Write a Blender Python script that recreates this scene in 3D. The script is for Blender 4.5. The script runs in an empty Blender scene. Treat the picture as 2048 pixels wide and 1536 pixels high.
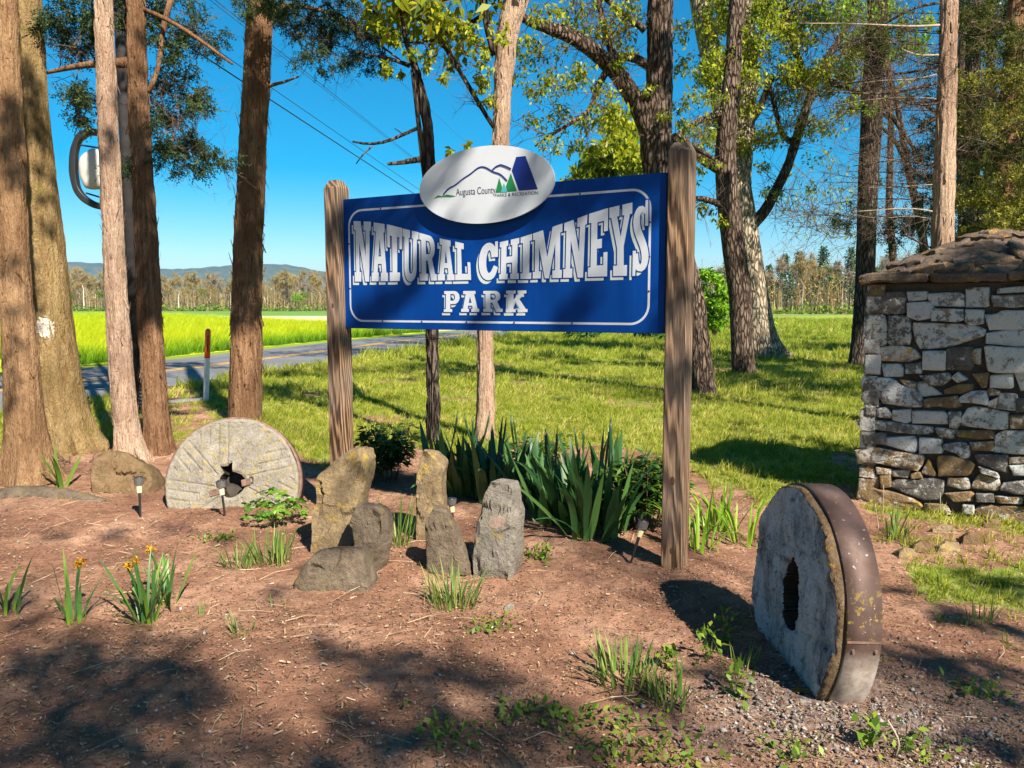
import bpy, bmesh, math, random
import numpy as np
from mathutils import Vector, Matrix, noise as mnoise

# ------------------------------------------------------------------ camera, sky, sun, exposure
scene = bpy.context.scene
F, CX, CY, HZ, CAMZ = 1600.0, 1024.0, 768.0, 612.0, 1.5      # photograph measured at 2048 x 1536
TH = math.atan((CY - HZ) / F); CT, ST = math.cos(TH), math.sin(TH)

cam_data = bpy.data.cameras.new("camera")
cam_data.sensor_width = 36.0
cam_data.lens = 36.0 * F / 2048.0
cam_data.clip_start = 0.05
cam_data.clip_end = 20000.0
cam = bpy.data.objects.new("camera", cam_data)
scene.collection.objects.link(cam)
cam.location = (0, 0, CAMZ)
cam.rotation_euler = (math.pi / 2 - TH, 0, 0)
scene.camera = cam

SUN_EL = math.radians(41)
SUN_AZ = math.radians(150)                                    # clockwise from +Y
S = np.array([math.sin(SUN_AZ) * math.cos(SUN_EL), math.cos(SUN_AZ) * math.cos(SUN_EL), math.sin(SUN_EL)])
world = bpy.data.worlds.new("World"); scene.world = world; world.use_nodes = True
wn = world.node_tree; wn.nodes.clear()
wo = wn.nodes.new("ShaderNodeOutputWorld"); wb = wn.nodes.new("ShaderNodeBackground")
sky = wn.nodes.new("ShaderNodeTexSky"); sky.sky_type = 'NISHITA'; sky.sun_disc = False
sky.sun_elevation = SUN_EL; sky.sun_rotation = SUN_AZ
sky.air_density = 1.0; sky.dust_density = 0.15; sky.ozone_density = 3.0; sky.altitude = 300
hsv = wn.nodes.new("ShaderNodeHueSaturation"); hsv.inputs["Saturation"].default_value = 1.75; hsv.inputs["Hue"].default_value = 0.487
wn.links.new(sky.outputs[0], hsv.inputs["Color"]); wn.links.new(hsv.outputs[0], wb.inputs["Color"])
wb.inputs["Strength"].default_value = 0.050
wn.links.new(wb.outputs[0], wo.inputs["Surface"])
sun_data = bpy.data.lights.new("sun", 'SUN'); sun_data.energy = 5.0; sun_data.angle = math.radians(0.53)
sun_data.color = (1.0, 0.91, 0.76)
sun = bpy.data.objects.new("sun", sun_data); scene.collection.objects.link(sun)
sun.location = (30 * S[0], 30 * S[1], 30 * S[2])
sun.rotation_euler = Vector(S).to_track_quat('Z', 'Y').to_euler()
vs = scene.view_settings
scene.display_settings.display_device = 'sRGB'
vs.view_transform = 'Standard'; vs.look = 'None'; vs.gamma = 1.0; vs.use_curve_mapping = False; vs.exposure = 1.45
scene.cycles.max_bounces = 6; scene.cycles.diffuse_bounces = 3; scene.cycles.transparent_max_bounces = 6
scene.cycles.use_denoising = True
scene.cycles.sample_clamp_indirect = 6.0

# ------------------------------------------------------------------ measuring helpers
def ray(px, py):
    dx = (px - CX) / F; dy = (CY - py) / F
    return np.array([dx, CT + ST * dy, CT * dy - ST])
def P(px, py, Y):
    r = ray(px, py); t = Y / r[1]
    return np.array([0, 0, CAMZ]) + r * t
def G(px, py, z=0.0):
    r = ray(px, py); t = (z - CAMZ) / r[2]
    return np.array([0, 0, CAMZ]) + r * t
def onplane(px, py, p0, n):
    r = ray(px, py); o = np.array([0, 0, CAMZ])
    t = np.dot(np.asarray(p0) - o, n) / np.dot(r, n)
    return o + r * t
def pix(x, y, z=0.0):                                         # world -> photograph pixel (arrays ok)
    zc = y * CT - (z - CAMZ) * ST; yc = y * ST + (z - CAMZ) * CT
    zc = np.maximum(zc, 1e-3)
    return CX + F * x / zc, CY - F * yc / zc
def mpp(Y): return Y * 1.0 / F                                # metres per photograph pixel at depth Y

def gz(x, y):                                                 # ground height
    x = np.asarray(x, float); y = np.asarray(y, float)
    f = np.clip((12.0 - np.hypot(x, y)) / 5.0, 0, 1)
    return f * (0.014 * np.sin(1.7 * x + .3) * np.cos(1.3 * y) + 0.010 * np.sin(3.1 * x + 1.1 * y) + 0.007 * np.sin(5.3 * y - 2.2 * x))
def gp(px, py):                                               # ground point under a pixel
    p = G(px, py); p[2] = float(gz(p[0], p[1])); return p

# ------------------------------------------------------------------ object helpers
COL = scene.collection
def tag(o, label=None, cat=None, group=None, kind=None):
    if label: o["label"] = label
    if cat: o["category"] = cat
    if group: o["group"] = group
    if kind: o["kind"] = kind
    return o
def empty(name, loc=(0, 0, 0)):
    o = bpy.data.objects.new(name, None); COL.objects.link(o); o.location = Vector([float(v) for v in loc])
    o.empty_display_size = 0.1
    return o
def attach(o, parent):                                        # parent, keeping world coordinates
    if parent is not None:
        o.parent = parent
        m = Matrix.Translation(-Vector(parent.location)) if parent.type == 'EMPTY' else Matrix.Identity(4)
        o.matrix_parent_inverse = m
    return o
def make_mesh(name, V, Fc, mat=None, smooth=False, var=None):
    me = bpy.data.meshes.new(name)
    V = np.asarray(V, np.float32).reshape(-1, 3)
    if isinstance(Fc, np.ndarray) and Fc.ndim == 2:
        n, k = Fc.shape
        me.vertices.add(len(V)); me.vertices.foreach_set("co", V.ravel())
        me.loops.add(n * k); me.loops.foreach_set("vertex_index", Fc.astype(np.int32).ravel())
        me.polygons.add(n); me.polygons.foreach_set("loop_start", np.arange(0, n * k, k, dtype=np.int32))
        try: me.polygons.foreach_set("loop_total", np.full(n, k, np.int32))
        except Exception: pass
        me.update(calc_edges=True)
    else:
        me.from_pydata([tuple(map(float, v)) for v in V], [], [tuple(int(i) for i in f) for f in Fc]); me.update()
    if var is not None:
        a = me.attributes.new("var", 'FLOAT', 'POINT'); a.data.foreach_set("value", np.asarray(var, np.float32))
    if smooth: me.polygons.foreach_set("use_smooth", np.ones(len(me.polygons), bool))
    if mat is not None: me.materials.append(mat)
    return me
def obj(name, V, Fc, mat=None, parent=None, smooth=False, var=None):
    o = bpy.data.objects.new(name, make_mesh(name, V, Fc, mat, smooth, var)); COL.objects.link(o)
    return attach(o, parent)
def obj_mesh(name, me, parent=None, M=None):
    o = bpy.data.objects.new(name, me); COL.objects.link(o)
    if M is not None: o.matrix_world = M
    return attach(o, parent)

class MB:                                                     # mesh collector
    def __init__(s): s.V = []; s.F = []; s.n = 0; s.var = []
    def add(s, V, Fc, var=0.5):
        V = np.asarray(V, float).reshape(-1, 3)
        s.V.append(V); s.F += [tuple(int(i) + s.n for i in f) for f in Fc]
        s.var.append(np.full(len(V), var) if np.isscalar(var) else np.asarray(var)); s.n += len(V)
    def box(s, c, ax, ay, az):                                # centre and three half vectors
        c, ax, ay, az = map(np.asarray, (c, ax, ay, az))
        V = [c + i * ax + j * ay + k * az for k in (-1, 1) for j in (-1, 1) for i in (-1, 1)]
        s.add(V, [(0, 2, 3, 1), (4, 5, 7, 6), (0, 1, 5, 4), (2, 6, 7, 3), (0, 4, 6, 2), (1, 3, 7, 5)])
    def build(s, name, mat, parent=None, smooth=False):
        return obj(name, np.concatenate(s.V), s.F, mat, parent, smooth, np.concatenate(s.var))

def frames(pts):
    pts = np.asarray(pts, float); T = np.gradient(pts, axis=0)
    T /= np.linalg.norm(T, axis=1)[:, None] + 1e-9
    u = np.array([1.0, 0, 0]) if abs(T[0][0]) < 0.8 else np.array([0, 1.0, 0])
    U = []
    for t in T:
        u = u - t * np.dot(u, t); u /= np.linalg.norm(u) + 1e-9; U.append(u)
    U = np.array(U); W = np.cross(T, U)
    return T, U, W
def tube(pts, rad, sides=8, lump=0.0, flute=0.0, seed=0, close=True):
    pts = np.asarray(pts, float); rad = np.asarray(rad, float)
    T, U, W = frames(pts); n = len(pts)
    a = np.arange(sides) / sides * 2 * math.pi
    rr = np.repeat(rad[:, None], sides, 1)
    if lump or flute:
        rg = np.random.default_rng(seed)
        ph = rg.uniform(0, 6.28, 6); s = np.cumsum(np.r_[0, np.linalg.norm(np.diff(pts, axis=0), axis=1)])
        for i, k in enumerate((2, 3, 5)):
            rr = rr * (1 + lump / (i + 1) * np.sin(k * a[None] + ph[i] + s[:, None] * (1.1 + i)))
        rr = rr * (1 + flute * np.sin(9 * a[None] + ph[4] + 0.5 * np.sin(s[:, None] * 2 + ph[5])) + flute * .7 * np.sin(14 * a[None] + ph[3] + s[:, None] * .6))
        rr = rr * (1 + lump * .5 * rg.standard_normal(rr.shape))
    V = pts[:, None] + rr[..., None] * (np.cos(a)[None, :, None] * U[:, None] + np.sin(a)[None, :, None] * W[:, None])
    V = V.reshape(-1, 3); Fc = []
    for i in range(n - 1):
        for j in range(sides):
            k = (j + 1) % sides
            Fc.append((i * sides + j, i * sides + k, (i + 1) * sides + k, (i + 1) * sides + j))
    if close:
        Fc.append(tuple(range(sides - 1, -1, -1))); Fc.append(tuple((n - 1) * sides + j for j in range(sides)))
    return V, Fc
def resample(pts, n):
    pts = np.asarray(pts, float)
    s = np.r_[0, np.cumsum(np.linalg.norm(np.diff(pts[:, :3], axis=0), axis=1))]
    t = np.linspace(0, s[-1], n)
    out = np.stack([np.interp(t, s, pts[:, k]) for k in range(pts.shape[1])], 1)
    for _ in range(2):
        o2 = out.copy(); o2[1:-1] = (out[:-2] + 2 * out[1:-1] + out[2:]) / 4; out = o2
    return out

# ------------------------------------------------------------------ material helpers
class NT:
    def __init__(s, name):
        s.m = bpy.data.materials.new(name); s.m.use_nodes = True; s.t = s.m.node_tree; s.t.nodes.clear()
        s.out = s.t.nodes.new("ShaderNodeOutputMaterial")
        s.co = s.t.nodes.new("ShaderNodeTexCoord")
    def lk(s, a, b): s.t.links.new(a, b)
    def set(s, sock, v):
        if hasattr(v, "links") or isinstance(v, bpy.types.NodeSocket): s.lk(v, sock)
        elif isinstance(v, (tuple, list)) and len(v) == 3 and sock.type == 'RGBA': sock.default_value = (*v, 1)
        else: sock.default_value = v
    def vec(s, scale=(1, 1, 1), rot=(0, 0, 0), src="Object"):
        mp = s.t.nodes.new("ShaderNodeMapping"); mp.inputs["Scale"].default_value = scale; mp.inputs["Rotation"].default_value = rot
        s.lk(s.co.outputs[src], mp.inputs["Vector"]); return mp.outputs[0]
    def noise(s, vec=None, scale=5.0, detail=6.0, rough=0.55, dist=0.0):
        n = s.t.nodes.new("ShaderNodeTexNoise"); n.inputs["Scale"].default_value = scale; n.inputs["Detail"].default_value = detail
        n.inputs["Roughness"].default_value = rough; n.inputs["Distortion"].default_value = dist
        s.lk(vec if vec is not None else s.co.outputs["Object"], n.inputs["Vector"]); return n.outputs["Fac"]
    def voro(s, vec=None, scale=5.0, feature='F1', out="Distance", rnd=1.0):
        n = s.t.nodes.new("ShaderNodeTexVoronoi"); n.feature = feature; n.inputs["Scale"].default_value = scale
        n.inputs["Randomness"].default_value = rnd
        s.lk(vec if vec is not None else s.co.outputs["Object"], n.inputs["Vector"]); return n.outputs[out]
    def wave(s, vec, scale, dist, detail=3, kind='BANDS', direction='X', dscale=1.0):
        n = s.t.nodes.new("ShaderNodeTexWave"); n.wave_type = kind; n.bands_direction = direction
        n.inputs["Scale"].default_value = scale; n.inputs["Distortion"].default_value = dist; n.inputs["Detail"].default_value = detail
        n.inputs["Detail Scale"].default_value = dscale
        s.lk(vec, n.inputs["Vector"]); return n.outputs["Fac"]
    def ramp(s, fac, stops, interp='LINEAR'):
        n = s.t.nodes.new("ShaderNodeValToRGB"); n.color_ramp.interpolation = interp; e = n.color_ramp.elements
        while len(e) < len(stops): e.new(0.5)
        for el, (p, c) in zip(e, stops):
            el.position = p; el.color = (*c, 1) if not np.isscalar(c) else (c, c, c, 1)
        s.lk(fac, n.inputs[0]); return n.outputs[0]
    def mix(s, fac, a, b, mode='MIX'):
        n = s.t.nodes.new("ShaderNodeMixRGB"); n.blend_type = mode
        s.set(n.inputs[0], fac); s.set(n.inputs[1], a); s.set(n.inputs[2], b); return n.outputs[0]
    def math(s, op, a, b=0.0, clamp=False):
        n = s.t.nodes.new("ShaderNodeMath"); n.operation = op; n.use_clamp = clamp
        s.set(n.inputs[0], a); s.set(n.inputs[1], b); return n.outputs[0]
    def attr(s, name, out="Fac"):
        n = s.t.nodes.new("ShaderNodeAttribute"); n.attribute_name = name; return n.outputs[out]
    def rand(s):
        return s.t.nodes.new("ShaderNodeObjectInfo").outputs["Random"]
    def sep(s, vec):
        n = s.t.nodes.new("ShaderNodeSeparateXYZ"); s.lk(vec, n.inputs[0]); return n.outputs
    def bump(s, h, strength=0.5, dist=0.02, normal=None):
        n = s.t.nodes.new("ShaderNodeBump"); n.inputs["Strength"].default_value = strength; n.inputs["Distance"].default_value = dist
        s.lk(h, n.inputs["Height"])
        if normal is not None: s.lk(normal, n.inputs["Normal"])
        return n.outputs[0]
    def pbr(s, col, rough=0.8, normal=None, spec=0.3, metal=0.0, **kw):
        p = s.t.nodes.new("ShaderNodeBsdfPrincipled")
        s.set(p.inputs["Base Color"], col); s.set(p.inputs["Roughness"], rough); p.inputs["Specular IOR Level"].default_value = spec
        p.inputs["Metallic"].default_value = metal
        if normal is not None: s.lk(normal, p.inputs["Normal"])
        for k, v in kw.items(): s.set(p.inputs[k], v)
        s.lk(p.outputs[0], s.out.inputs["Surface"]); s.p = p; return s.m
    def leaf(s, col, trans=0.4, rough=0.5, spec=0.3, tcol=None):
        p = s.t.nodes.new("ShaderNodeBsdfPrincipled"); s.set(p.inputs["Base Color"], col); p.inputs["Roughness"].default_value = rough
        p.inputs["Specular IOR Level"].default_value = spec
        t = s.t.nodes.new("ShaderNodeBsdfTranslucent"); s.set(t.inputs["Color"], tcol if tcol is not None else col)
        mx = s.t.nodes.new("ShaderNodeMixShader"); mx.inputs[0].default_value = trans
        s.lk(p.outputs[0], mx.inputs[1]); s.lk(t.outputs[0], mx.inputs[2]); s.lk(mx.outputs[0], s.out.inputs["Surface"]); return s.m

def plain(name, col, rough=0.6, spec=0.3, vary=0.12, scale=14, metal=0.0):
    t = NT(name); n = t.noise(scale=scale, detail=5)
    lo = tuple(c * (1 - vary) for c in col); hi = tuple(min(1, c * (1 + vary)) for c in col)
    return t.pbr(t.ramp(n, [(0.3, lo), (0.7, hi)]), rough, t.bump(n, 0.1, 0.003), spec, metal)
def leafmat(name, lo, mid, hi, trans=0.4, rough=0.5, spec=0.3, inst=False):
    t = NT(name); v = t.attr("var")
    if inst: v = t.math('ADD', t.math('MULTIPLY', v, 0.55), t.math('MULTIPLY', t.rand(), 0.45))
    return t.leaf(t.ramp(v, [(0.0, lo), (0.5, mid), (1.0, hi)]), trans, rough, spec)
# ------------------------------------------------------------------ materials
MT = {}
def stone_mat(name, base, light, dark, lichen=None, lich_amt=0.0, white=0.0, scale=6.0, bump=0.6, bscale=1.0, wcol=(0.56, 0.55, 0.52)):
    t = NT(name); ri = t.rand()
    n1 = t.noise(scale=scale, detail=8, rough=0.6); n2 = t.noise(scale=scale * 5, detail=6, rough=0.7); n3 = t.noise(scale=scale * .35, detail=3)
    c = t.ramp(n1, [(0.25, dark), (0.5, base), (0.78, light)])
    c = t.mix(t.ramp(n3, [(0.35, 0.0), (0.7, 0.5)]), c, tuple(b * .62 for b in base))
    c = t.mix(0.35, c, t.ramp(n2, [(0.3, tuple(d * .5 for d in dark)), (0.55, base), (0.8, light)]), 'MIX')
    if white:
        w = t.noise(t.vec((scale * 1.9,) * 3), 1.0, 10, 0.78)
        w2 = t.math('ADD', w, t.math('MULTIPLY', t.math('SUBTRACT', ri, 0.5), 0.16))
        c = t.mix(t.ramp(w2, [(0.56 - white * .16, 0.0), (0.62 - white * .16, 0.85)]), c, wcol)
    if lichen:
        l = t.noise(scale=scale * 2.2, detail=9, rough=0.75)
        l2 = t.noise(scale=scale * .8, detail=2)
        c = t.mix(t.math('MULTIPLY', t.ramp(l, [(0.52, 0.0), (0.6, 1.0)]), t.ramp(l2, [(0.62 - lich_amt * .4, 0.0), (0.75 - lich_amt * .4, 0.9)])), c, lichen)
    d = t.noise(scale=scale * 14, detail=4, rough=0.7)
    c = t.mix(t.ramp(d, [(0.3, 0.55), (0.42, 0.0)]), c, tuple(x * .3 for x in dark))
    hb = t.math('ADD', t.math('MULTIPLY', n1, 0.55), t.math('ADD', t.math('MULTIPLY', n2, 0.6), t.math('MULTIPLY', d, 0.3)))
    return t.pbr(c, 0.9, t.bump(hb, bump, 0.03 * bscale), 0.2)

def make_materials():
    # ground: bare reddish earth, lawn soil, gravel
    t = NT("ground"); g = t.attr("lawn"); gr = t.attr("gravel")
    n1 = t.noise(scale=1.6, detail=8, rough=.6); n2 = t.noise(scale=14, detail=8, rough=.65); n3 = t.noise(scale=90, detail=4, rough=.7)
    v = t.voro(scale=55, rnd=1)
    e = t.ramp(n1, [(0.3, (0.125, 0.057, 0.036)), (0.5, (0.27, 0.138, 0.088)), (0.68, (0.45, 0.265, 0.18))])
    e = t.mix(t.ramp(n2, [(0.35, 0.6), (0.58, 0.0)]), e, (0.105, 0.050, 0.033))
    n4 = t.noise(scale=240, detail=3, rough=.7); e = t.mix(t.ramp(n3, [(0.60, 0.0), (0.72, 0.65)]), e, (0.42, 0.29, 0.20)); e = t.mix(t.ramp(n4, [(0.60, 0.0), (0.70, 0.75)]), e, (0.50, 0.37, 0.28)); e = t.mix(t.ramp(n4, [(0.30, 0.8), (0.42, 0.0)]), e, (0.04, 0.018, 0.012))
    e = t.mix(t.ramp(n3, [(0.25, 0.6), (0.38, 0.0)]), e, (0.045, 0.022, 0.016))
    soil = t.ramp(n2, [(0.3, (0.075, 0.11, 0.018)), (0.5, (0.15, 0.19, 0.030)), (0.7, (0.27, 0.24, 0.09))])
    far = t.ramp(t.noise(scale=.12, detail=6), [(0.35, (0.15, 0.245, 0.022)), (0.65, (0.25, 0.32, 0.04))])
    y = t.sep(t.co.outputs["Object"])[1]
    soil = t.mix(t.ramp(t.math('DIVIDE', y, 60.0), [(0.2, 0.0), (0.6, 1.0)]), soil, far)
    gv = t.ramp(v, [(0.1, (0.33, 0.31, 0.30)), (0.5, (0.17, 0.15, 0.145)), (0.8, (0.05, 0.04, 0.04))])
    e = t.mix(t.math('MULTIPLY', gr, t.ramp(n2, [(0.3, 0.25), (0.6, 1.0)])), e, gv)
    gm = t.ramp(t.math('ADD', g, t.math('MULTIPLY', t.math('SUBTRACT', n2, 0.5), 0.9)), [(0.38, 0.0), (0.6, 1.0)])
    c = t.mix(gm, e, soil)
    hb = t.math('ADD', t.math('MULTIPLY', n2, 0.8), t.math('MULTIPLY', n3, 0.35))
    MT["ground"] = t.pbr(c, 0.95, t.bump(hb, 0.75, 0.03), 0.12)
    # asphalt
    t = NT("asphalt"); n = t.noise(scale=.5, detail=7); k = t.noise(scale=60, detail=3)
    c = t.ramp(n, [(0.3, (0.125, 0.128, 0.14)), (0.7, (0.19, 0.19, 0.20))]); c = t.mix(t.ramp(k, [(0.4, .5), (0.6, 0.)]), c, (0.07, 0.07, 0.075))
    MT["asphalt"] = t.pbr(c, 0.85, t.bump(k, .3, .01), .3)
    MT["road_yellow"] = plain("road_yellow", (0.62, 0.36, 0.10), .7)
    MT["field"] = (lambda t: t.pbr(t.ramp(t.noise(t.vec((.05, .25, 1)), 1.0, 7), [(0.3, (0.24, 0.32, 0.02)), (0.6, (0.40, 0.44, 0.025)), (0.8, (0.46, 0.46, 0.05))]), .95, None, .05))(NT("field"))
    MT["field_far"] = (lambda t: t.pbr(t.ramp(t.noise(t.vec((.02, .1, 1)), 1.0, 5), [(0.3, (0.09, 0.20, 0.04)), (0.7, (0.15, 0.26, 0.06))]), .95, None, .05))(NT("field_far"))
    MT["stubble"] = (lambda t: t.pbr(t.ramp(t.noise(t.vec((.03, .3, 1)), 1.0, 6), [(0.3, (0.42, 0.36, 0.20)), (0.7, (0.62, 0.54, 0.36))]), .95, None, .05))(NT("stubble"))
    # mountain forest
    t = NT("mountain"); n = t.noise(t.vec((.012, .012, .02)), 1.0, 8, .65)
    MT["mountain"] = t.pbr(t.ramp(n, [(0.3, (0.028, 0.050, 0.022)), (0.55, (0.07, 0.085, 0.045)), (0.8, (0.14, 0.11, 0.085))]), .95, t.bump(n, 1.0, 12.0), .05)
    # bark
    def bark(name, dark, mid, light, sx, sz, vor=False, bump=.8, dist=.03, patch=None):
        t = NT(name); v1 = t.vec((sx, sx, sz))
        n = t.noise(v1, 1.0, 8, .62, .5); n2 = t.noise(t.vec((sx * 2.6, sx * 2.6, sz * 4)), 1.0, 6, .65); n3 = t.noise(scale=1.9, detail=5, rough=.6); n4 = t.noise(t.vec((sx * .3, sx * .3, sz * .25)), 1.0, 4)
        w = t.t.nodes.new("ShaderNodeMixRGB"); w.inputs[0].default_value = .35; nn = t.t.nodes.new("ShaderNodeTexNoise"); nn.inputs["Scale"].default_value = 1.2; nn.inputs["Detail"].default_value = 4
        t.lk(v1, w.inputs[1]); t.lk(v1, nn.inputs["Vector"]); t.lk(nn.outputs["Color"], w.inputs[2])
        d = t.voro(w.outputs[0], 1.0, 'DISTANCE_TO_EDGE')
        if vor:
            h = t.math('ADD', t.ramp(d, [(0.0, 0.0), (0.22, 1.0)]), t.math('MULTIPLY', n2, .6))
            c = t.ramp(t.math('MULTIPLY', h, .62), [(0.10, tuple(x * .35 for x in dark)), (0.35, dark), (0.6, mid), (0.95, light)])
        else:
            fl = t.noise(t.vec((sx * 1.6, sx * 1.6, sz * 6)), 1.0, 3, .5, 1.0); h = t.math('ADD', t.math('MULTIPLY', fl, .6), t.math('ADD', n, t.math('MULTIPLY', n2, .7)))
            c = t.ramp(t.math('ADD', t.math('MULTIPLY', n, .6), t.math('MULTIPLY', n2, .4)), [(0.30, dark), (0.46, mid), (0.66, light)])
            c = t.mix(t.ramp(fl, [(0.30, .8), (0.40, 0.)]), c, tuple(x * .5 for x in dark)); c = t.mix(t.ramp(fl, [(0.62, 0.), (0.72, .6)]), c, light)
            c = t.mix(t.ramp(n2, [(0.28, .9), (0.40, 0.)]), c, tuple(x * .35 for x in dark))
        c = t.mix(t.ramp(n3, [(0.38, .6), (0.6, 0.)]), c, tuple(a * .35 + b * .65 for a, b in zip(mid, dark)))
        c = t.mix(t.ramp(n4, [(0.5, 0.), (0.75, .45)]), c, light)
        if patch: c = t.mix(t.math('MULTIPLY', t.ramp(t.noise(scale=3.2, detail=8, rough=.7), [(0.55, 0.), (0.64, .75)]), t.ramp(t.noise(scale=30, detail=4), [(0.4, .4), (0.6, 1.)])), c, patch)
        return t.pbr(c, .95, t.bump(h, bump, dist), .1)
    MT["cedar_pale"] = bark("cedar_pale", (0.13, 0.062, 0.038), (0.36, 0.235, 0.165), (0.60, 0.455, 0.345), 52, 4.5, bump=1.0, dist=.025)
    MT["cedar_brown"] = bark("cedar_brown", (0.055, 0.022, 0.011), (0.20, 0.105, 0.055), (0.40, 0.245, 0.145), 40, 3.2, bump=1.0, dist=.035)
    MT["cedar_tan"] = bark("cedar_tan", (0.085, 0.040, 0.018), (0.27, 0.155, 0.080), (0.45, 0.29, 0.165), 34, 3.5, bump=1.0, dist=.03)
    MT["maple_bark"] = bark("maple_bark", (0.085, 0.050, 0.018), (0.22, 0.142, 0.060), (0.40, 0.295, 0.15), 30, 6.0, bump=1.0, dist=.03, patch=(0.14, 0.125, 0.03))
    MT["oak_bark"] = bark("oak_bark", (0.042, 0.028, 0.022), (0.125, 0.086, 0.066), (0.25, 0.185, 0.145), 26, 6, True, 1.0, .05)
    MT["oak_pale"] = bark("oak_pale", (0.12, 0.09, 0.06), (0.30, 0.245, 0.18), (0.47, 0.41, 0.31), 18, 5, True, .9, .05)
    MT["dark_bark"] = bark("dark_bark", (0.030, 0.022, 0.018), (0.085, 0.065, 0.052), (0.17, 0.135, 0.11), 22, 5, True, 1.0, .05)
    MT["twig"] = plain("twig", (0.10, 0.065, 0.045), .9, .1, .4)
    MT["twig_pale"] = plain("twig_pale", (0.30, 0.235, 0.18), .9, .1, .3)
    MT["white_bark"] = plain("white_bark", (0.55, 0.50, 0.43), .9, .1, .25, 3)
    MT["paint_patch"] = (lambda t: t.pbr(t.ramp(t.noise(scale=60, detail=5), [(0.42, (0.28, 0.2, 0.13)), (0.5, (0.52, 0.48, 0.43))]), .9, None, .1))(NT("paint_patch"))
    # leaves
    MT["grass"] = leafmat("grass", (0.075, 0.135, 0.010), (0.29, 0.335, 0.024), (0.62, 0.50, 0.18), .45, .6, .2, True)
    MT["grass_far"] = leafmat("grass_far", (0.08, 0.17, 0.014), (0.16, 0.26, 0.022), (0.28, 0.34, 0.05), .35, .6, .15, True)
    MT["crop"] = leafmat("crop", (0.04, 0.14, 0.010), (0.22, 0.38, 0.012), (0.78, 0.70, 0.010), .4, .6, .15)
    MT["spring_leaf"] = leafmat("spring_leaf", (0.075, 0.12, 0.010), (0.23, 0.285, 0.014), (0.46, 0.45, 0.02), .5, .45, .35)
    MT["maple_leaf"] = leafmat("maple_leaf", (0.05, 0.15, 0.008), (0.15, 0.30, 0.012), (0.32, 0.44, 0.03), .5, .45, .3)
    MT["cedar_leaf"] = leafmat("cedar_leaf", (0.014, 0.030, 0.014), (0.034, 0.062, 0.022), (0.09, 0.12, 0.03), .25, .6, .2)
    MT["cedar_gold"] = leafmat("cedar_gold", (0.035, 0.045, 0.012), (0.11, 0.12, 0.018), (0.33, 0.30, 0.04), .4, .6, .2)
    MT["shade_leaf"] = leafmat("shade_leaf", (0.04, 0.09, 0.01), (0.07, 0.13, 0.015), (0.12, 0.18, 0.02), .35)
    MT["iris"] = leafmat("iris", (0.022, 0.075, 0.022), (0.045, 0.125, 0.035), (0.10, 0.20, 0.045), .25, .38, .45)
    MT["iris_pale"] = leafmat("iris_pale", (0.12, 0.22, 0.03), (0.22, 0.36, 0.06), (0.38, 0.50, 0.10), .45, .4, .4)
    MT["daffodil"] = leafmat("daffodil", (0.05, 0.13, 0.03), (0.07, 0.17, 0.045), (0.22, 0.34, 0.03), .3, .4, .4)
    MT["tuft"] = leafmat("tuft", (0.05, 0.12, 0.02), (0.12, 0.21, 0.04), (0.30, 0.33, 0.08), .35, .5, .3)
    MT["peony"] = leafmat("peony", (0.018, 0.055, 0.012), (0.045, 0.105, 0.018), (0.14, 0.22, 0.02), .3, .4, .4)
    MT["lobed_leaf"] = leafmat("lobed_leaf", (0.04, 0.115, 0.010), (0.085, 0.205, 0.014), (0.18, 0.33, 0.03), .4, .4, .4)
    MT["lily"] = leafmat("lily", (0.10, 0.22, 0.012), (0.20, 0.36, 0.02), (0.36, 0.48, 0.05), .45, .4, .4)
    MT["weed"] = leafmat("weed", (0.07, 0.15, 0.015), (0.14, 0.24, 0.025), (0.28, 0.36, 0.04), .4, .5, .3)
    MT["withered"] = leafmat("withered", (0.26, 0.10, 0.01), (0.46, 0.215, 0.015), (0.60, 0.36, 0.04), .3, .7, .1)
    MT["straw"] = leafmat("straw", (0.10, 0.055, 0.035), (0.33, 0.22, 0.13), (0.62, 0.50, 0.36), .15, .8, .1)
    MT["pebble"] = leafmat("pebble", (0.06, 0.048, 0.044), (0.19, 0.172, 0.165), (0.38, 0.36, 0.35), 0.0, .85, .2)
    MT["bare_twigs"] = leafmat("bare_twigs", (0.15, 0.095, 0.045), (0.27, 0.185, 0.085), (0.40, 0.33, 0.13), .2, .9, .05)
    MT["bare_grey"] = leafmat("bare_grey", (0.12, 0.095, 0.08), (0.21, 0.17, 0.13), (0.32, 0.26, 0.18), .2, .9, .05)
    MT["far_green"] = leafmat("far_green", (0.06, 0.12, 0.015), (0.13, 0.20, 0.025), (0.24, 0.29, 0.05), .35, .8, .1)
    MT["far_pine"] = leafmat("far_pine", (0.018, 0.045, 0.018), (0.04, 0.085, 0.028), (0.09, 0.14, 0.035), .2, .8, .1)
    MT["bush_bright"] = leafmat("bush_bright", (0.07, 0.19, 0.012), (0.16, 0.34, 0.016), (0.30, 0.46, 0.03), .4, .6, .2)
    # timber posts
    t = NT("post_wood"); co = t.vec((1, 1, .09)); n = t.noise(co, 9, 6, .55, 1.4)
    w = t.wave(co, 22, 9.0, 4, 'BANDS', 'DIAGONAL', .8); f = t.noise(t.vec((120, 120, 3)), 1.0, 4); k = t.noise(scale=2.4, detail=3)
    c = t.ramp(w, [(0.15, (0.042, 0.021, 0.011)), (0.5, (0.15, 0.083, 0.044)), (0.9, (0.29, 0.18, 0.105))])
    c = t.mix(t.ramp(f, [(0.35, .7), (0.55, 0.)]), c, (0.06, 0.035, 0.022)); c = t.mix(t.ramp(k, [(0.4, 0.), (0.7, .5)]), c, (0.19, 0.155, 0.13))
    MT["post_wood"] = t.pbr(c, .85, t.bump(t.math('ADD', w, t.math('MULTIPLY', f, .6)), .5, .008), .2)
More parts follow.
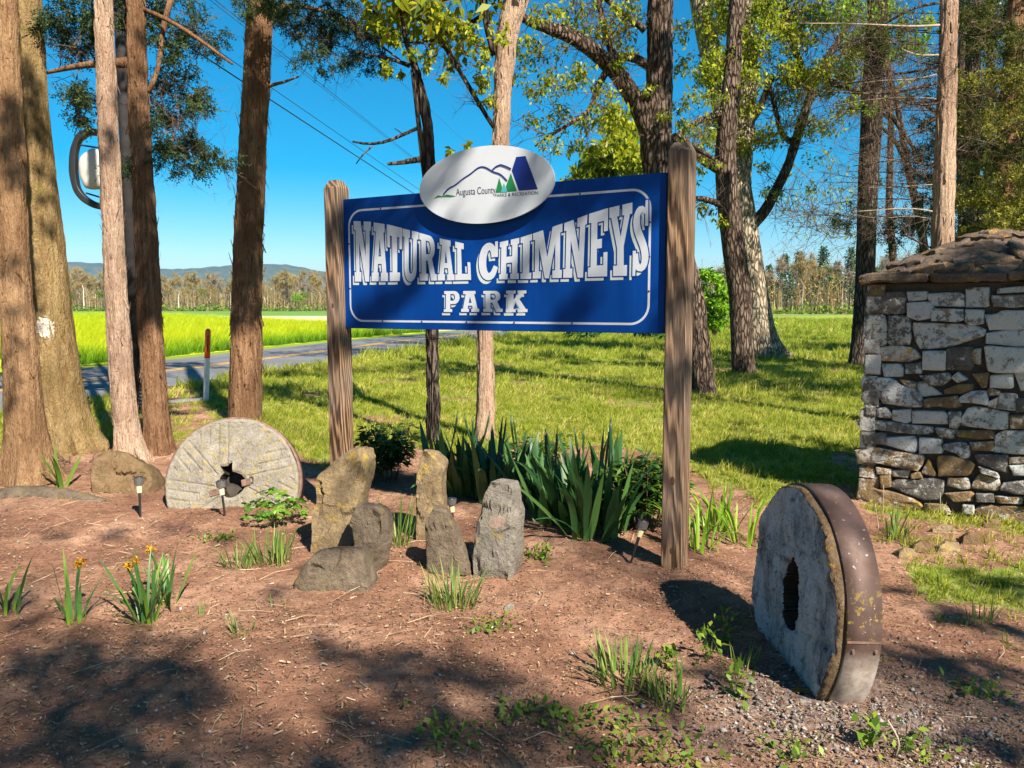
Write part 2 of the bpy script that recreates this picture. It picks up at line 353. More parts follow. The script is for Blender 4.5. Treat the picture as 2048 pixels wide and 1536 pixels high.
    MT["knot"] = plain("knot", (0.07, 0.04, 0.025), .85, .2, .5, 60)
    # sign
    t = NT("sign_blue"); n = t.noise(scale=3, detail=4)
    n = t.math('ADD', t.math('MULTIPLY', n, .6), t.math('MULTIPLY', t.noise(t.vec((30, 30, 1.2)), 1.0, 5, .6), .4)); MT["sign_blue"] = t.pbr(t.ramp(n, [(0.3, (0.0008, 0.032, 0.185)), (0.7, (0.001, 0.046, 0.245))]), t.ramp(n, [(0.3, .45), (0.7, .55)]), None, .10)
    MT["sign_white"] = plain("sign_white", (0.47, 0.50, 0.56), .45, .4, .06, 5)
    MT["sign_shadow"] = plain("sign_shadow", (0.44, 0.50, 0.49), .5, .3, .06, 5)
    MT["plaque"] = plain("plaque", (0.47, 0.50, 0.55), .38, .45, .04, 3)
    MT["navy"] = plain("navy", (0.006, 0.018, 0.16), .45, .3, .05)
    MT["emblem_green"] = plain("emblem_green", (0.012, 0.15, 0.05), .45, .3, .1)
    MT["emblem_teal"] = plain("emblem_teal", (0.06, 0.31, 0.34), .45, .3, .1)
    MT["ink"] = plain("ink", (0.012, 0.02, 0.04), .5, .3, .05)
    MT["screw"] = plain("screw", (0.05, 0.05, 0.055), .4, .5, .2, 30, .8)
    # stones
    MT["wall_stone"] = stone_mat("wall_stone", (0.22, 0.205, 0.19), (0.42, 0.40, 0.375), (0.04, 0.036, 0.034), (0.42, 0.22, 0.02), .12, .82, 8.0, 1.0, 1.0, (0.62, 0.63, 0.64))
    MT["wall_stone_tan"] = stone_mat("wall_stone_tan", (0.24, 0.158, 0.088), (0.40, 0.285, 0.17), (0.075, 0.045, 0.024), (0.36, 0.25, 0.03), .35, .25, 8.0, 1.0)
    MT["wall_stone_gold"] = stone_mat("wall_stone_gold", (0.36, 0.31, 0.24), (0.52, 0.47, 0.40), (0.12, 0.09, 0.06), (0.62, 0.30, 0.015), .95, .6, 8.0, 1.0)
    MT["wall_stone_dark"] = stone_mat("wall_stone_dark", (0.145, 0.13, 0.12), (0.27, 0.25, 0.235), (0.045, 0.04, 0.038), None, 0, .5, 9.0, 1.0)
    MT["mortar"] = stone_mat("mortar", (0.095, 0.08, 0.068), (0.16, 0.135, 0.11), (0.035, 0.03, 0.026), None, 0, 0, 9.0)
    MT["slab"] = stone_mat("slab", (0.135, 0.10, 0.078), (0.26, 0.20, 0.15), (0.035, 0.027, 0.022), (0.36, 0.19, 0.03), .42, 0, 7.0, 1.0)
    MT["stand_stone"] = stone_mat("stand_stone", (0.235, 0.170, 0.098), (0.37, 0.285, 0.18), (0.085, 0.058, 0.032), (0.36, 0.25, 0.06), .38, 0, 8.0, .8)
    MT["stand_grey"] = stone_mat("stand_grey", (0.235, 0.208, 0.175), (0.40, 0.365, 0.32), (0.075, 0.066, 0.056), (0.25, 0.2, 0.05), .15, 0, 8.0, 1.0)
    MT["stand_dark"] = stone_mat("stand_dark", (0.155, 0.118, 0.084), (0.29, 0.235, 0.175), (0.04, 0.030, 0.022), (0.25, 0.18, 0.04), .3, 0, 8.0, 1.0)
    MT["stand_pink"] = stone_mat("stand_pink", (0.30, 0.215, 0.17), (0.42, 0.32, 0.26), (0.18, 0.12, 0.09), None, 0, 0, 9.0, .4)
    MT["boulder"] = stone_mat("boulder", (0.175, 0.110, 0.058), (0.31, 0.215, 0.13), (0.055, 0.033, 0.017), (0.12, 0.12, 0.03), .5, 0, 6.0, 1.0)
    MT["mill_light"] = stone_mat("mill_light", (0.265, 0.24, 0.205), (0.41, 0.38, 0.34), (0.10, 0.082, 0.064), (0.33, 0.25, 0.07), .6, 0, 15.0, .7)
    MT["mill_grey"] = stone_mat("mill_grey", (0.22, 0.235, 0.25), (0.46, 0.50, 0.54), (0.035, 0.035, 0.04), None, 0, .62, 9.0, 1.0, 1.6, (0.40, 0.45, 0.50))
    MT["mill_rim"] = stone_mat("mill_rim", (0.19, 0.125, 0.07), (0.37, 0.28, 0.19), (0.04, 0.024, 0.013), (0.38, 0.21, 0.04), .3, 0, 14.0, 1.0)
    t = NT("iron_band"); n = t.noise(scale=7, detail=8, rough=.65); k = t.noise(scale=70, detail=3); l = t.noise(scale=26, detail=8, rough=.7); z = t.sep(t.co.outputs["Object"])[2]
    c = t.ramp(n, [(0.3, (0.062, 0.036, 0.029)), (0.55, (0.108, 0.066, 0.054)), (0.8, (0.19, 0.135, 0.115))])
    c = t.mix(t.ramp(k, [(0.68, 0.), (0.72, .7)]), c, (0.55, 0.52, 0.50))
    c = t.mix(t.math('MULTIPLY', t.ramp(l, [(0.55, 0.), (0.60, .8)]), t.ramp(z, [(0.26, 0.0), (0.34, 1.0), (0.42, 0.6), (0.52, 0.0)])), c, (0.42, 0.30, 0.04))
    dust = t.math('ADD', z, t.math('MULTIPLY', t.math('SUBTRACT', n, .5), .16))
    c = t.mix(t.ramp(dust, [(0.17, .95), (0.25, 0.)]), c, t.ramp(l, [(0.35, (0.30, 0.235, 0.19)), (0.6, (0.52, 0.45, 0.40))]))
    MT["iron_band"] = t.pbr(c, .62, t.bump(t.math('ADD', n, t.math('MULTIPLY', k, .3)), .2, .006), .35, .25)
    t = NT("mill_face"); a1 = t.noise(t.vec((16, 16, 5)), 1.0, 9, .72); a2 = t.noise(scale=3.0, detail=5, rough=.6); a3 = t.noise(t.vec((90, 90, 40)), 1.0, 5, .7); a4 = t.noise(scale=9, detail=6, rough=.7)
    c = t.ramp(t.math('ADD', t.math('MULTIPLY', a1, .62), t.math('MULTIPLY', a2, .42)), [(0.36, (0.030, 0.030, 0.036)), (0.44, (0.34, 0.38, 0.42)), (0.54, (0.66, 0.71, 0.76))])
    c = t.mix(t.ramp(a3, [(0.32, .9), (0.43, 0.)]), c, (0.02, 0.02, 0.024)); c = t.mix(t.ramp(a4, [(0.54, 0.), (0.62, .75)]), c, (0.10, 0.11, 0.125)); c = t.mix(t.ramp(t.noise(scale=5, detail=8, rough=.7), [(0.54, 0.), (0.6, .7)]), c, (0.68, 0.72, 0.76))
    MT["mill_face"] = t.pbr(c, .95, t.bump(t.math('ADD', a1, t.math('MULTIPLY', a3, .7)), 1.0, .035), .1)
    MT["iron_rust"] = plain("iron_rust", (0.17, 0.10, 0.075), .75, .3, .45, 30, .2)
    MT["hole_shade"] = plain("hole_shade", (0.05, 0.042, 0.036), .95, .05, .4, 20)  # recess shade of the millstone eyes put into the colour
    # small man-made things
    MT["black_plastic"] = plain("black_plastic", (0.018, 0.018, 0.02), .4, .4, .2)
    MT["grey_plastic"] = plain("grey_plastic", (0.085, 0.08, 0.078), .5, .4, .2, 40)
    MT["lens"] = plain("lens", (0.66, 0.56, 0.34), .25, .5, .1, 30)
    MT["closure_white"] = plain("closure_white", (0.50, 0.47, 0.45), .35, .5, .12, 4)
    MT["marker_white"] = plain("marker_white", (0.68, 0.69, 0.71), .5, .4, .08)
    MT["marker_orange"] = plain("marker_orange", (0.78, 0.10, 0.010), .4, .45, .15, 6)
    MT["pole"] = plain("pole", (0.026, 0.024, 0.026), .8, .2, .3, 8)
    MT["conduit"] = plain("conduit", (0.17, 0.17, 0.18), .5, .4, .2, 8, .3)
    MT["wire"] = plain("wire", (0.012, 0.012, 0.014), .5, .3, .1)
    MT["hoop_grey"] = plain("hoop_grey", (0.20, 0.20, 0.21), .6, .3, .2)
make_materials()
# ------------------------------------------------------------------ leaf and twig generators
def unit(a): return a / (np.linalg.norm(a, axis=-1, keepdims=True) + 1e-9)
def leaf_quads(rg, C, size, aspect=.45, up=.5, droop=.3, out=None, curl=.15):
    n = len(C); d = rg.standard_normal((n, 3)); d[:, 2] -= droop * 1.5
    if out is not None: d = d * .6 + out
    d = unit(d); nn = rg.standard_normal((n, 3)); nn[:, 2] += up * 3; sd = unit(np.cross(d, nn)); nn = unit(np.cross(sd, d))
    L = (size * rg.uniform(.6, 1.3, n))[:, None]; w = L * aspect * .5
    a = C; m = C + d * L * .45 + nn * L * curl; t = C + d * L
    V = np.stack([a, m + sd * w, t, m - sd * w], 1).reshape(-1, 3)
    return V, np.arange(4 * n).reshape(-1, 4)
def ball(rg, c, r, n, flat=1.0):
    p = unit(rg.standard_normal((n, 3))) * (rg.uniform(0, 1, n) ** .45)[:, None] * r
    p[:, 2] *= flat
    return p + np.asarray(c)
def sprays(rg, C, D, length=.16, k=9, nl=.05, nw=.008, droop=.25):  # feathery evergreen sprigs
    n = len(C); D = unit(D + rg.standard_normal((n, 3)) * .35); D[:, 2] -= droop * rg.uniform(0, 1, n); D = unit(D)
    L = length * rg.uniform(.6, 1.3, n)
    sd = unit(np.cross(D, rg.standard_normal((n, 3)))); nn = np.cross(D, sd)
    Vs = []
    for i in range(k):
        f = (i + .5) / k; sg = 1 if i % 2 else -1
        b = C + D * (L * f)[:, None]
        dd = unit(D * .8 + sd * sg * (1.05 - .5 * f) + nn * rg.uniform(-.6, .6, n)[:, None])
        l = (nl * (1.25 - .6 * f) * rg.uniform(.7, 1.3, n) * (length / .16))[:, None]
        w = unit(np.cross(dd, rg.standard_normal((n, 3)))) * (nw * (length / .16))
        Vs.append(np.stack([b, b + dd * l * .5 + w, b + dd * l, b + dd * l * .5 - w], 1))
    st = np.stack([C, C + sd * .004, C + D * L[:, None], C - sd * .004], 1); Vs.append(st)
    V = np.concatenate(Vs, 0).reshape(-1, 3)
    return V, np.arange(len(V)).reshape(-1, 4)
def ribbons(A, B, w0, w1, rg):                                   # thin twigs as crossed slivers
    A, B = np.asarray(A, float), np.asarray(B, float); n = len(A); d = unit(B - A)
    s1 = unit(np.cross(d, rg.standard_normal((n, 3)))); s2 = np.cross(d, s1)
    w0 = np.broadcast_to(np.asarray(w0, float), (n,))[:, None] * .5; w1 = np.broadcast_to(np.asarray(w1, float), (n,))[:, None] * .5
    V = []
    for k in range(3):
        a0, a1 = 2 * math.pi * k / 3, 2 * math.pi * (k + 1) / 3
        u0 = math.cos(a0) * s1 + math.sin(a0) * s2; u1 = math.cos(a1) * s1 + math.sin(a1) * s2
        V.append(np.stack([A + u0 * w0, A + u1 * w0, B + u1 * w1, B + u0 * w1], 1))
    V = np.concatenate(V, 0).reshape(-1, 3)
    return V, np.arange(len(V)).reshape(-1, 4)
def merge(parts):                                                # [(V,F[,var])]
    Vs, Fs, vs, n = [], [], [], 0
    for p in parts:
        Vs.append(p[0]); Fs.append(np.asarray(p[1]) + n); n += len(p[0])
        vs.append(np.asarray(p[2]) if len(p) > 2 else np.full(len(p[0]), .5))
    return np.concatenate(Vs), np.concatenate(Fs), np.concatenate(vs)
def qvar(rg, nq, lo=0., hi=1.): return np.repeat(rg.uniform(lo, hi, nq), 4)

# ------------------------------------------------------------------ ground
YB = np.array([[-600, 900], [-200, 905], [0, 900], [180, 893], [300, 868], [440, 862], [600, 905], [700, 905], [900, 895], [1100, 900], [1300, 925], [1400, 962],
               [1520, 985], [1700, 985], [1745, 1040], [1800, 1120], [1870, 1215], [1960, 1290], [2048, 1340], [2400, 1500], [4000, 1900]], float)
def lawn_mask(x, y):
    x = np.asarray(x, float); y = np.asarray(y, float)
    px, py = pix(x, np.maximum(y, .4))
    wob = 14 * np.sin(px * .021 + 1) + 9 * np.sin(px * .057 + 2)
    d = (np.interp(px, YB[:, 0], YB[:, 1]) + wob - py)
    m = np.clip(d / 40.0 + .5, 0, 1)
    bare = np.sin(1.3 * x + .9 * y) * np.sin(.8 * x - 1.7 * y + 2) + .5 * np.sin(2.9 * x + 1.3 * y)
    m = m * np.where(bare > .72, .3, 1.0)
    rt = (px > 1730) & (py > 985) & (y > 1)                        # patchy grass by the pillar
    pat = .5 + .5 * np.sin(2.3 * x + 3.1 * y + 1) * np.sin(3.7 * x - 1.9 * y)
    m = np.where(rt, m * np.clip(pat * 1.5 - .1, .12, 1), m)
    verge = (px < 470) & (py > 775) & (py < 865) & (y > 8)          # trodden earth by the road
    m = np.where(verge, m * (.35 + .5 * (np.sin(2.1 * x + y * .8) > 0)), m)
    m = np.where(y < 1.0, np.where(x > 2.5, .6, .0), m)
    return m
def gravel_mask(x, y):
    px, py = pix(np.asarray(x, float), np.maximum(np.asarray(y, float), .4))
    return .9 * np.exp(-(((px - 1600) / 210) ** 2 + ((py - 1410) / 80) ** 2)) + .6 * np.exp(-(((px - 1900) / 230) ** 2 + ((py - 1480) / 90) ** 2))
def grade(lo, hi, step, far, ratio=1.16):
    mid = list(np.arange(lo, hi + 1e-6, step)); s = step; a = []; v = hi
    while v < far[1]: s *= ratio; v += s; a.append(v)
    b = []; v = lo; s = step
    while v > far[0]: s *= ratio; v -= s; b.append(v)
    return np.array(b[::-1] + mid + a)
def build_ground():
    xs = grade(-4.6, 4.6, .045, (-7000, 7000)); ys = grade(2.0, 7.6, .045, (-60, 7000))
    X, Y = np.meshgrid(xs, ys); rg = np.random.default_rng(3)
    Z = gz(X, Y); near = np.clip((9 - np.hypot(X, Y)) / 3, 0, 1)
    Z = Z + near * rg.normal(0, .0035, X.shape)
    k = rg.normal(0, 1, X.shape); k = (k + np.roll(k, 1, 0) + np.roll(k, 1, 1) + np.roll(np.roll(k, 1, 0), 1, 1)) / 4
    Z += near * k * .008
    V = np.stack([X, Y, Z], -1).reshape(-1, 3); ny, nx = X.shape
    i = np.arange(ny * nx).reshape(ny, nx)
    Fc = np.stack([i[:-1, :-1], i[:-1, 1:], i[1:, 1:], i[1:, :-1]], -1).reshape(-1, 4)
    o = obj("ground", V, Fc, MT["ground"], smooth=True)
    for nm, fn in (("lawn", lawn_mask), ("gravel", gravel_mask)):
        a = o.data.attributes.new(nm, 'FLOAT', 'POINT'); a.data.foreach_set("value", np.asarray(fn(V[:, 0], V[:, 1]), np.float32))
    tag(o, kind="structure")
build_ground()

# ------------------------------------------------------------------ road, field
near_edge = [(-14.2, -34), (-10.6, -2)] + [tuple(G(*p)[:2]) for p in ((160, 802), (420, 762), (640, 730), (780, 706), (900, 685), (1000, 673), (1085, 663))] + [(9, 76), (20, 96), (38, 120), (70, 150)]
RE = resample(np.array([(x, y, 0) for x, y in near_edge]), 140)
dT = np.gradient(RE, axis=0); dT /= np.linalg.norm(dT[:, :2], axis=1)[:, None]; RN = np.stack([-dT[:, 1], dT[:, 0], 0 * dT[:, 0]], 1)
def strip(a, b, z):
    A = RE + RN * a; B = RE + RN * b; A[:, 2] = z; B[:, 2] = z
    n = len(A); return np.concatenate([A, B]), np.array([(i, i + 1, n + i + 1, n + i) for i in range(n - 1)])
V, Fc = strip(0, 4.9, .012); road = obj("road", V, Fc, MT["asphalt"]); tag(road, kind="structure")
for a in (2.30, 2.52):
    V, Fc = strip(a, a + .11, .018); obj("centre_line", V, Fc, MT["road_yellow"], road)
FE = RE + RN * 5.6
def field_edge_x(y):                                              # right-hand limit of the crop
    return np.interp(y, FE[:, 1], FE[:, 0])
def poly_sheet(name, rows, z, mat):
    V = []; Fc = []
    for i, (y, x0, x1) in enumerate(rows):
        V += [(x0, y, z), (x1, y, z)]
        if i: Fc.append((2 * i - 2, 2 * i - 1, 2 * i + 1, 2 * i))
    return tag(obj(name, V, Fc, mat), kind="structure")
yy = np.linspace(-30, 64, 60)
poly_sheet("field", [(y, -500, float(field_edge_x(y))) for y in yy], .006, MT["field"])
poly_sheet("field_stubble", [(y, -8.5 - (y - 47) / 1.6, float(field_edge_x(y))) for y in np.linspace(48, 64, 8)] + [(80, -29, 4), (100, -36, 8), (120, -46, 14)], .016, MT["stubble"])
poly_sheet("field_far", [(120, -700, 14), (250, -900, 60), (700, -2500, -20)], .006, MT["field_far"])
poly_sheet("field_strip", [(64, -500, -22.5), (80, -500, -29.5), (100, -500, -36.5), (120, -500, -46.5)], .006, MT["field"])

# ------------------------------------------------------------------ mountains
def mountains():
    rg = np.random.default_rng(8)
    for nm, D, prof, dz in (("mountain_ridge", 4300, [(-1500, 540), (-500, 522), (0, 516), (110, 523), (200, 528), (300, 540), (400, 536), (480, 530), (560, 530), (650, 543), (800, 556), (1000, 566), (1300, 570), (1700, 566), (2300, 572), (3500, 580)], 0),
                        ("foothill_ridge", 3000, [(-1500, 575), (0, 556), (130, 553), (240, 556), (330, 566), (480, 578), (700, 584), (1000, 590), (2000, 592), (3500, 596)], 0)):
        pr = np.array(prof, float); px = np.linspace(-1500, 3500, 420)
        py = np.interp(px, pr[:, 0], pr[:, 1]) + rg.normal(0, .55, len(px)) + 1.2 * np.sin(px * .02) + .6 * np.sin(px * .071)
        x = (px - CX) / F * D; h = CAMZ + (HZ - py) / F * D
        rows = []
        for f, yo in ((1.0, 0), (.86, -160), (.66, -340), (.42, -560), (.18, -820), (-.02, -1100)):
            rows.append(np.stack([x, D + yo + 60 * np.sin(x * .006 + f * 9) * (1 - f), h * f + (1 - f) * f * 60 * np.sin(x * .011 + 3 * f) + rg.normal(0, 2.5, len(x)) * (f < 1)], 1))
        rows.insert(0, np.stack([x, np.full_like(x, D + 700.), -5 + 0 * x], 1))
        V = np.concatenate(rows); n = len(x); i = np.arange(len(V)).reshape(len(rows), n)
        Fc = np.stack([i[:-1, :-1], i[:-1, 1:], i[1:, 1:], i[1:, :-1]], -1).reshape(-1, 4)
        tag(obj(nm, V, Fc, MT["mountain"], smooth=True), kind="structure")
mountains()

# ------------------------------------------------------------------ far woods (prototypes, then copies)
def grow(rg, base, d, L, r, depth, segs, tips, spread=.6, up=.25, kids=(2, 4)):
    d = unit(np.asarray(d, float)); p = np.asarray(base, float); n = 3
    for i in range(n):
        q = p + d * L / n; segs.append((p, q, r * (1 - .25 * i / n), r * (1 - .25 * (i + 1) / n))); p = q
        d = unit(d + rg.standard_normal(3) * .12 + np.array([0, 0, up * .25]))
        if depth > 0 and i >= 1:
            for _ in range(rg.integers(*kids)):
                dd = unit(d + rg.standard_normal(3) * spread + np.array([0, 0, up])); grow(rg, p, dd, L * rg.uniform(.5, .78), r * .58, depth - 1, segs, tips, spread, up, kids)
    if depth == 0: tips.append(p)
def proto(seed, H, kind):
    rg = np.random.default_rng(seed); segs, tips = [], []
    if kind == 'pine':
        tr = tube(np.array([[0, 0, 0], [.1, 0, H * .5], [0, .1, H]]), [.22, .15, .03], 6); C = []; 
        for z in np.linspace(H * .28, H * .98, 22):
            R = (1 - z / H) * H * .30 + .25
            for a in rg.uniform(0, 6.28, 9):
                rr = R * rg.uniform(.3, 1.1); C.append((rr * math.cos(a), rr * math.sin(a), z - rr * .12))
        C = np.array(C); C = np.repeat(C, 5, 0) + rg.normal(0, .28, (len(C) * 5, 3))
        V, Fc = leaf_quads(rg, C, .75, .35, .3, .1); return (tr[0], tr[1]), (V, Fc, qvar(rg, len(Fc)))
    hb = H * (.32 if kind != 'green' else .2)
    grow(rg, (0, 0, hb), (rg.normal(0, .06), rg.normal(0, .06), 1), H * .36, .16, 3, segs, tips, .62, .32, (1, 3))
    tr = tube(np.array([[0, 0, -.2], [rg.normal(0, .1), 0, hb * .5], [0, 0, hb * 1.05], segs[0][1], segs[1][1], segs[2][1]]), [.26, .2, .18, .15, .12, .08], 6)
    A = np.array([s[0] for s in segs]); B = np.array([s[1] for s in segs])
    w0 = np.maximum([s[2] * 2 for s in segs], .07); w1 = np.maximum([s[3] * 2 for s in segs], .05)
    parts = []
    V, Fc = ribbons(A, B, w0, w1, rg); parts.append((V, Fc, np.full(len(V), .3)))
    T = np.array(tips); nt = 22 if kind != 'green' else 5
    A2 = np.repeat(T, nt, 0); B2 = A2 + rg.normal(0, .6, A2.shape) + np.array([0, 0, .35])
    V, Fc = ribbons(A2, B2, .085, .05, rg); parts.append((V, Fc, rg.uniform(.3, 1, len(V) // 4).repeat(4)))
    if kind == 'green':
        C = np.repeat(T, 16, 0) + rg.normal(0, .62, (len(T) * 16, 3)); V, Fc = leaf_quads(rg, C, .48, .6, .3, .1); parts.append((V, Fc, qvar(rg, len(Fc))))
    else:
        C = np.repeat(T, 7, 0) + rg.normal(0, .6, (len(T) * 7, 3)); V, Fc = leaf_quads(rg, C, .34, .5, .3, .1); parts.append((V, Fc, qvar(rg, len(Fc), .6, 1)))
    return tr, merge(parts)
def proto_meshes(seed, H, kind, tm, cm):
    tr, cr = proto(seed, H, kind)
    return make_mesh("trunk", tr[0], tr[1], MT[tm], True), make_mesh("crown", cr[0], cr[1], MT[cm], False, cr[2])
PRO = dict(bare=[proto_meshes(31, 13, 'bare', "twig_pale", "bare_twigs"), proto_meshes(32, 12, 'bare', "twig_pale", "bare_twigs"), proto_meshes(37, 14, 'bare', "twig_pale", "bare_twigs"), proto_meshes(38, 12.5, 'bare', "white_bark", "bare_twigs")],
           grey=[proto_meshes(33, 12, 'bare', "twig", "bare_grey"), proto_meshes(39, 11, 'bare', "twig_pale", "bare_grey")],
           green=[proto_meshes(34, 11, 'green', "twig", "far_green"), proto_meshes(41, 9, 'green', "twig", "far_green")],
           pine=[proto_meshes(35, 13, 'pine', "twig", "far_pine"), proto_meshes(42, 14, 'pine', "twig", "far_pine")],
           white=[proto_meshes(36, 14, 'bare', "white_bark", "bare_twigs")],
           bush=[proto_meshes(43, 5.5, 'green', "twig", "bush_bright")])
def far_tree(name, kind, x, y, s, label, group, rg, sz=None):
    tr, cr = PRO[kind][rg.integers(len(PRO[kind]))]
    o = empty(name, (x, y, 0)); o.scale = (s, s, s if sz is None else sz); o.rotation_euler = (0, 0, rg.uniform(0, 6.28))
    for nm, me in (("trunk", tr), ("crown", cr)):
        c = bpy.data.objects.new(nm, me); COL.objects.link(c); c.parent = o
    return tag(o, label, "tree", group)
def far_woods():
    rg = np.random.default_rng(5)
    for i in range(170):                                          # beyond the crop field
        px = -60 + 1130 * (i + rg.uniform(-.4, .4)) / 170; Y = rg.uniform(236, 275); x = (px - CX) / F * Y
        k = 'bare' if rg.uniform() < .86 else 'grey'
        far_tree("woodland_tree", k, x, Y, rg.uniform(.48, .95), "bare pale-trunked tree in the tan wood across the crop field", "tan wood across the field", rg)
    for px, s, k, Y, lab in ((172, .85, 'white', 236, "white-limbed bare tree left of the grey pole, far wood"), (205, .62, 'green', 234, "green-leaved tree beside the white-limbed tree in the far wood"),
                       (145, .55, 'green', 234, "green-leaved tree at the left end of the far wood"), (592, .0, 'bush', 226, "small round bright green tree standing before the far wood"),
                       (408, .75, 'green', 250, "green-topped tree among the bare trees, far wood centre"), (612, .6, 'green', 236, "slim pale-green tree in the far wood by the left sign post")):
        if k == 'bush': far_tree("field_tree", 'bush', (px - CX) / F * Y, Y, .8, lab, None, rg)
        else: far_tree("woodland_tree", k, (px - CX) / F * Y, Y, s, lab, None, rg)
    for i in range(95):                                           # beyond the lawn on the right
        px = 1010 + 1300 * (i + rg.uniform(-.4, .4)) / 95; Y = rg.uniform(152, 190); x = (px - CX) / F * Y
        u = rg.uniform(); k = 'grey' if u < .55 else ('green' if u < .8 else 'bare')
        lab = {'grey': "bare grey tree in the wood beyond the lawn", 'green': "light-green leafing tree in the wood beyond the lawn", 'bare': "bare tan tree in the wood beyond the lawn"}[k]
        far_tree("woodland_tree", k, x, Y, rg.uniform(.62, .9), lab, "mixed wood beyond the lawn", rg)
    for px in (1535, 1565, 1592, 1618, 1640, 1668, 1695, 1450, 1775, 1830, 1890):
        Y = rg.uniform(172, 192); far_tree("pine_tree", 'pine', (px - CX) / F * Y, Y, rg.uniform(.82, 1.12), "dark green pine rising above the wood beyond the lawn", "pines beyond the lawn", rg)
    parts = []                                                    # crowded saplings inside the woods
    for n, x0, x1, y0, y1, h0, h1 in ((2600, -175, 12, 238, 285, 3, 9), (1500, 0, 165, 154, 200, 3, 9)):
        A = np.stack([rg.uniform(x0, x1, n), rg.uniform(y0, y1, n), np.zeros(n)], 1); hh = rg.uniform(h0, h1, n); B = A + np.stack([rg.normal(0, .07, n) * hh, rg.normal(0, .05, n) * hh, hh], 1); V, Fc = ribbons(A, B, rg.uniform(.08, .26, n), .05, rg); parts.append((V, Fc, np.repeat(rg.beta(2, 1.6, n), 4).tolist() * 3))
        f = rg.uniform(.25, 1, (n, 5, 1)); C = (A[:, None] * (1 - f) + B[:, None] * f).reshape(-1, 3); D = C + rg.normal(0, .9, C.shape) + (0, 0, .9); V, Fc = ribbons(C, D, .08, .04, rg); parts.append((V, Fc, rg.uniform(0, 1, len(Fc)).repeat(4)))
        V, Fc = leaf_quads(rg, D + rg.normal(0, .5, D.shape), .5, .5, .3, .1); parts.append((V, Fc, qvar(rg, len(Fc), .4, 1)))
    V, Fc, vr = merge(parts)
    tag(obj("brushwood", V, Fc, MT["bare_twigs"], None, False, vr), "thicket of thin bare tan saplings inside the far woods", "brushwood", kind="stuff")
    parts = []                                                    # scrub at the feet of the woods
    for n, x0, x1, y0, y1, h in ((5200, -165, 10, 229, 236, 2.2), (4200, 5, 150, 146, 152, 2.0)):
        C = np.stack([rg.uniform(x0, x1, n), rg.uniform(y0, y1, n), h * rg.uniform(0, 1, n) ** 1.5], 1)
        C[:, 2] *= .45 + .55 * (np.sin(C[:, 0] * .35) * np.sin(C[:, 0] * .13 + 1) > -.2)
        V, Fc = leaf_quads(rg, C, .7, .6, .4, .1); parts.append((V, Fc, qvar(rg, len(Fc))))
    V, Fc, vr = merge(parts)
    tag(obj("undergrowth", V, Fc, MT["far_green"], None, False, vr), "low green scrub along the foot of the far woods", "undergrowth", kind="stuff")
far_woods()
# ------------------------------------------------------------------ the park sign
BL = np.array([-1.165, 5.577, 1.347]); BR = np.array([.844, 4.450, 1.347]); SH = .879
SU = (BR - BL) / np.linalg.norm(BR - BL); SW = float(np.linalg.norm(BR - BL)); SN = np.array([SU[1], -SU[0], 0.0]); SZ = np.array([0, 0, 1.0])
def su(px, py, off=0.0):                                          # pixel -> sign plane (u, v)
    p = onplane(px, py, BL + SN * off, SN); d = p - BL
    return np.array([np.dot(d, SU), d[2]])
def sw(u, v, off=0.0): return BL + SU * u + SZ * v + SN * off
SIGN_M = Matrix(((SU[0], 0, SN[0], BL[0]), (SU[1], 0, SN[1], BL[1]), (0, 1, 0, BL[2]), (0, 0, 0, 1)))
def curve_mesh(polys, depth, offset=0.0):                          # filled outlines (even-odd holes) as a thin plate
    cu = bpy.data.curves.new("outline", 'CURVE'); cu.dimensions = '2D'; cu.fill_mode = 'BOTH'; cu.extrude = depth; cu.offset = offset
    for pl in polys:
        sp = cu.splines.new('POLY'); sp.points.add(len(pl) - 1); sp.use_cyclic_u = True
        for q, (x, y) in zip(sp.points, pl): q.co = (float(x), float(y), 0, 1)
    ob = bpy.data.objects.new("outline", cu); me = bpy.data.meshes.new_from_object(ob)
    bpy.data.objects.remove(ob); bpy.data.curves.remove(cu); return me
def on_sign(name, polys, mat, parent, off, depth=.0004, offset=0.0, label=None):
    me = curve_mesh(polys, depth, offset); me.materials.append(MT[mat]); me.name = name
    me.transform(SIGN_M @ Matrix.Translation((0, 0, off))); o = obj_mesh(name, me, parent)
    if label: o["label"] = label
    return o
def arc(cx, cy, rx, ry, a0, a1, n=9):
    return [(cx + rx * math.cos(math.radians(a0 + (a1 - a0) * i / (n - 1))), cy + ry * math.sin(math.radians(a0 + (a1 - a0) * i / (n - 1)))) for i in range(n)]
def stroke(pts, hw, asp):                                         # thick stroke in a box of height/width = asp
    p = resample(np.array([(x, y * asp, 0) for x, y in pts]), 34)[:, :2]; t = np.gradient(p, axis=0); t /= np.linalg.norm(t, axis=1)[:, None]
    n = np.stack([-t[:, 1], t[:, 0]], 1); hw = np.interp(np.linspace(0, 1, len(p)), np.linspace(0, 1, len(hw)), hw)[:, None]
    q = np.concatenate([p + n * hw, (p - n * hw)[::-1]]); return [(x, y / asp) for x, y in q]
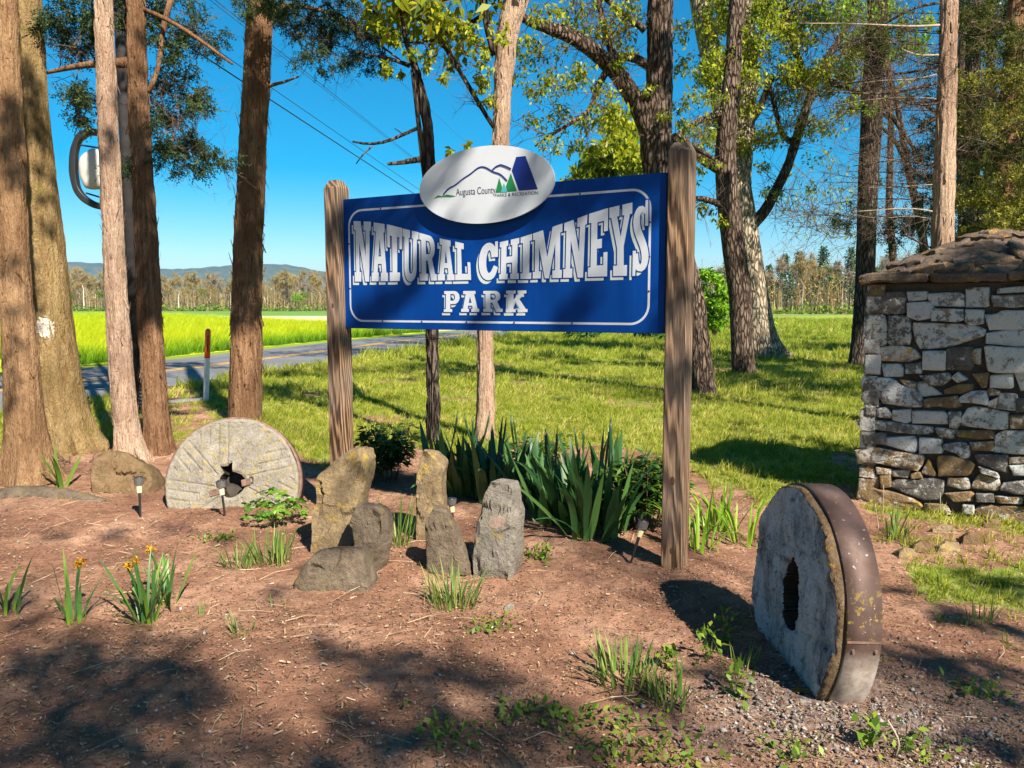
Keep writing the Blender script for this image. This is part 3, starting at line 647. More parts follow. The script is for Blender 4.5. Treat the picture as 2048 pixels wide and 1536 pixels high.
GL = {
 'I': [[(0, 0), (1, 0), (1, .14), (.8, .14), (.8, .86), (1, .86), (1, 1), (0, 1), (0, .86), (.2, .86), (.2, .14), (0, .14)]],
 'T': [[(.12, 0), (.88, 0), (.88, .16), (.67, .16), (.67, .81), (.82, .81), (.82, .6), (1, .6), (1, 1), (0, 1), (0, .6), (.18, .6), (.18, .81), (.33, .81), (.33, .16), (.12, .16)]],
 'N': [[(0, 0), (.42, 0), (.42, .16), (.31, .16), (.31, .66), (.68, 0), (.93, 0), (.93, .85), (1, .85), (1, 1), (.58, 1), (.58, .85), (.7, .85), (.7, .42), (.40, 1), (0, 1), (0, .85), (.1, .85), (.1, .16), (0, .16)]],
 'A': [[(0, 0), (.43, 0), (.43, .15), (.36, .15), (.39, .30), (.62, .30), (.65, .15), (.57, .15), (.57, 0), (1, 0), (1, .15), (.91, .15), (.74, .85), (.82, .85), (.82, 1), (.1, 1), (.1, .85), (.25, .85), (.10, .15), (0, .15)], [(.42, .43), (.59, .43), (.5, .74)]],
 'U': [[(0, 1), (0, .85), (.1, .85)] + arc(.5, .24, .4, .25, 180, 360, 13) + [(.9, .85), (1, .85), (1, 1), (.58, 1), (.58, .85), (.66, .85)] + arc(.52, .27, .14, .12, 360, 180, 9) + [(.38, .85), (.46, .85), (.46, 1)]],
 'R': [[(0, 0), (.5, 0), (.5, .15), (.4, .15), (.4, .44), (.5, .44), (.70, 0), (1.04, 0), (1.04, .15), (.94, .15), (.77, .49)] + arc(.66, .745, .30, .255, -60, 90, 10) + [(0, 1), (0, .86), (.12, .86), (.12, .15), (0, .15)], [(.4, .58), (.55, .58)] + arc(.57, .725, .13, .145, -80, 80, 7) + [(.55, .87), (.4, .87)]],
 'P': [[(0, 0), (.52, 0), (.52, .14), (.4, .14), (.4, .38), (.6, .38)] + arc(.64, .69, .34, .31, -80, 90, 11) + [(0, 1), (0, .86), (.12, .86), (.12, .14), (0, .14)], [(.4, .54), (.56, .54)] + arc(.58, .70, .12, .16, -80, 80, 7) + [(.56, .86), (.4, .86)]],
 'L': [[(0, 0), (1, 0), (1, .5), (.82, .5), (.82, .17), (.42, .17), (.42, .84), (.6, .84), (.6, 1), (0, 1), (0, .84), (.14, .84), (.14, .15), (0, .15)]],
 'H': [[(0, 0), (.43, 0), (.43, .14), (.35, .14), (.35, .42), (.65, .42), (.65, .14), (.57, .14), (.57, 0), (1, 0), (1, .14), (.92, .14), (.92, .86), (1, .86), (1, 1), (.57, 1), (.57, .86), (.65, .86), (.65, .58), (.35, .58), (.35, .86), (.43, .86), (.43, 1), (0, 1), (0, .86), (.08, .86), (.08, .14), (0, .14)]],
 'M': [[(0, 0), (.28, 0), (.28, .15), (.21, .15), (.21, .68), (.42, 0), (.56, 0), (.77, .68), (.77, .15), (.68, .15), (.68, 0), (1, 0), (1, .15), (.93, .15), (.93, .85), (1, .85), (1, 1), (.67, 1), (.5, .42), (.34, 1), (0, 1), (0, .85), (.07, .85), (.07, .15), (0, .15)]],
 'E': [[(0, 0), (1, 0), (1, .36), (.8, .36), (.8, .17), (.45, .17), (.45, .43), (.7, .43), (.7, .57), (.45, .57), (.45, .83), (.8, .83), (.8, .67), (1, .67), (1, 1), (0, 1), (0, .85), (.13, .85), (.13, .15), (0, .15)]],
 'Y': [[(.16, 0), (.8, 0), (.8, .15), (.64, .15), (.64, .42), (.9, .85), (1, .85), (1, 1), (.57, 1), (.57, .85), (.66, .85), (.5, .55), (.34, .85), (.44, .85), (.44, 1), (0, 1), (0, .85), (.08, .85), (.34, .40), (.34, .15), (.16, .15)]],
 'K': [[(0, 0), (.46, 0), (.46, .14), (.36, .14), (.36, .42), (.45, .5), (.66, .14), (.58, .14), (.58, 0), (1, 0), (1, .14), (.93, .14), (.62, .62), (.84, .86), (.96, .86), (.96, 1), (.55, 1), (.55, .86), (.62, .86), (.36, .58), (.36, .86), (.46, .86), (.46, 1), (0, 1), (0, .86), (.1, .86), (.1, .14), (0, .14)]],
}
CP = [(.80, .60), (.78, .76), (.66, .88), (.5, .91), (.3, .82), (.19, .62), (.17, .45), (.22, .25), (.34, .12), (.5, .08), (.68, .12), (.80, .24), (.88, .36)]
SP = [(.82, .66), (.80, .80), (.68, .90), (.5, .92), (.28, .86), (.19, .74), (.28, .61), (.5, .50), (.72, .38), (.82, .26), (.74, .13), (.54, .075), (.36, .085), (.22, .16), (.19, .30)]
BARS = {'C': [[(.82, .60), (1, .60), (1, 1.0), (.86, 1.0), (.86, .86), (.82, .86)]], 'S': [[(.80, .66), (1, .66), (1, 1), (.83, 1), (.80, .9)], [(0, 0), (.17, 0), (.2, .1), (.2, .34), (0, .34)]]}
Z1 = lambda x, y: (680 + x / 5.909, 380 + y / 5.909)
Z2 = lambda x, y: (1000 + x / 5.12, 380 + y / 5.12)
LETTERS = [('N', Z1, (165, 368), (370, 375), (362, 1082), (180, 1082)), ('A', Z1, (385, 380), (562, 408), (570, 1077), (378, 1079)), ('T', Z1, (557, 405), (740, 450), (730, 1075), (575, 1078)),
 ('U', Z1, (745, 455), (932, 500), (925, 1078), (748, 1080)), ('R', Z1, (940, 505), (1130, 560), (1140, 1070), (945, 1072)), ('A', Z1, (1165, 568), (1340, 607), (1358, 1066), (1158, 1069)),
 ('L', Z1, (1365, 610), (1530, 648), (1553, 1062), (1365, 1066)), ('C', Z1, (1650, 632), (1868, 606), (1874, 1064), (1645, 1068)),
 ('H', Z2, (2, 535), (200, 490), (195, 912), (-6, 916)), ('I', Z2, (215, 487), (332, 450), (322, 910), (212, 912)), ('M', Z2, (342, 447), (642, 343), (635, 900), (338, 907)),
 ('N', Z2, (662, 340), (897, 253), (868, 896), (650, 899)), ('E', Z2, (915, 245), (1110, 185), (1098, 884), (902, 890)), ('Y', Z2, (1122, 183), (1358, 128), (1345, 877), (1128, 882)),
 ('S', Z2, (1372, 122), (1520, 100), (1522, 873), (1358, 880)),
 ('P', Z1, (1235, 1195), (1420, 1194), (1420, 1442), (1230, 1442)), ('A', Z1, (1440, 1194), (1640, 1193), (1648, 1440), (1435, 1441)), ('R', Z1, (1697, 1193), (1905, 1192), (1915, 1440), (1697, 1440)),
 ('K', Z2, (65, 1030), (280, 1028), (284, 1250), (62, 1252))]
def letter_polys(ch, zf, tl, tr, br, bl):
    q = [su(*zf(*c)) for c in (bl, br, tr, tl)]
    asp = np.linalg.norm(q[3] - q[0]) / np.linalg.norm(q[1] - q[0])
    if ch == 'C': pol, bars = [stroke(CP, [.14, .15, .19, .20, .18, .15, .11], asp)], BARS['C']
    elif ch == 'S': pol, bars = [stroke(SP, [.15, .17, .22, .235, .22, .18, .15], asp)], BARS['S']
    else: pol, bars = GL[ch], []
    f = lambda x, y: q[0] * (1 - x) * (1 - y) + q[1] * x * (1 - y) + q[2] * x * y + q[3] * (1 - x) * y
    return [[f(x, y) for x, y in pl] for pl in pol], [[f(x, y) for x, y in pl] for pl in bars]

def build_sign():
    base = (BL + BR) / 2; base[2] = 0
    sg = empty("park_sign", base)
    tag(sg, "blue NATURAL CHIMNEYS PARK sign with oval plaque between two weathered timber posts", "sign")
    m = MB(); m.box(sw(SW / 2, SH / 2, -.012), SU * SW / 2, SZ * SH / 2, SN * .012); panel = m.build("sign_panel", MT["sign_blue"], sg)
    bev = panel.modifiers.new("bevel", 'BEVEL'); bev.width = .003; bev.segments = 2
    tag(panel, label="blue panel with white slab lettering and a thin white border")
    # border line with rounded corners
    b0, b1 = .05, .05; r = .115; w = .013; x0, x1 = .052, SW - .085; y0, y1 = .045, SH - .075
    def rr(i): 
        o = []
        for cx, cy, a in ((x1 - r, y1 - r, 0), (x0 + r, y1 - r, 90), (x0 + r, y0 + r, 180), (x1 - r, y0 + r, 270)): o += arc(cx, cy, r - i, r - i, a, a + 90, 10)
        return o
    on_sign("border_line", [rr(0), rr(w)], "sign_white", panel, .0006)
    sc = MB(); 
    for u, v in [(x0 + (x1 - x0) * f, y1 - w / 2) for f in (.13, .30, .62, .80)] + [(x0 + (x1 - x0) * f, y0 + w / 2) for f in (.13, .28, .44, .60, .78)] + [(x0 + w / 2, y0 + (y1 - y0) * f) for f in (.3, .7)] + [(x1 - w / 2, y0 + (y1 - y0) * f) for f in (.25, .5, .75)]:
        V, Fc = tube([sw(u, v, .001), sw(u, v, .004)], [.006, .005], 8); so = obj("screw", V, Fc, MT["screw"], panel)
    for ch, zf, tl, tr, br, bl in LETTERS:
        pol, bars = letter_polys(ch, zf, tl, tr, br, bl)
        sh = np.array([-.0205, -.0245]) if zf(*tl)[1] < 575 else np.array([-.016, -.022])
        mv = lambda pp: [[np.asarray(q) + sh for q in pl] for pl in pp]
        for nm, ps, mt, off, offset in (("letter_shadow", mv(pol), "sign_shadow", .0010, -.0015), ("letter_outline", pol, "sign_blue", .0022, .007), ("letter", pol, "sign_white", .0034, 0.0)):
            o = on_sign(nm, ps, mt, panel, off, .0004, offset)
            if bars:
                bb = mv(bars) if nm == "letter_shadow" else bars
                for k, pl in enumerate(bb):
                    me2 = curve_mesh([pl], .0004, offset); me2.transform(SIGN_M @ Matrix.Translation((0, 0, off + .0003)))
                    bm = bmesh.new(); bm.from_mesh(o.data); bm.from_mesh(me2); bm.to_mesh(o.data); bm.free(); bpy.data.meshes.remove(me2)
    # oval plaque standing proud of the panel
    PO = .055
    cu = (su(839, 385, PO) + su(1109, 352, PO)) / 2; hu = np.linalg.norm(su(1109, 352, PO) - su(839, 385, PO)) / 2
    vt = su(985, 290, PO)[1]; vb = su(965, 447, PO)[1]; cv = (vt + vb) / 2; hv = (vt - vb) / 2
    pl = on_sign("oval_plaque", [arc(cu[0], cv, hu, hv, 0, 356.4, 100)], "plaque", sg, PO - .006, .006)
    tag(pl, label="white oval plaque with hills, trees and county lettering")
    m = MB()
    for du in (-.12, .12):
        m.box(sw(cu[0] + du, cv - hv * .45, PO / 2 - .006), SU * .02, SZ * .05, SN * (PO / 2 - .0061))
    m.build("spacer", MT["grey_plastic"], sg)
    Z3 = lambda x, y: su(830 + x / 7.062, 280 + y / 7.062, PO)
    def emb(name, pts, mat, off=.0008): on_sign(name, [[Z3(*p) for p in pts]], mat, pl, PO + off)
    def line(name, pts, w, mat, off=.0008):
        p = resample(np.array([(*Z3(*q), 0) for q in pts]), 40)[:, :2]; t = np.gradient(p, axis=0); t /= np.linalg.norm(t, axis=1)[:, None]; n = np.stack([-t[:, 1], t[:, 0]], 1) * w
        on_sign(name, [list(p + n) + list((p - n)[::-1])], mat, pl, PO + off)
    emb("chimney_shape", [(1430, 240), (1562, 226), (1735, 695), (1470, 718), (1368, 432)], "navy")
    emb("tree_shape", [(1190, 535), (1232, 665), (1215, 742), (1135, 748)], "emblem_green"); emb("tree_shape", [(1355, 468), (1440, 722), (1310, 733), (1285, 655)], "emblem_green"); emb("tree_shape", [(1258, 605), (1308, 735), (1215, 742)], "emblem_teal", .0020)
    line("hill_line", [(400, 775), (480, 680), (570, 640), (690, 540), (790, 480), (880, 400), (950, 372), (1020, 395), (1110, 455), (1200, 475), (1250, 520), (1305, 578)], .0042, "navy", .0030)
    line("hill_line", [(1095, 425), (1150, 375), (1215, 350), (1290, 375), (1362, 410)], .0042, "navy", .0042)
    emb("hill_foot", [(265, 830), (330, 780), (390, 795), (450, 770), (540, 785), (580, 795), (500, 805), (400, 803), (330, 808)], "emblem_green", .0016)
    def text(s, x0, x1, y0, y1, mat, cap):
        cu_ = bpy.data.curves.new("t", 'FONT'); cu_.body = s; cu_.size = 1.0; cu_.extrude = 0.0; ob = bpy.data.objects.new("t", cu_)
        me = bpy.data.meshes.new_from_object(ob); bpy.data.objects.remove(ob)
        co = np.array([v.co[:] for v in me.vertices]); lo = co.min(0)
        A = Z3(x0, y0); B = Z3(x1, y1); kx = (B[0] - A[0]) / (co[:, 0].max() - lo[0]); ky = cap / 7.062 * 4.95 / F / .70
        M = Matrix.Translation((A[0], A[1], PO + .0012)) @ Matrix.Shear('XY', 4, (0, 0)) @ Matrix.Diagonal((kx, ky, 1, 1)) @ Matrix.Translation((-lo[0], 0, 0))
        sl = (B[1] - A[1]) / (B[0] - A[0]); Sh = Matrix.Identity(4); Sh[1][0] = sl
        me.transform(SIGN_M @ Matrix.Translation((A[0], A[1], 0)) @ Sh @ Matrix.Translation((-A[0], -A[1], 0)) @ M); me.materials.append(MT[mat]); me.name = "lettering"
        obj_mesh("lettering", me, pl)
    text("Augusta County", 580, 1140, 784, 752, "ink", 98); text("PARKS & RECREATION", 1128, 1738, 808, 768, "ink", 44)
    # posts
    hw = .062
    def post(cx, cy, top, label):
        c = np.array([cx, cy, 0]); m = MB(); zs = [-.15] + list(np.linspace(.05, top - .05, 9)) + [top]; V = []; Fc = []; rg = np.random.default_rng(int(top * 100))
        prof = []
        for k in range(4):
            a = SU * (1 if k in (0, 3) else -1); b = SN * (1 if k in (0, 1) else -1); t = SN * (1 if k in (0, 1) else -1)
            prof += [(a * hw + b * (hw - .007), ), (a * (hw - .007) + b * hw, )] if k in (0, 2) else [(a * (hw - .007) + b * hw, ), (a * hw + b * (hw - .007), )]
        for z in zs:
            s = 1.0 if z < top else .62; zz = z if z < top else top
            for (q,) in prof: V.append(c + q * s + SZ * zz + rg.normal(0, .0008, 3))
        n = 8
        for i in range(len(zs) - 1):
            for j in range(n): Fc.append((i * n + j, i * n + (j + 1) % n, (i + 1) * n + (j + 1) % n, (i + 1) * n + j))
        Fc.append(tuple((len(zs) - 1) * n + j for j in range(n))); o = obj("post", V, Fc, MT["post_wood"], sg); bm = bmesh.new(); bm.from_mesh(o.data); bmesh.ops.recalc_face_normals(bm, faces=bm.faces); bm.to_mesh(o.data); bm.free()
        o["label"] = label
        return o
    rp = post(.936 - .012, 4.442 - .006, P(1364, 287, 4.44)[2], "right timber post, greyer, with dark knots"); lp = post(*(BL + SU * -.052 - SN * .004)[:2], P(665, 362, 5.6)[2], "left timber post, browner, base hidden by standing stones")
    for par, c, z, s in ((rp, np.array([.924, 4.436, 0]), .53, 1.0), (rp, np.array([.924, 4.436, 0]), .13, .7), (rp, np.array([.924, 4.436, 0]), 1.75, .7), (lp, BL * [1, 1, 0] + SU * -.052 - SN * .004, 1.95, .7), (lp, BL * [1, 1, 0] + SU * -.052 - SN * .004, 1.5, .8)):
        V = [c + SN * (hw + .0012) + SZ * z] + [c + SN * (hw + .0006) + SU * math.cos(a) * .014 * s + SZ * (z + math.sin(a) * .026 * s) for a in np.linspace(0, 2 * math.pi, 15)[:-1]]
        obj("knot", V, [(0, i, i % 14 + 1) for i in range(1, 15)], MT["knot"], par)
build_sign()

# ------------------------------------------------------------------ rocks
def rock_mesh(outline, thick, o0, ax, ay, an, mat, seed=0, npts=30, rough=.03, prof=None, nscale=6.0, soft=2, facets=0, tilt=.2):
    """outline: 2D loop in (ax, ay) from o0; body runs from the front plane back along -an."""
    ol = np.asarray(outline, float); ol = np.concatenate([ol, ol[:1]])
    s = np.r_[0, np.cumsum(np.linalg.norm(np.diff(ol, axis=0), axis=1))]; t = np.linspace(0, s[-1], npts + 1)[:-1]
    q = np.stack([np.interp(t, s, ol[:, 0]), np.interp(t, s, ol[:, 1])], 1)
    for _ in range(soft): q = q * .72 + .14 * (np.roll(q, 1, 0) + np.roll(q, -1, 0))
    c = q.mean(0); prof = prof or [(.12, -.03), (.24, -.03), (.36, -.03), (.48, -.02), (.6, -.02), (.72, -.01), (.82, .0), (.91, .01), (.97, .02), (1.0, .06), (1.0, .15), (1.01, .35), (1.01, .6), (.98, .85), (.85, 1.0)]
    size = np.ptp(q, axis=0).max(); V = []
    off = Vector((seed * 3.1, seed * 7.7, seed * 1.3))
    def put(p2, d):
        p = o0 + ax * p2[0] + ay * p2[1] - an * d
        v = mnoise.noise_vector(Vector(p * nscale) + off) * .5 + mnoise.noise_vector(Vector(p * nscale * 3.1) + off) * .35 + mnoise.noise_vector(Vector(p * nscale * 7.0) + off) * .22
        cell = mnoise.cell(Vector(p * nscale * 1.6) + off) - .5; rid = abs(mnoise.noise(Vector(p * nscale * np.array([.8, .8, 2.2])) + off)) + .5 * abs(mnoise.noise(Vector(p * nscale * 2.3) + off))
        V.append(p + np.array(v) * rough * size * .7 - an * (cell * .6 + rid * .8 - .3) * rough * size)
    put(c, prof[0][1] * thick)
    for sc, d in prof:
        for r in q: put(c + (r - c) * sc, d * thick)
    put(c, thick)
    if facets:                                                     # break the surface into fracture planes
        A = np.array(V); rg = np.random.default_rng(seed + 50); ctr_ = o0 + ax * c[0] + ay * c[1] - an * thick * .5
        nm = A - ctr_; u_, w_, d_ = nm @ ax, nm @ ay, nm @ an; ext = np.array([np.abs(u_).max(), np.abs(w_).max(), np.abs(d_).max()]) + 1e-6
        loc = np.stack([u_, w_, d_], 1) / ext; Nl = np.sign(loc) * np.abs(loc) ** 5; Nw = unit(Nl[:, :1] * ax + Nl[:, 1:2] * ay + Nl[:, 2:] * an)
        sd_ = rg.choice(len(A), facets, replace=False); sn = unit(Nw[sd_] + rg.normal(0, tilt, (facets, 3))); D_ = np.linalg.norm((A[:, None] - A[sd_][None]), axis=2) + .35 * size * (1 - Nw @ Nw[sd_].T); k_ = D_.argmin(1)
        dist = np.einsum('ij,ij->i', A - A[sd_][k_], sn[k_]); lim = .05 * size; V = list(A - sn[k_] * np.clip(dist, -lim, lim)[:, None] * .85)
    n = npts; Fc = [(0, 1 + (j + 1) % n, 1 + j) for j in range(n)]
    for i in range(len(prof) - 1):
        a, b = 1 + i * n, 1 + (i + 1) * n
        Fc += [(a + j, a + (j + 1) % n, b + (j + 1) % n, b + j) for j in range(n)]
    e = 1 + len(prof) * n; a = e - n; Fc += [(e, a + j, a + (j + 1) % n) for j in range(n)]
    me = make_mesh("rock", V, Fc, mat, True)
    bm = bmesh.new(); bm.from_mesh(me); bmesh.ops.recalc_face_normals(bm, faces=bm.faces); bm.to_mesh(me); bm.free()
    try: me.set_sharp_from_angle(angle=math.radians(26 if facets else 38))
    except Exception: pass
    return me
def rock_px(name, pts, Y, ang, lean, thick, mat, label, cat="stone", seed=1, group=None, rough=.045, npts=84, parent=None, facets=34, tilt=.16):
    a = math.radians(ang); an = unit(np.array([-math.sin(a) , -math.cos(a), math.tan(math.radians(lean))]))
    xs = [p[0] for p in pts]; base = P(sum(xs) / len(xs), max(p[1] for p in pts), Y); base = np.array([base[0], Y, 0.])
    ax = unit(np.cross(np.array([0, 0, 1.]), an)) ; ay = unit(np.cross(an, ax))
    ol = []
    for p in pts:
        d = onplane(p[0], p[1], base, an) - base; ol.append((np.dot(d, ax), np.dot(d, ay)))
    me = rock_mesh(ol, thick, base, ax, ay, an, MT[mat], seed, npts, rough * .75, soft=0, facets=facets, tilt=tilt); me.name = name
    if parent is not None: return obj_mesh(name, me, parent)
    o = obj_mesh(name, me)
    return tag(o, label, cat, group)
def standing_stones():
    s1 = rock_px("standing_stone", [(622, 1112), (624, 1040), (630, 985), (640, 955), (665, 930), (700, 908), (728, 888), (737, 892), (728, 950), (714, 1010), (705, 1060), (712, 1112)], 4.72, 14, 6, .15, "stand_stone", "tall tapering tan standing stone with lichen, its tip slanting right", seed=2, rough=.03, facets=18, tilt=.055)
    rock_px("standing_stone", [(704, 1020), (712, 1011), (742, 1013), (762, 1026), (764, 1060), (757, 1105), (750, 1152), (706, 1152), (709, 1090), (704, 1050)], 4.45, 22, 3, .13, "stand_dark", "dark upright block stone leaning on the tall tapering stone", seed=3, rough=.03, facets=14, tilt=.07)
    rock_px("boulder", [(576, 1194), (584, 1166), (600, 1140), (628, 1112), (655, 1098), (690, 1094), (712, 1096), (726, 1112), (732, 1150), (740, 1194)], 4.12, 4, 16, .24, "stand_dark", "low brown boulder lying in front of the tall tapering stone", seed=4, rough=.04, facets=22, tilt=.10)
    rock_px("standing_stone", [(832, 1092), (833, 1000), (835, 925), (842, 906), (865, 907), (884, 922), (883, 985), (887, 1030), (890, 1092)], 5.05, 10, 4, .13, "stand_stone", "slim tan standing stone with rounded top behind the leaning wedge", seed=5, rough=.035, facets=18, tilt=.07)
    rock_px("standing_stone", [(856, 1150), (852, 1100), (850, 1050), (866, 1014), (890, 1024), (908, 1060), (922, 1105), (938, 1150)], 4.42, 12, 8, .13, "stand_dark", "brown wedge stone leaning against the slim standing stone", seed=6, rough=.03, facets=18, tilt=.09)
    s6 = rock_px("standing_stone", [(944, 1160), (946, 1105), (955, 1050), (972, 985), (985, 963), (1015, 965), (1022, 990), (1021, 1060), (1020, 1110), (1018, 1162)], 4.34, 24, 5, .17, "stand_grey", "squat grey standing stone with a pink scar and a crosswise crack", seed=7, rough=.035, facets=26, tilt=.11)
    a = math.radians(24); an = unit(np.array([-math.sin(a), -math.cos(a), math.tan(math.radians(5))])); base = np.array([-.06, 4.34 - .028, 0])
    ax = unit(np.cross(np.array([0, 0, 1.]), an)); ay = unit(np.cross(an, ax))
    ol = [(np.dot(onplane(px, py, base, an) - base, ax), np.dot(onplane(px, py, base, an) - base, ay)) for px, py in ((972, 1045), (985, 1036), (1008, 1033), (1014, 1044), (1000, 1056), (980, 1057))]
    me = rock_mesh(ol, .035, base, ax, ay, an, MT["stand_pink"], 3, 16, .03); me.name = "scar"; obj_mesh("scar", me, s6)
    rock_px("boulder", [(180, 1000), (182, 945), (190, 915), (215, 897), (250, 905), (285, 930), (300, 965), (298, 1000)], 6.35, 0, 22, .45, "boulder", "brown mossy boulder at the foot of the pale cedar trunk", seed=8, rough=.09)
    rock_px("small_rock", [(1008, 1234), (1008, 1215), (1016, 1208), (1027, 1212), (1026, 1234)], 3.83, 10, 10, .05, "mill_light", "single small whitish rock on bare earth in front of the standing stones", "rock", 9)
    rock_px("small_rock", [(1752, 1352), (1756, 1325), (1770, 1310), (1786, 1322), (1790, 1352)], 3.25, 0, 15, .12, "boulder", "round tan rock tucked behind the right millstone", "rock", 10)
    rock_px("flat_rock", [(72, 1030), (84, 1012), (108, 1008), (124, 1018), (122, 1030)], 5.85, 0, 60, .12, "stand_stone", "flat tan rock lying on bare earth at the far left", "rock", 11)
    for k, (x, y, w, h, lab) in enumerate(((1816, 1108, 34, 14, "pale oval rock nearest the millstone among the small rocks by the pillar"), (1850, 1098, 44, 18, "tan rock second from the millstone among the small rocks by the pillar"), (1900, 1100, 46, 18, "brown flat rock in the middle of the small rocks by the pillar"), (1944, 1086, 38, 24, "tallest of the small rocks by the pillar, at their right end"), (1890, 1062, 50, 14, "low brown rock lying closest to the pillar base"), (1985, 1050, 40, 14, "reddish rock lying in the grass at the pillar base near the right edge"))):
        rock_px("small_rock", [(x - w / 2, y + 8), (x - w * .45, y - h * .5), (x - w * .1, y - h), (x + w * .3, y - h * .8), (x + w / 2, y - h * .1), (x + w / 2, y + 8)], G(x, y + 5)[1], 5 * k - 10, 30, .13, "boulder" if k % 2 else "stand_stone", lab, "rock", 20 + k)
standing_stones()

# ------------------------------------------------------------------ millstones
def millstone(name, C, n, R, thick, face_mat, rim_mat, label, hole, hole_pts=None, furrows=None, band=(.03, .12), seed=0, lip=.0, rough=.004, back_mat=None):
    n = unit(np.asarray(n, float)); U = unit(np.cross(np.array([0, 0, 1.]), n)); W = np.cross(n, U); rg = np.random.default_rng(seed)
    root = empty(name, (C[0], C[1], 0)); tag(root, label, "millstone")
    na, nr = 360, 84; a = np.arange(na) / na * 2 * math.pi
    rin = np.array([hole(t) for t in a])
    rout = R * (1 + .006 * np.sin(5 * a + seed) + .004 * np.sin(11 * a + 2 * seed))
    f = np.linspace(0, 1, nr); rr = rin[:, None] * (1 - f) + rout[:, None] * f
    x = rr * np.cos(a)[:, None]; y = rr * np.sin(a)[:, None]
    d = rg.normal(0, rough * .35, x.shape); d[1:-1, 1:-1] = (d[1:-1, 1:-1] + d[:-2, 1:-1] + d[2:, 1:-1] + d[1:-1, :-2] + d[1:-1, 2:]) / 2.6
    d += rough * 1.5 * np.sin(7 * x / R + seed) * np.sin(6 * y / R + 1)
    if furrows is not None: d += furrows(x, y)
    edge = np.clip((f - .96) / .04, 0, 1)[None]; d = d - edge ** 2 * .012
    d = d - np.clip((.05 - f) / .05, 0, 1)[None] * .012
    ctr = np.asarray(C, float)
    face = ctr + x[..., None] * U + y[..., None] * W + d[..., None] * n
    rows = [face[:, i] for i in range(nr)]
    for k, dd in ((.999, .03), (1.0, thick * .5), (1.0, thick)): rows.append(ctr + (rout * k)[:, None] * (np.cos(a)[:, None] * U + np.sin(a)[:, None] * W) - n * (dd + rough * .8 * np.sin(23 * a + seed) * np.sin(9 * a))[:, None])
    rows.append(ctr + rin[:, None] * (np.cos(a)[:, None] * U + np.sin(a)[:, None] * W) - n * thick)
    hole_rows = [rows[-1], ctr + (rin * .97)[:, None] * (np.cos(a)[:, None] * U + np.sin(a)[:, None] * W) - n * thick * .5 + rg.normal(0, .003, (na, 3)), rows[0]]
    def ringmesh(nm, rs, mat, par, smooth=True):
        V = np.concatenate(rs); m = len(rs); i = np.arange(m * na).reshape(m, na); j = np.roll(i, -1, 1)
        Fc = np.stack([i[:-1], j[:-1], j[1:], i[1:]], -1).reshape(-1, 4); o = obj(nm, V, Fc, mat, par, smooth)
        bm = bmesh.new(); bm.from_mesh(o.data); bmesh.ops.recalc_face_normals(bm, faces=bm.faces); bm.to_mesh(o.data); bm.free(); return o
    st = ringmesh("stone_face", rows[:nr - 3], MT[face_mat], root)
    ringmesh("stone_edge", rows[nr - 4:], MT[back_mat or face_mat], root)
    ringmesh("eye_wall", hole_rows, MT["hole_shade"], root)
    if band:
        cs = np.cos(a)[:, None] * U + np.sin(a)[:, None] * W; R2 = (rout.max() + .008) * (1 + .003 * np.sin(3 * a))[:, None]
        ringmesh("iron_band", [ctr + cs * (R2 - .012) - n * band[0], ctr + cs * R2 - n * band[0], ctr + cs * R2 - n * (band[0] + band[1]) * .5, ctr + cs * R2 - n * band[1], ctr + cs * (R2 - .012) - n * band[1]], MT[rim_mat], root, False)
    V = [ctr - n * thick * .72] + [ctr + rin[k] * 1.02 * (math.cos(a[k]) * U + math.sin(a[k]) * W) - n * thick * .72 for k in range(0, na, 6)]
    obj("added_plug", V, [(0, 1 + (k + 1) % 50, 1 + k) for k in range(50)], MT["hole_shade"], root)  # plug added inside the eye to shut out light and keep it dark
    return root, ctr, U, W, n
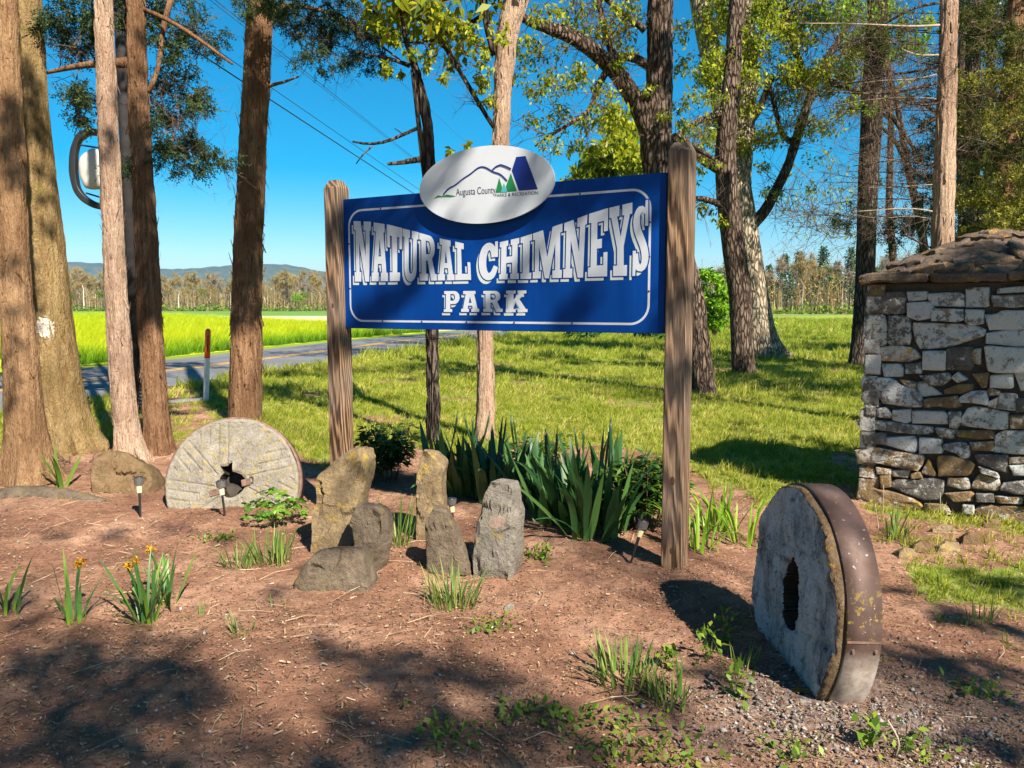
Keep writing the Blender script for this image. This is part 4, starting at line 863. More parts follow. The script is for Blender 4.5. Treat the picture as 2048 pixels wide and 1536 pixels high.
def build_millstones():
    def fur(x, y):                                                # harps of parallel furrows
        d = np.zeros_like(x); R = .5
        for k in range(9):
            th = math.radians(40 * k + 12); c, s = math.cos(th), math.sin(th)
            for j, off in enumerate((.035, .105, .175, .245)):
                t = x * c + y * s; q = -x * s + y * c - off
                L0 = .13 + off * .9; ang = math.atan2(off, L0)
                inside = (t > L0 - .04 * (j == 0)) & (np.hypot(x, y) < .475)
                d -= np.where(inside, .011 * np.exp(-(q / .0062) ** 2), 0)
        return d
    def hole(t):
        r = .098 + .006 * math.sin(3 * t + 1)
        dt = (t - math.radians(108) + math.pi) % (2 * math.pi) - math.pi
        if abs(dt) < .30: r = .155 + .01 * math.sin(9 * t)
        return r
    C = P(463, 968, 5.95)
    r, c, U, W, n = millstone("millstone", C, (.02, -.965, .26), .502, .21, "mill_light", "iron_rust", "pale round millstone with furrows, half sunk in earth by the left post", hole, None, fur, (.035, .115), 3)
    for (px, py, hx, hy, ang, nm) in ((430, 985, .042, .024, 15, "iron_block"), (492, 965, .034, .026, 12, "iron_block")):
        p = onplane(px, py, c, n); a = math.radians(ang); ax = math.cos(a) * U + math.sin(a) * W; ay = -math.sin(a) * U + math.cos(a) * W
        m = MB(); m.box(p - n * .012, ax * hx, ay * hy, n * .022); o = m.build("iron_block", MT["iron_rust"], r); b = o.modifiers.new("b", 'BEVEL'); b.width = .006; b.segments = 2
    p = onplane(503, 958, c, n); pts = [p - U * .012 + W * .02 + n * .012, p + U * .014 + W * .024 + n * .014, p + U * .02 - W * .02 + n * .014, p + U * .004 - W * .028 + n * .012]
    V, Fc = tube(resample(np.array(pts), 12), [.004] * 12, 6); obj("iron_staple", V, Fc, MT["iron_rust"], r, True)
    # right millstone, standing on edge, iron tyre lit by the sun
    C2 = P(1578, 1188, 3.27)
    hole2 = lambda t: .098 + .05 * math.sin(t) ** 2 + .008 * math.sin(4 * t + 2) + .005 * math.sin(9 * t)
    def cr(x, y):
        d = -.010 * np.exp(-((y - .20 - .12 * x) / .006) ** 2) * (np.abs(x) < .16) - .012 * np.exp(-((x + .1 + .5 * (y + .2)) / .007) ** 2) * (y < -.12)
        d += -.008 * np.exp(-((y + .14 - .2 * x) / .02) ** 2) - .008 * np.exp(-((x - .1 - .6 * y) / .008) ** 2) * (y > 0)
        return d
    r2, c2, U2, W2, n2 = millstone("millstone", C2, (-.999, -.03, .04), .455, .165, "mill_face", "iron_band", "upright grey millstone with wide brown iron tyre beside the gravel", hole2, None, cr, (.035, .165), 5, rough=.008, back_mat="mill_rim")
    nn = n2; a0 = math.atan2(*reversed([np.dot(onplane(1715, 1210, c2 - n2 * .14 , unit(np.array([0, -1., 0]))) - c2, U2), .0]))
    cs = -np.array([0, 1, 0.]); ang = math.asin(max(-1, min(1, (.285 - c2[2]) / .466)))
    side = U2 if U2[1] < 0 else -U2
    rad = side * math.cos(ang) + np.array([0, 0, math.sin(ang)]); tan = -side * math.sin(ang) + np.array([0, 0, math.cos(ang)])
    m = MB(); m.box(c2 + rad * .4665 - n2 * .10, n2 * .0645, tan * .004, rad * .0045); m.build("band_seam", MT["iron_rust"], r2)
    for k in (-.04, .045):
        V, Fc = tube([c2 + rad * .466 - tan * .035 - n2 * (.10 + k), c2 + rad * .474 - tan * .035 - n2 * (.10 + k)], [.009, .006], 8); obj("rivet", V, Fc, MT["iron_rust"], r2)
build_millstones()

# ------------------------------------------------------------------ dry stone gate pillar
PL = np.array([2.661, 6.019, 0]); PD = unit(np.array([3.507 - 2.661, 5.36 - 6.019, 0])); PN = np.array([PD[1], -PD[0], 0]); PW = 1.36; PT = 1.665
ZA = lambda x, y: (1700 + x / 5.12, 440 + y / 5.12)
ZB = lambda x, y: (1700 + x / 4.8, 740 + y / 4.8)
ZC = lambda x, y: (1400 + x / 2.793, 450 + y / 2.793)
STONES = [
 (ZA, 'd', "150,740 560,735 560,960 165,965"), (ZA, 'w', "575,735 780,730 775,815 600,830"), (ZA, 'w', "580,850 820,840 850,900 835,1000 700,1025 590,990"), (ZA, 'w', "785,755 1110,740 1160,770 1165,885 860,880 800,810"),
 (ZA, 'w', "1185,700 1415,690 1420,885 1185,890"), (ZA, 'w', "1510,700 1900,665 1900,735 1510,755"), (ZA, 'w', "1445,775 1900,760 1900,870 1700,890 1480,885"), (ZA, 'w', "840,905 1150,920 1170,1020 1100,1040 840,1030"),
 (ZA, 'w', "1180,920 1365,925 1360,1060 1240,1075 1185,1045"), (ZA, 'w', "1375,970 1540,960 1550,930 1900,930 1900,1115 1430,1125"), (ZA, 'd', "160,975 345,975 370,1050 370,1280 260,1290 160,1260"), (ZA, 'd', "385,985 560,980 615,1040 615,1270 420,1290 385,1250"),
 (ZA, 'w', "630,1050 1200,1070 1380,1110 1380,1180 1200,1240 1000,1300 720,1325 680,1250"), (ZA, 'w', "1395,1160 1600,1130 1900,1120 1900,1290 1700,1290 1395,1265"), (ZA, 'g', "165,1320 430,1290 640,1310 725,1410 600,1450 300,1440 210,1425"), (ZA, 'w', "1375,1285 1600,1310 1900,1320 1900,1570 1500,1560 1420,1540"),
 (ZA, 'w', "750,1345 985,1345 975,1540 745,1530"), (ZA, 'd', "1000,1310 1270,1310 1270,1400 1250,1530 1000,1530"), (ZA, 't', "1265,1330 1340,1320 1335,1470 1280,1470 1250,1410"),
 (ZC, 'd', "915,765 1005,770 1010,830 915,825"), (ZC, 'w', "1015,778 1110,778 1135,800 1125,845 1030,848"), (ZC, 'w', "1148,778 1235,770 1230,828 1152,828"),
 (ZB, 'd', "150,70 215,75 245,170 280,335 190,330 105,290 130,180"), (ZB, 'w', "225,75 400,85 520,160 640,190 690,280 710,350 560,350 320,315 270,220"), (ZB, 't', "480,95 560,105 640,120 625,175 540,150"), (ZB, 'w', "640,120 720,115 800,180 885,235 690,255 650,180"),
 (ZB, 'd', "670,55 940,25 970,80 880,150 760,140 690,80"), (ZB, 'w', "975,75 1035,25 1125,90 1035,115"), (ZB, 't', "905,190 1050,140 1170,135 1180,180 1090,220 915,230"), (ZB, 't', "1170,40 1330,30 1310,165 1265,170"), (ZB, 'w', "1350,55 1560,40 1560,175 1345,170"), (ZB, 'w', "1580,30 1850,20 1850,200 1640,195"),
 (ZB, 't', "715,275 1030,250 1070,350 980,365 850,345 720,360"), (ZB, 'w', "1045,270 1150,210 1310,205 1320,340 1200,310 1060,310"), (ZB, 't', "1315,200 1350,175 1435,205 1420,240 1330,240"), (ZB, 'w', "1440,222 1600,240 1590,390 1400,370"), (ZB, 'd', "1605,280 1850,270 1850,410 1600,400"), (ZB, 't', "1325,310 1410,270 1395,365 1330,350"),
 (ZB, 'd', "150,340 245,350 245,445 160,430"), (ZB, 'd', "260,370 340,365 405,430 390,460 260,450"), (ZB, 'w', "410,390 580,380 580,490 540,510 410,480"), (ZB, 'w', "595,390 900,400 940,430 935,520 600,510"), (ZB, 'w', "945,405 1065,405 1055,500 1020,560 960,545"), (ZB, 'w', "1140,355 1300,365 1510,410 1505,575 1300,560 1055,530 1075,450"), (ZB, 't', "1530,440 1850,430 1850,570 1535,565"),
 (ZB, 'w', "40,510 110,475 330,490 560,525 800,550 800,620 600,615 300,580 90,545"), (ZB, 'd', "820,555 1005,570 990,660 860,640"), (ZB, 't', "1010,580 1370,580 1380,660 1250,665 1010,640"), (ZB, 'w', "1390,620 1500,585 1850,600 1850,830 1500,800 1385,790"), (ZB, 'd', "120,610 340,600 335,720 130,700"), (ZB, 'w', "345,650 610,640 640,690 640,770 610,800 345,720"),
 (ZB, 'w', "665,655 870,660 885,800 665,800"), (ZB, 'w', "895,715 1080,700 1140,740 1140,840 1080,850 1010,790 900,765"), (ZB, 't', "1150,700 1370,690 1375,780 1170,770"), (ZB, 't', "50,770 250,745 430,790 715,820 690,900 650,965 450,930 260,890 80,895"), (ZB, 't', "680,990 750,860 825,1010 790,1020"), (ZB, 't', "835,830 980,825 1080,860 1195,900 1150,1010 850,1020"),
 (ZB, 'd', "1190,810 1510,820 1520,990 1400,960 1230,900"), (ZB, 'w', "1530,920 1850,900 1850,1020 1580,1010"), (ZB, 't', "1530,845 1850,838 1850,885 1535,905"), (ZB, 't', "120,940 220,910 240,1010 290,1040 270,1130 215,1135 120,1060"), (ZB, 't', "250,930 390,950 385,1000 260,1000"), (ZB, 't', "405,965 570,960 555,1035 410,1020"), (ZB, 't', "585,990 670,985 690,1035 590,1045"),
 (ZB, 't', "290,1015 385,1012 390,1120 300,1130"), (ZB, 'd', "400,1080 450,1050 880,1040 900,1090 880,1180 870,1240 700,1250 560,1200 400,1130"), (ZB, 't', "945,1040 1130,1040 1155,1140 1080,1150 930,1110"), (ZB, 't', "1170,1100 1240,1000 1420,1050 1440,1130 1400,1165 1180,1140"), (ZB, 'd', "1460,1090 1850,1040 1850,1190 1600,1190 1450,1150"), (ZB, 't', "65,1180 110,1100 300,1150 560,1220 700,1300 650,1350 500,1340 250,1280 60,1230"),
 (ZB, 't', "910,1190 1150,1170 1190,1200 1175,1260 1000,1270"), (ZB, 't', "1390,1210 1660,1220 1650,1290 1420,1280"), (ZB, 't', "715,1285 920,1300 960,1395 860,1370 710,1340"), (ZB, 'd', "1080,1300 1185,1300 1185,1390 1080,1390"), (ZB, 't', "1195,1330 1290,1295 1600,1310 1850,1330 1850,1500 1650,1500 1400,1440 1200,1380"), (ZB, 'd', "1210,1190 1370,1190 1380,1270 1215,1265"), (ZB, 'd', "1680,1215 1850,1205 1850,1300 1690,1300"), (ZB, 'd', "1240,930 1400,985 1430,1035 1260,985")]
def build_pillar():
    ctr = PL + PD * PW / 2 - PN * PW / 2
    root = empty("stone_pillar", ctr); tag(root, "dry stone gate pillar with a hipped slab cap at the right edge", "pillar")
    m = MB(); m.box(ctr + SZ * (PT / 2 - .1), PD * (PW / 2 - .045), PN * (PW / 2 - .045), SZ * (PT / 2 + .1)); m.build("mortar_core", MT["mortar"], root)
    mats = dict(d="wall_stone_dark", w="wall_stone", t="wall_stone_tan", g="wall_stone_gold"); prof = [(.5, .0), (.82, .006), (.955, .05), (1.0, .2), (1.0, 1.0)]
    rg = random.Random(4); k = 0
    def stone(ol, o0, ax, an, mat):
        nonlocal k; k += 1
        me = rock_mesh(ol, .11, o0 + an * rg.uniform(-.010, .022), ax, SZ, an, MT[mat], k, 22, .024, prof, 14.0, 0); me.name = "stone"; obj_mesh("stone", me, root)
    for zf, kind, s in STONES:
        ol = []
        for t in s.split():
            x, y = map(float, t.split(',')); d = onplane(*zf(x, y), PL, PN) - PL; ol.append((min(np.dot(d, PD), PW + .03), max(d[2], -.06)))
        c_ = np.mean(ol, 0); ol = [tuple(c_ + (np.array(q) - c_) * (1 + .007 / max(.02, np.linalg.norm(np.array(q) - c_)))) for q in ol][::-1]; stone(ol, PL, PD, PN, mats[kind])
    for o0, ax, an in ((PL - PN * PW, PN, -PD), (PL + PD * PW, -PN, PD), (PL + PD * PW - PN * PW, -PD, -PN)):   # the other three faces
        z = -.05
        while z < PT - .05:
            h = rg.uniform(.08, .17); x = rg.uniform(-.05, .02); h = min(h, PT - z)
            while x < PW - .02:
                w = min(rg.uniform(.12, .38), PW + .02 - x); j = lambda: rg.uniform(-.012, .012)
                stone([(x + .008 + j(), z + .006), (x + w - .01, z + .006 + j()), (x + w - .01 + j(), z + h - .008), (x + .008, z + h - .008 + j())], o0, ax, an, rg.choice(["wall_stone", "wall_stone_tan", "wall_stone_dark"])); x += w
            z += h
    # cap: overlapping rough slabs stepping in to the ridge
    for ax, an in ((PD, PN), (-PN, PD), (-PD, -PN), (PN, -PD)):      # eave slabs
        hs = .745; cuts = [-hs, -hs * .38 + rg.uniform(-.1, .1), hs * .35 + rg.uniform(-.1, .1), hs]
        for a, b in zip(cuts[:-1], cuts[1:]):
            w = .34; jit = lambda s_=.02: rg.uniform(-s_, s_); th = .06 + jit(.008); up = unit(SZ + an * .10); ayv = unit(an - up * np.dot(an, up)); o0 = ctr + SZ * (1.728 + jit(.008)) + an * (hs + jit(.015))
            ol = [(a + .004, -w), (a + .004 + jit(.01), -w * .5), (a + .004, jit(.012))] + [(a + (b - a) * f, jit(.022)) for f in (.2, .4, .6, .8)] + [(b - .004, jit(.012)), (b - .004 + jit(.01), -w * .5), (b - .004, -w)]
            me = rock_mesh(ol, th, o0, ax, ayv, up, MT["slab"], 300 + k, 36, .018, [(.5, 0.), (.9, .02), (.98, .1), (1., .3), (.985, .5), (1.005, .7), (.96, 1.)], 14.0, 0); k += 1; me.name = "slab"; obj_mesh("slab", me, root)
    for ring, (rr, nn, sz, z) in enumerate(((.60, 20, .19, 1.775), (.52, 15, .18, 1.83), (.43, 14, .19, 1.875), (.34, 10, .18, 1.93), (.23, 7, .19, 1.975), (.11, 4, .18, 2.02), (.02, 2, .15, 2.05))):   # rubble laid in to a rounded hip
        for i in range(nn):
            t_ = (i + rg.uniform(-.3, .3)) / nn * 2 * math.pi; cx, cy = math.cos(t_), math.sin(t_); q = rr / max(abs(cx), abs(cy)) ** .75; p = ctr + PD * cx * q + PN * cy * q + SZ * (z + rg.uniform(-.018, .018))
            rad_ = unit(PD * cx + PN * cy); up = unit(SZ + rad_ * (.42 + rg.uniform(-.16, .16)) + np.array([rg.uniform(-.1, .1), rg.uniform(-.1, .1), 0])); axv = unit(np.cross(up, rad_)); ayv = np.cross(up, axv); ph = rg.uniform(0, 6.28); e = rg.uniform(.6, .85)
            ol = [(sz * (1 + .20 * math.sin(3 * v + ph) + rg.uniform(-.14, .14)) * math.cos(v), sz * e * (1 + rg.uniform(-.16, .16)) * math.sin(v)) for v in np.linspace(0, 2 * math.pi, 9)[:-1]]
            me = rock_mesh(ol, rg.uniform(.05, .085), p, axv, ayv, up, MT["slab"], 400 + k, 24, .04, [(.5, 0.), (.85, .02), (.97, .12), (1., .35), (.97, .6), (1., .8), (.9, 1.)], 12.0, 0); k += 1; me.name = "slab"; obj_mesh("slab", me, root)
    m = MB(); z0 = 1.67; V = []; 
    for h_, z in ((.66, 1.66), (.56, 1.74), (.40, 1.84), (.16, 1.94)):
        for sx, sy in ((-1, -1), (1, -1), (1, 1), (-1, 1)): V.append(ctr + PD * h_ * sx + PN * h_ * sy + SZ * z)
    Fc = [(3, 2, 1, 0)] + [(i * 4 + j, i * 4 + (j + 1) % 4, i * 4 + 4 + (j + 1) % 4, i * 4 + 4 + j) for i in range(3) for j in range(4)] + [(12, 13, 14, 15)]
    obj("cap_core", V, Fc, MT["mortar"], root)
build_pillar()

# ------------------------------------------------------------------ small garden and roadside things
def solar_light(px, py, h_px, tilt, label):
    b = gp(px, py); k = mpp(b[1]) * 1.02; h = h_px * k; root = empty("path_light", b); tag(root, label, "path light", "solar path lights in the bed")
    d = unit(np.array([math.tan(math.radians(tilt)), 0, 1.])); 
    for nm, z0, z1, r0, r1, mt in (("stake", -.06, h * .60, .006, .009, "black_plastic"), ("lens", h * .60, h * .80, .017, .020, "lens"), ("cap", h * .80, h * .96, .031, .034, "grey_plastic")):
        pts = [b + d * z0, b + d * z1]; V, Fc = tube(pts, [r0, r1], 16); o = obj(nm, V, Fc, MT[mt], root)
        if nm == "cap":
            V, Fc = tube([b + d * z1, b + d * (z1 + .006)], [.030, .026], 16); obj("solar_cell", V, Fc, MT["black_plastic"], o)
for a in ((281, 1032, 84, 0, "slim path light nearest the brown boulder, left of the pale millstone"), (450, 1034, 76, -5, "path light standing in front of the pale millstone's eye"),
          (907, 1062, 74, -3, "path light between the slim stone and the squat grey stone"), (1262, 1130, 92, 16, "path light tilted to the right beside the right sign post")): solar_light(*a)
def roadside():
    b = gp(412, 802); root = empty("marker_post", b); tag(root, "white utility marker post with orange domed top by the road", "marker post")
    zt = P(420, 657, b[1])[2]; zm = P(416, 716, b[1])[2]; r = 5.2 * mpp(b[1]) ; lean = np.array([.075, 0, 0])
    f = lambda z: b + lean * (z / zt) + np.array([0, 0, z])
    V, Fc = tube([f(-.1), f(zm)], [r, r], 16); obj("tube", V, Fc, MT["marker_white"], root, False)
    zz = np.linspace(zm, zt - .05, 4); V, Fc = tube([f(z) for z in zz] + [f(zt - .05 + .05 * math.sin(a)) for a in (.5, 1.0, 1.5)], [r * 1.04] * 4 + [r * 1.04 * math.cos(a) for a in (.5, 1.0, 1.5)], 16); cp = obj("orange_sleeve", V, Fc, MT["marker_orange"], root, True)
    m = MB()
    for i in range(9):
        z = zt - .12 - i * .028; m.box(f(z) + np.array([r * .42, -r * .97, 0]), (.010 if i % 3 else .012, 0, 0), (0, .0015, 0), (0, 0, .010 if i < 5 else .013))
    m.build("warning_print", MT["ink"], cp)
    # utility pole with cable loop
    b = gp(257, 826); b[1] += .3; root = empty("utility_pole", b); tag(root, "dark utility pole with conduit standing behind the two cedar trunks", "pole")
    V, Fc = tube([b + (0, 0, -.3), b + (0, 0, 4.5), b + (0, 0, 9.5)], [.095, .085, .075], 14, .01); obj("pole_shaft", V, Fc, MT["pole"], root, True)
    V, Fc = tube([b + (.095, -.05, -.1), b + (.09, -.05, 1.6)], [.022, .022], 10); cd = obj("conduit", V, Fc, MT["conduit"], root, True)
    for i in range(6):
        V, Fc = tube([b + (.095, -.05, .06 + i * .05), b + (.095, -.05, .085 + i * .05)], [.045, .045], 12); obj("conduit_ring", V, Fc, MT["conduit"], cd)
    m = MB(); m.box(b + (0, 0, 8.9), (.9, .2, 0), (-.02, .05, 0), (0, 0, .06)); m.build("crossarm", MT["pole"], root)
    Yc = b[1] - .14; lp = empty("cable_loop", P(190, 340, Yc)); tag(lp, "black oval cable loop around a grey closure hung on the utility pole", "cable loop")
    ring = [(205, 268), (180, 262), (158, 274), (148, 305), (147, 345), (154, 380), (168, 398), (192, 412), (214, 414), (228, 398), (232, 345), (229, 300), (221, 276)]
    pts = np.array([P(x, y, Yc) for x, y in ring + ring[:1]]); pts = resample(pts, 60)
    T, U, W = frames(pts); V = []; Fc = []; n = len(pts)
    cen = pts.mean(0); hx = 6.5 * mpp(Yc)
    for p in pts:
        o = unit(p - cen)
        for s, t in ((-1, -1), (1, -1), (1, 1), (-1, 1)): V.append(p + o * hx * s + np.array([0, .05, 0]) * t)
    Fc = [(i * 4 + j, i * 4 + (j + 1) % 4, i * 4 + 4 + (j + 1) % 4, i * 4 + 4 + j) for i in range(n - 1) for j in range(4)]
    o = obj("cable_track", V, Fc, MT["black_plastic"], lp, True); bv = o.modifiers.new("b", 'BEVEL'); bv.width = .008; bv.segments = 2
    ol = [(158, 330), (162, 312), (185, 296), (200, 300), (218, 318), (222, 350), (218, 376), (172, 378), (162, 356)]
    c = P(190, 340, Yc); q = [(P(x, y, Yc) - c)[[0, 2]] for x, y in ol]
    me = rock_mesh(q[::-1], .16, c + np.array([0, -.07, 0]), np.array([1., 0, 0]), SZ, np.array([0, -1., 0]), MT["closure_white"], 5, 40, .002, [(.4, -.1), (.7, -.03), (.9, .08), (1., .3), (1., 1.)], 2, 2); me.name = "closure"; obj_mesh("closure", me, lp)
    for x0, y0, x1, y1 in ((172, 386, 225, 402), (160, 290, 225, 300)):
        V, Fc = tube([P(x0, y0, Yc), P(x1, y1, Yc)], [.012, .012], 8); obj("bracket", V, Fc, MT["black_plastic"], lp)
    # overhead lines along the road
    for k, ((x0, y0), Y0, (x1, y1), Y1, r, lab) in enumerate((((300, 42), 12.6, (835, 392), 31, .013, "lowest and thickest overhead cable crossing behind the sign"), ((300, 8), 12.6, (848, 386), 31, .007, "thin overhead line just above the lowest cable"),
            ((430, 0), 17.8, (833, 320), 35, .008, "upper overhead line of the right-hand pair"), ((420, 0), 17.8, (826, 318), 35, .006, "lower overhead line of the right-hand pair"), ((560, -60), 20, (935, 288), 40, .005, "faint single overhead wire meeting the oval plaque"))):
        A, B = P(x0, y0, Y0), P(x1, y1, Y1); A2 = A + (A - B) * .15; B2 = B + (B - A) * 1.2
        pts = np.array([A2 + (B2 - A2) * t - np.array([0, 0, .0 * t * (1 - t)]) for t in np.linspace(0, 1, 12)])
        V, Fc = tube(pts, [r] * 12, 6); tag(obj("overhead_wire", V, Fc, MT["wire"]), lab, "wire", "overhead wires by the road")
    # grey cable cover lying by the marker post
    p0, p1 = gp(340, 806), gp(405, 801); m = MB(); mid = (p0 + p1) / 2; m.box(mid + (0, 0, .02), (p1 - p0) / 2, (0, .12, 0), (0, 0, .016)); tag(m.build("concrete_slab", MT["hoop_grey"]), "pale flat concrete slab on the ground beside the marker post", "slab")
roadside()
# ------------------------------------------------------------------ trees
def px_line(pts, Y, dY=0.0):                                       # (px, py, width px) -> points, radii
    n = len(pts); out = []
    for i, (x, y, w) in enumerate(pts):
        yy = Y + dY * i / max(1, n - 1); p = P(x, y, yy); zc = yy * CT - (p[2] - CAMZ) * ST
        out.append((*p, w * .5 * zc / F))
    return np.array(out)
def limb_mesh(name, line, mat, parent, sides=12, lump=.05, flute=.0, seed=0, n=None, flare=None, rugged=0.0):
    L = np.linalg.norm(np.diff(line[:, :3], axis=0), axis=1).sum(); n = n or int(np.clip(L / .12, 8, 70))
    r = resample(line, n); pts, rad = r[:, :3], r[:, 3].copy()
    V, Fc = tube(pts, rad, sides, lump, flute, seed)
    if flare is not None:                                          # root flare with lobes
        V = V.reshape(n, sides, 3); amp, hgt, k = flare; z = pts[:, 2]
        a = np.arange(sides) / sides * 2 * math.pi; rg = np.random.default_rng(seed + 9); ph = rg.uniform(0, 6.28)
        m = 1 + amp * np.exp(-np.maximum(z, 0) / hgt)[:, None] * (.55 + .45 * np.sin(k * a + ph)[None] + .2 * np.sin((2 * k + 1) * a)[None])
        V = pts[:, None] + (V - pts[:, None]) * m[..., None]; V = V.reshape(-1, 3)
    if rugged:                                                     # real furrows and plates in the bark
        V = V.reshape(n, sides, 3); off = seed * 5.3
        for i in range(n):
            z = pts[i, 2]
            for j in range(sides):
                a = j / sides * 2 * math.pi; x, y = math.cos(a) * rad[i], math.sin(a) * rad[i]; fr = .16 / max(.07, min(rad[i], .2))
                h = abs(mnoise.noise(Vector((x * 34, y * 34, z * 3.2 + off)))) * 1.5 + .6 * mnoise.noise(Vector((x * 70, y * 70, z * 9 + off))) + .7 * mnoise.noise(Vector((x * 12, y * 12, z * 1.3 + off)))
                d = V[i, j] - pts[i]; V[i, j] = pts[i] + d * (1 + rugged * (h - .45) / max(rad[i], .03))
        V = V.reshape(-1, 3)
    return obj(name, V, Fc, MT[mat], parent, True)
def bark_strips(parent, line, n, mat, seed, length=.10, width=.012, lift=.02):
    rg = np.random.default_rng(seed); r = resample(line, 60); k = rg.integers(2, 58, n); f = rg.uniform(0, 1, n)
    c = r[k, :3] * (1 - f[:, None]) + r[k + 1, :3] * f[:, None]; R = r[k, 3]; a = rg.uniform(0, 6.28, n)
    o = np.stack([np.cos(a), np.sin(a), 0 * a], 1); t = np.stack([-np.sin(a), np.cos(a), 0 * a], 1)
    L = length * rg.uniform(.4, 1.6, n); w = width * rg.uniform(.5, 1.5, n); up = np.where(rg.uniform(0, 1, n) < .5, 1, -1)
    b = c + o * (R * 1.0)[:, None]; tl = t * (rg.normal(0, .25, n) * L)[:, None]
    e = b + np.array([0, 0, 1.]) * (L * up)[:, None] + o * (lift * rg.uniform(-.1, 1.3, n))[:, None] + tl
    V = np.stack([b - t * w[:, None], b + t * w[:, None], e + t * (w * .5)[:, None], e - t * (w * .5)[:, None]], 1).reshape(-1, 3)
    o = obj("bark_strips", V, np.arange(4 * n).reshape(-1, 4), MT[mat], parent); o["kind"] = "stuff"
    return o
class Tree:
    def __init__(s, name, label, pts, Y, bark, seed, cat="tree", group=None, flare=(.35, .16, 5), sides=22, lump=.018, flute=.012, top=3.5):
        s.rg = np.random.default_rng(seed); s.line = px_line(pts, Y); s.Y = Y; s.bark = bark; s.seed = seed
        if s.line[0, 2] > s.line[-1, 2]: s.line = s.line[::-1]
        base = s.line[0, :3].copy(); base[2] = float(gz(base[0], base[1])); s.line[0, 2] = base[2] - .06
        d = unit(s.line[-1, :3] - s.line[-2, :3])
        if top: s.line = np.concatenate([s.line, [[*(s.line[-1, :3] + d * top * .5), s.line[-1, 3] * .85], [*(s.line[-1, :3] + d * top), s.line[-1, 3] * .6]]])
        s.root = empty(name, base); tag(s.root, label, cat, group); s.base = base
        rug = Y < 14; s.trunk = limb_mesh("trunk", s.line, bark, s.root, 72 if rug else sides, lump * (.35 if rug else 1), flute, seed, 150 if rug else None, flare, (.014 if 'cedar' in bark else .012 if 'maple' in bark else .022) if rug else 0)
        s.tw = []; s.lv = []
    def limb(s, pts, dY=0.0, sides=10, bark=None, Y=None):
        ln = px_line(pts, Y or s.Y, dY); o = limb_mesh("limb", ln, bark or s.bark, s.trunk, sides, .06, .02, s.seed + len(pts)); return ln
    def twigs(s, A, B, w0=.012, w1=.004):
        V, Fc = ribbons(A, B, w0, w1, s.rg); s.tw.append((V, Fc))
    def branchlets(s, line, n, length, sub=3, droop=0.0, w=.014):    # bare side twigs along a limb
        r = resample(line, 40); k = s.rg.integers(4, 39, n); A = r[k, :3]; T = unit(r[np.minimum(k + 1, 39), :3] - r[k - 1, :3])
        D = unit(T * .6 + s.rg.standard_normal((n, 3)) * .75 + np.array([0, 0, .15 - droop])); L = length * s.rg.uniform(.4, 1.3, n)
        M = A + D * (L * .5)[:, None] + s.rg.normal(0, .03, (n, 3)); B = M + unit(D + s.rg.standard_normal((n, 3)) * .4) * (L * .5)[:, None]
        s.twigs(A, M, w, w * .6); s.twigs(M, B, w * .6, w * .25)
        A2 = np.repeat(np.concatenate([M, B]), sub, 0); D2 = np.repeat(np.concatenate([D, D]), sub, 0); B2 = A2 + unit(D2 + s.rg.standard_normal(A2.shape) * .8) * (length * .4 * s.rg.uniform(.4, 1.2, len(A2)))[:, None]
        s.twigs(A2, B2, w * .4, w * .2); return np.concatenate([B, B2])
    def leaves(s, C, size, var=(0, 1), aspect=.42, droop=.8, up=.2):
        V, Fc = leaf_quads(s.rg, C, size, aspect, up, droop); s.lv.append((V, Fc, qvar(s.rg, len(Fc), *var)))
    def clump(s, px, py, rpx, n, size, Y=None, attach=None, var=(0, 1), twig=True, flat=.8, droop=.8):
        Y = Y or s.Y; c = P(px, py, Y); r = rpx * mpp(Y)
        n = int(n * 3.3); k = max(3, n // 9); T = ball(s.rg, c, r * 1.0, k, flat)
        C = np.repeat(T, 9, 0) + s.rg.normal(0, r * .16, (k * 9, 3))
        s.leaves(C, size, var, droop=droop)
        if twig:
            a = c if attach is None else attach
            m = c + s.rg.normal(0, r * .2, (k, 3)); s.twigs(m, T, .007, .003)
            if attach is not None: s.twigs(np.array([a]), np.array([c]), .02, .008)
    def cedar(s, px, py, rpx, n, Y=None, attach=None, size=.16, var=(0, 1), flat=.7):
        Y = Y or s.Y; c = P(px, py, Y); r = rpx * mpp(Y); m = 14; k = max(3, n // 11)
        T = ball(s.rg, c, r * 1.15, k, flat); D0 = T - c; D0[:, 2] -= r * .35
        C = np.repeat(T, m, 0) + s.rg.normal(0, size * .22, (k * m, 3)); D = unit(np.repeat(D0, m, 0)) * .7 + unit(s.rg.standard_normal((k * m, 3))) * .8 + np.array([0, 0, -.15])
        V, Fc = sprays(s.rg, C, D, size * .8, 7, .045, .010); s.lv.append((V, Fc, np.tile(np.repeat(s.rg.uniform(*var, len(C)), 4), len(Fc) // len(C))))
        s.twigs(np.repeat(c[None], k, 0), T, .008, .003)
        if attach is not None: s.twigs(np.array([attach]), np.array([c]), .022, .010)
    def high_crown(s, c, r, clumps, n, size, mat=None):
        C = ball(s.rg, c, r, clumps, .7); L = []
        for q in C: L.append(ball(s.rg, q, r * .24, n, .8))
        s.leaves(np.concatenate(L), size); t = s.line[-1, :3]; s.twigs(np.repeat(t[None], len(C), 0), C, .06, .02)
    def done(s, leaf, twig="twig", crown=True):
        if crown and s.Y < 11 and s.base[0] > -6: s.high_crown(s.line[-1, :3] + (0, 0, .6), 1.5, 14, 70, .16)  # leafy crown added above the frame to block sky light
        if s.tw:
            V, Fc, _ = merge(s.tw); o = obj("twigs", V, Fc, MT[twig], s.root); o["kind"] = "stuff"
        if s.lv:
            V, Fc, vr = merge(s.lv); obj("crown", V, Fc, MT[leaf], s.root, False, vr)
        return s
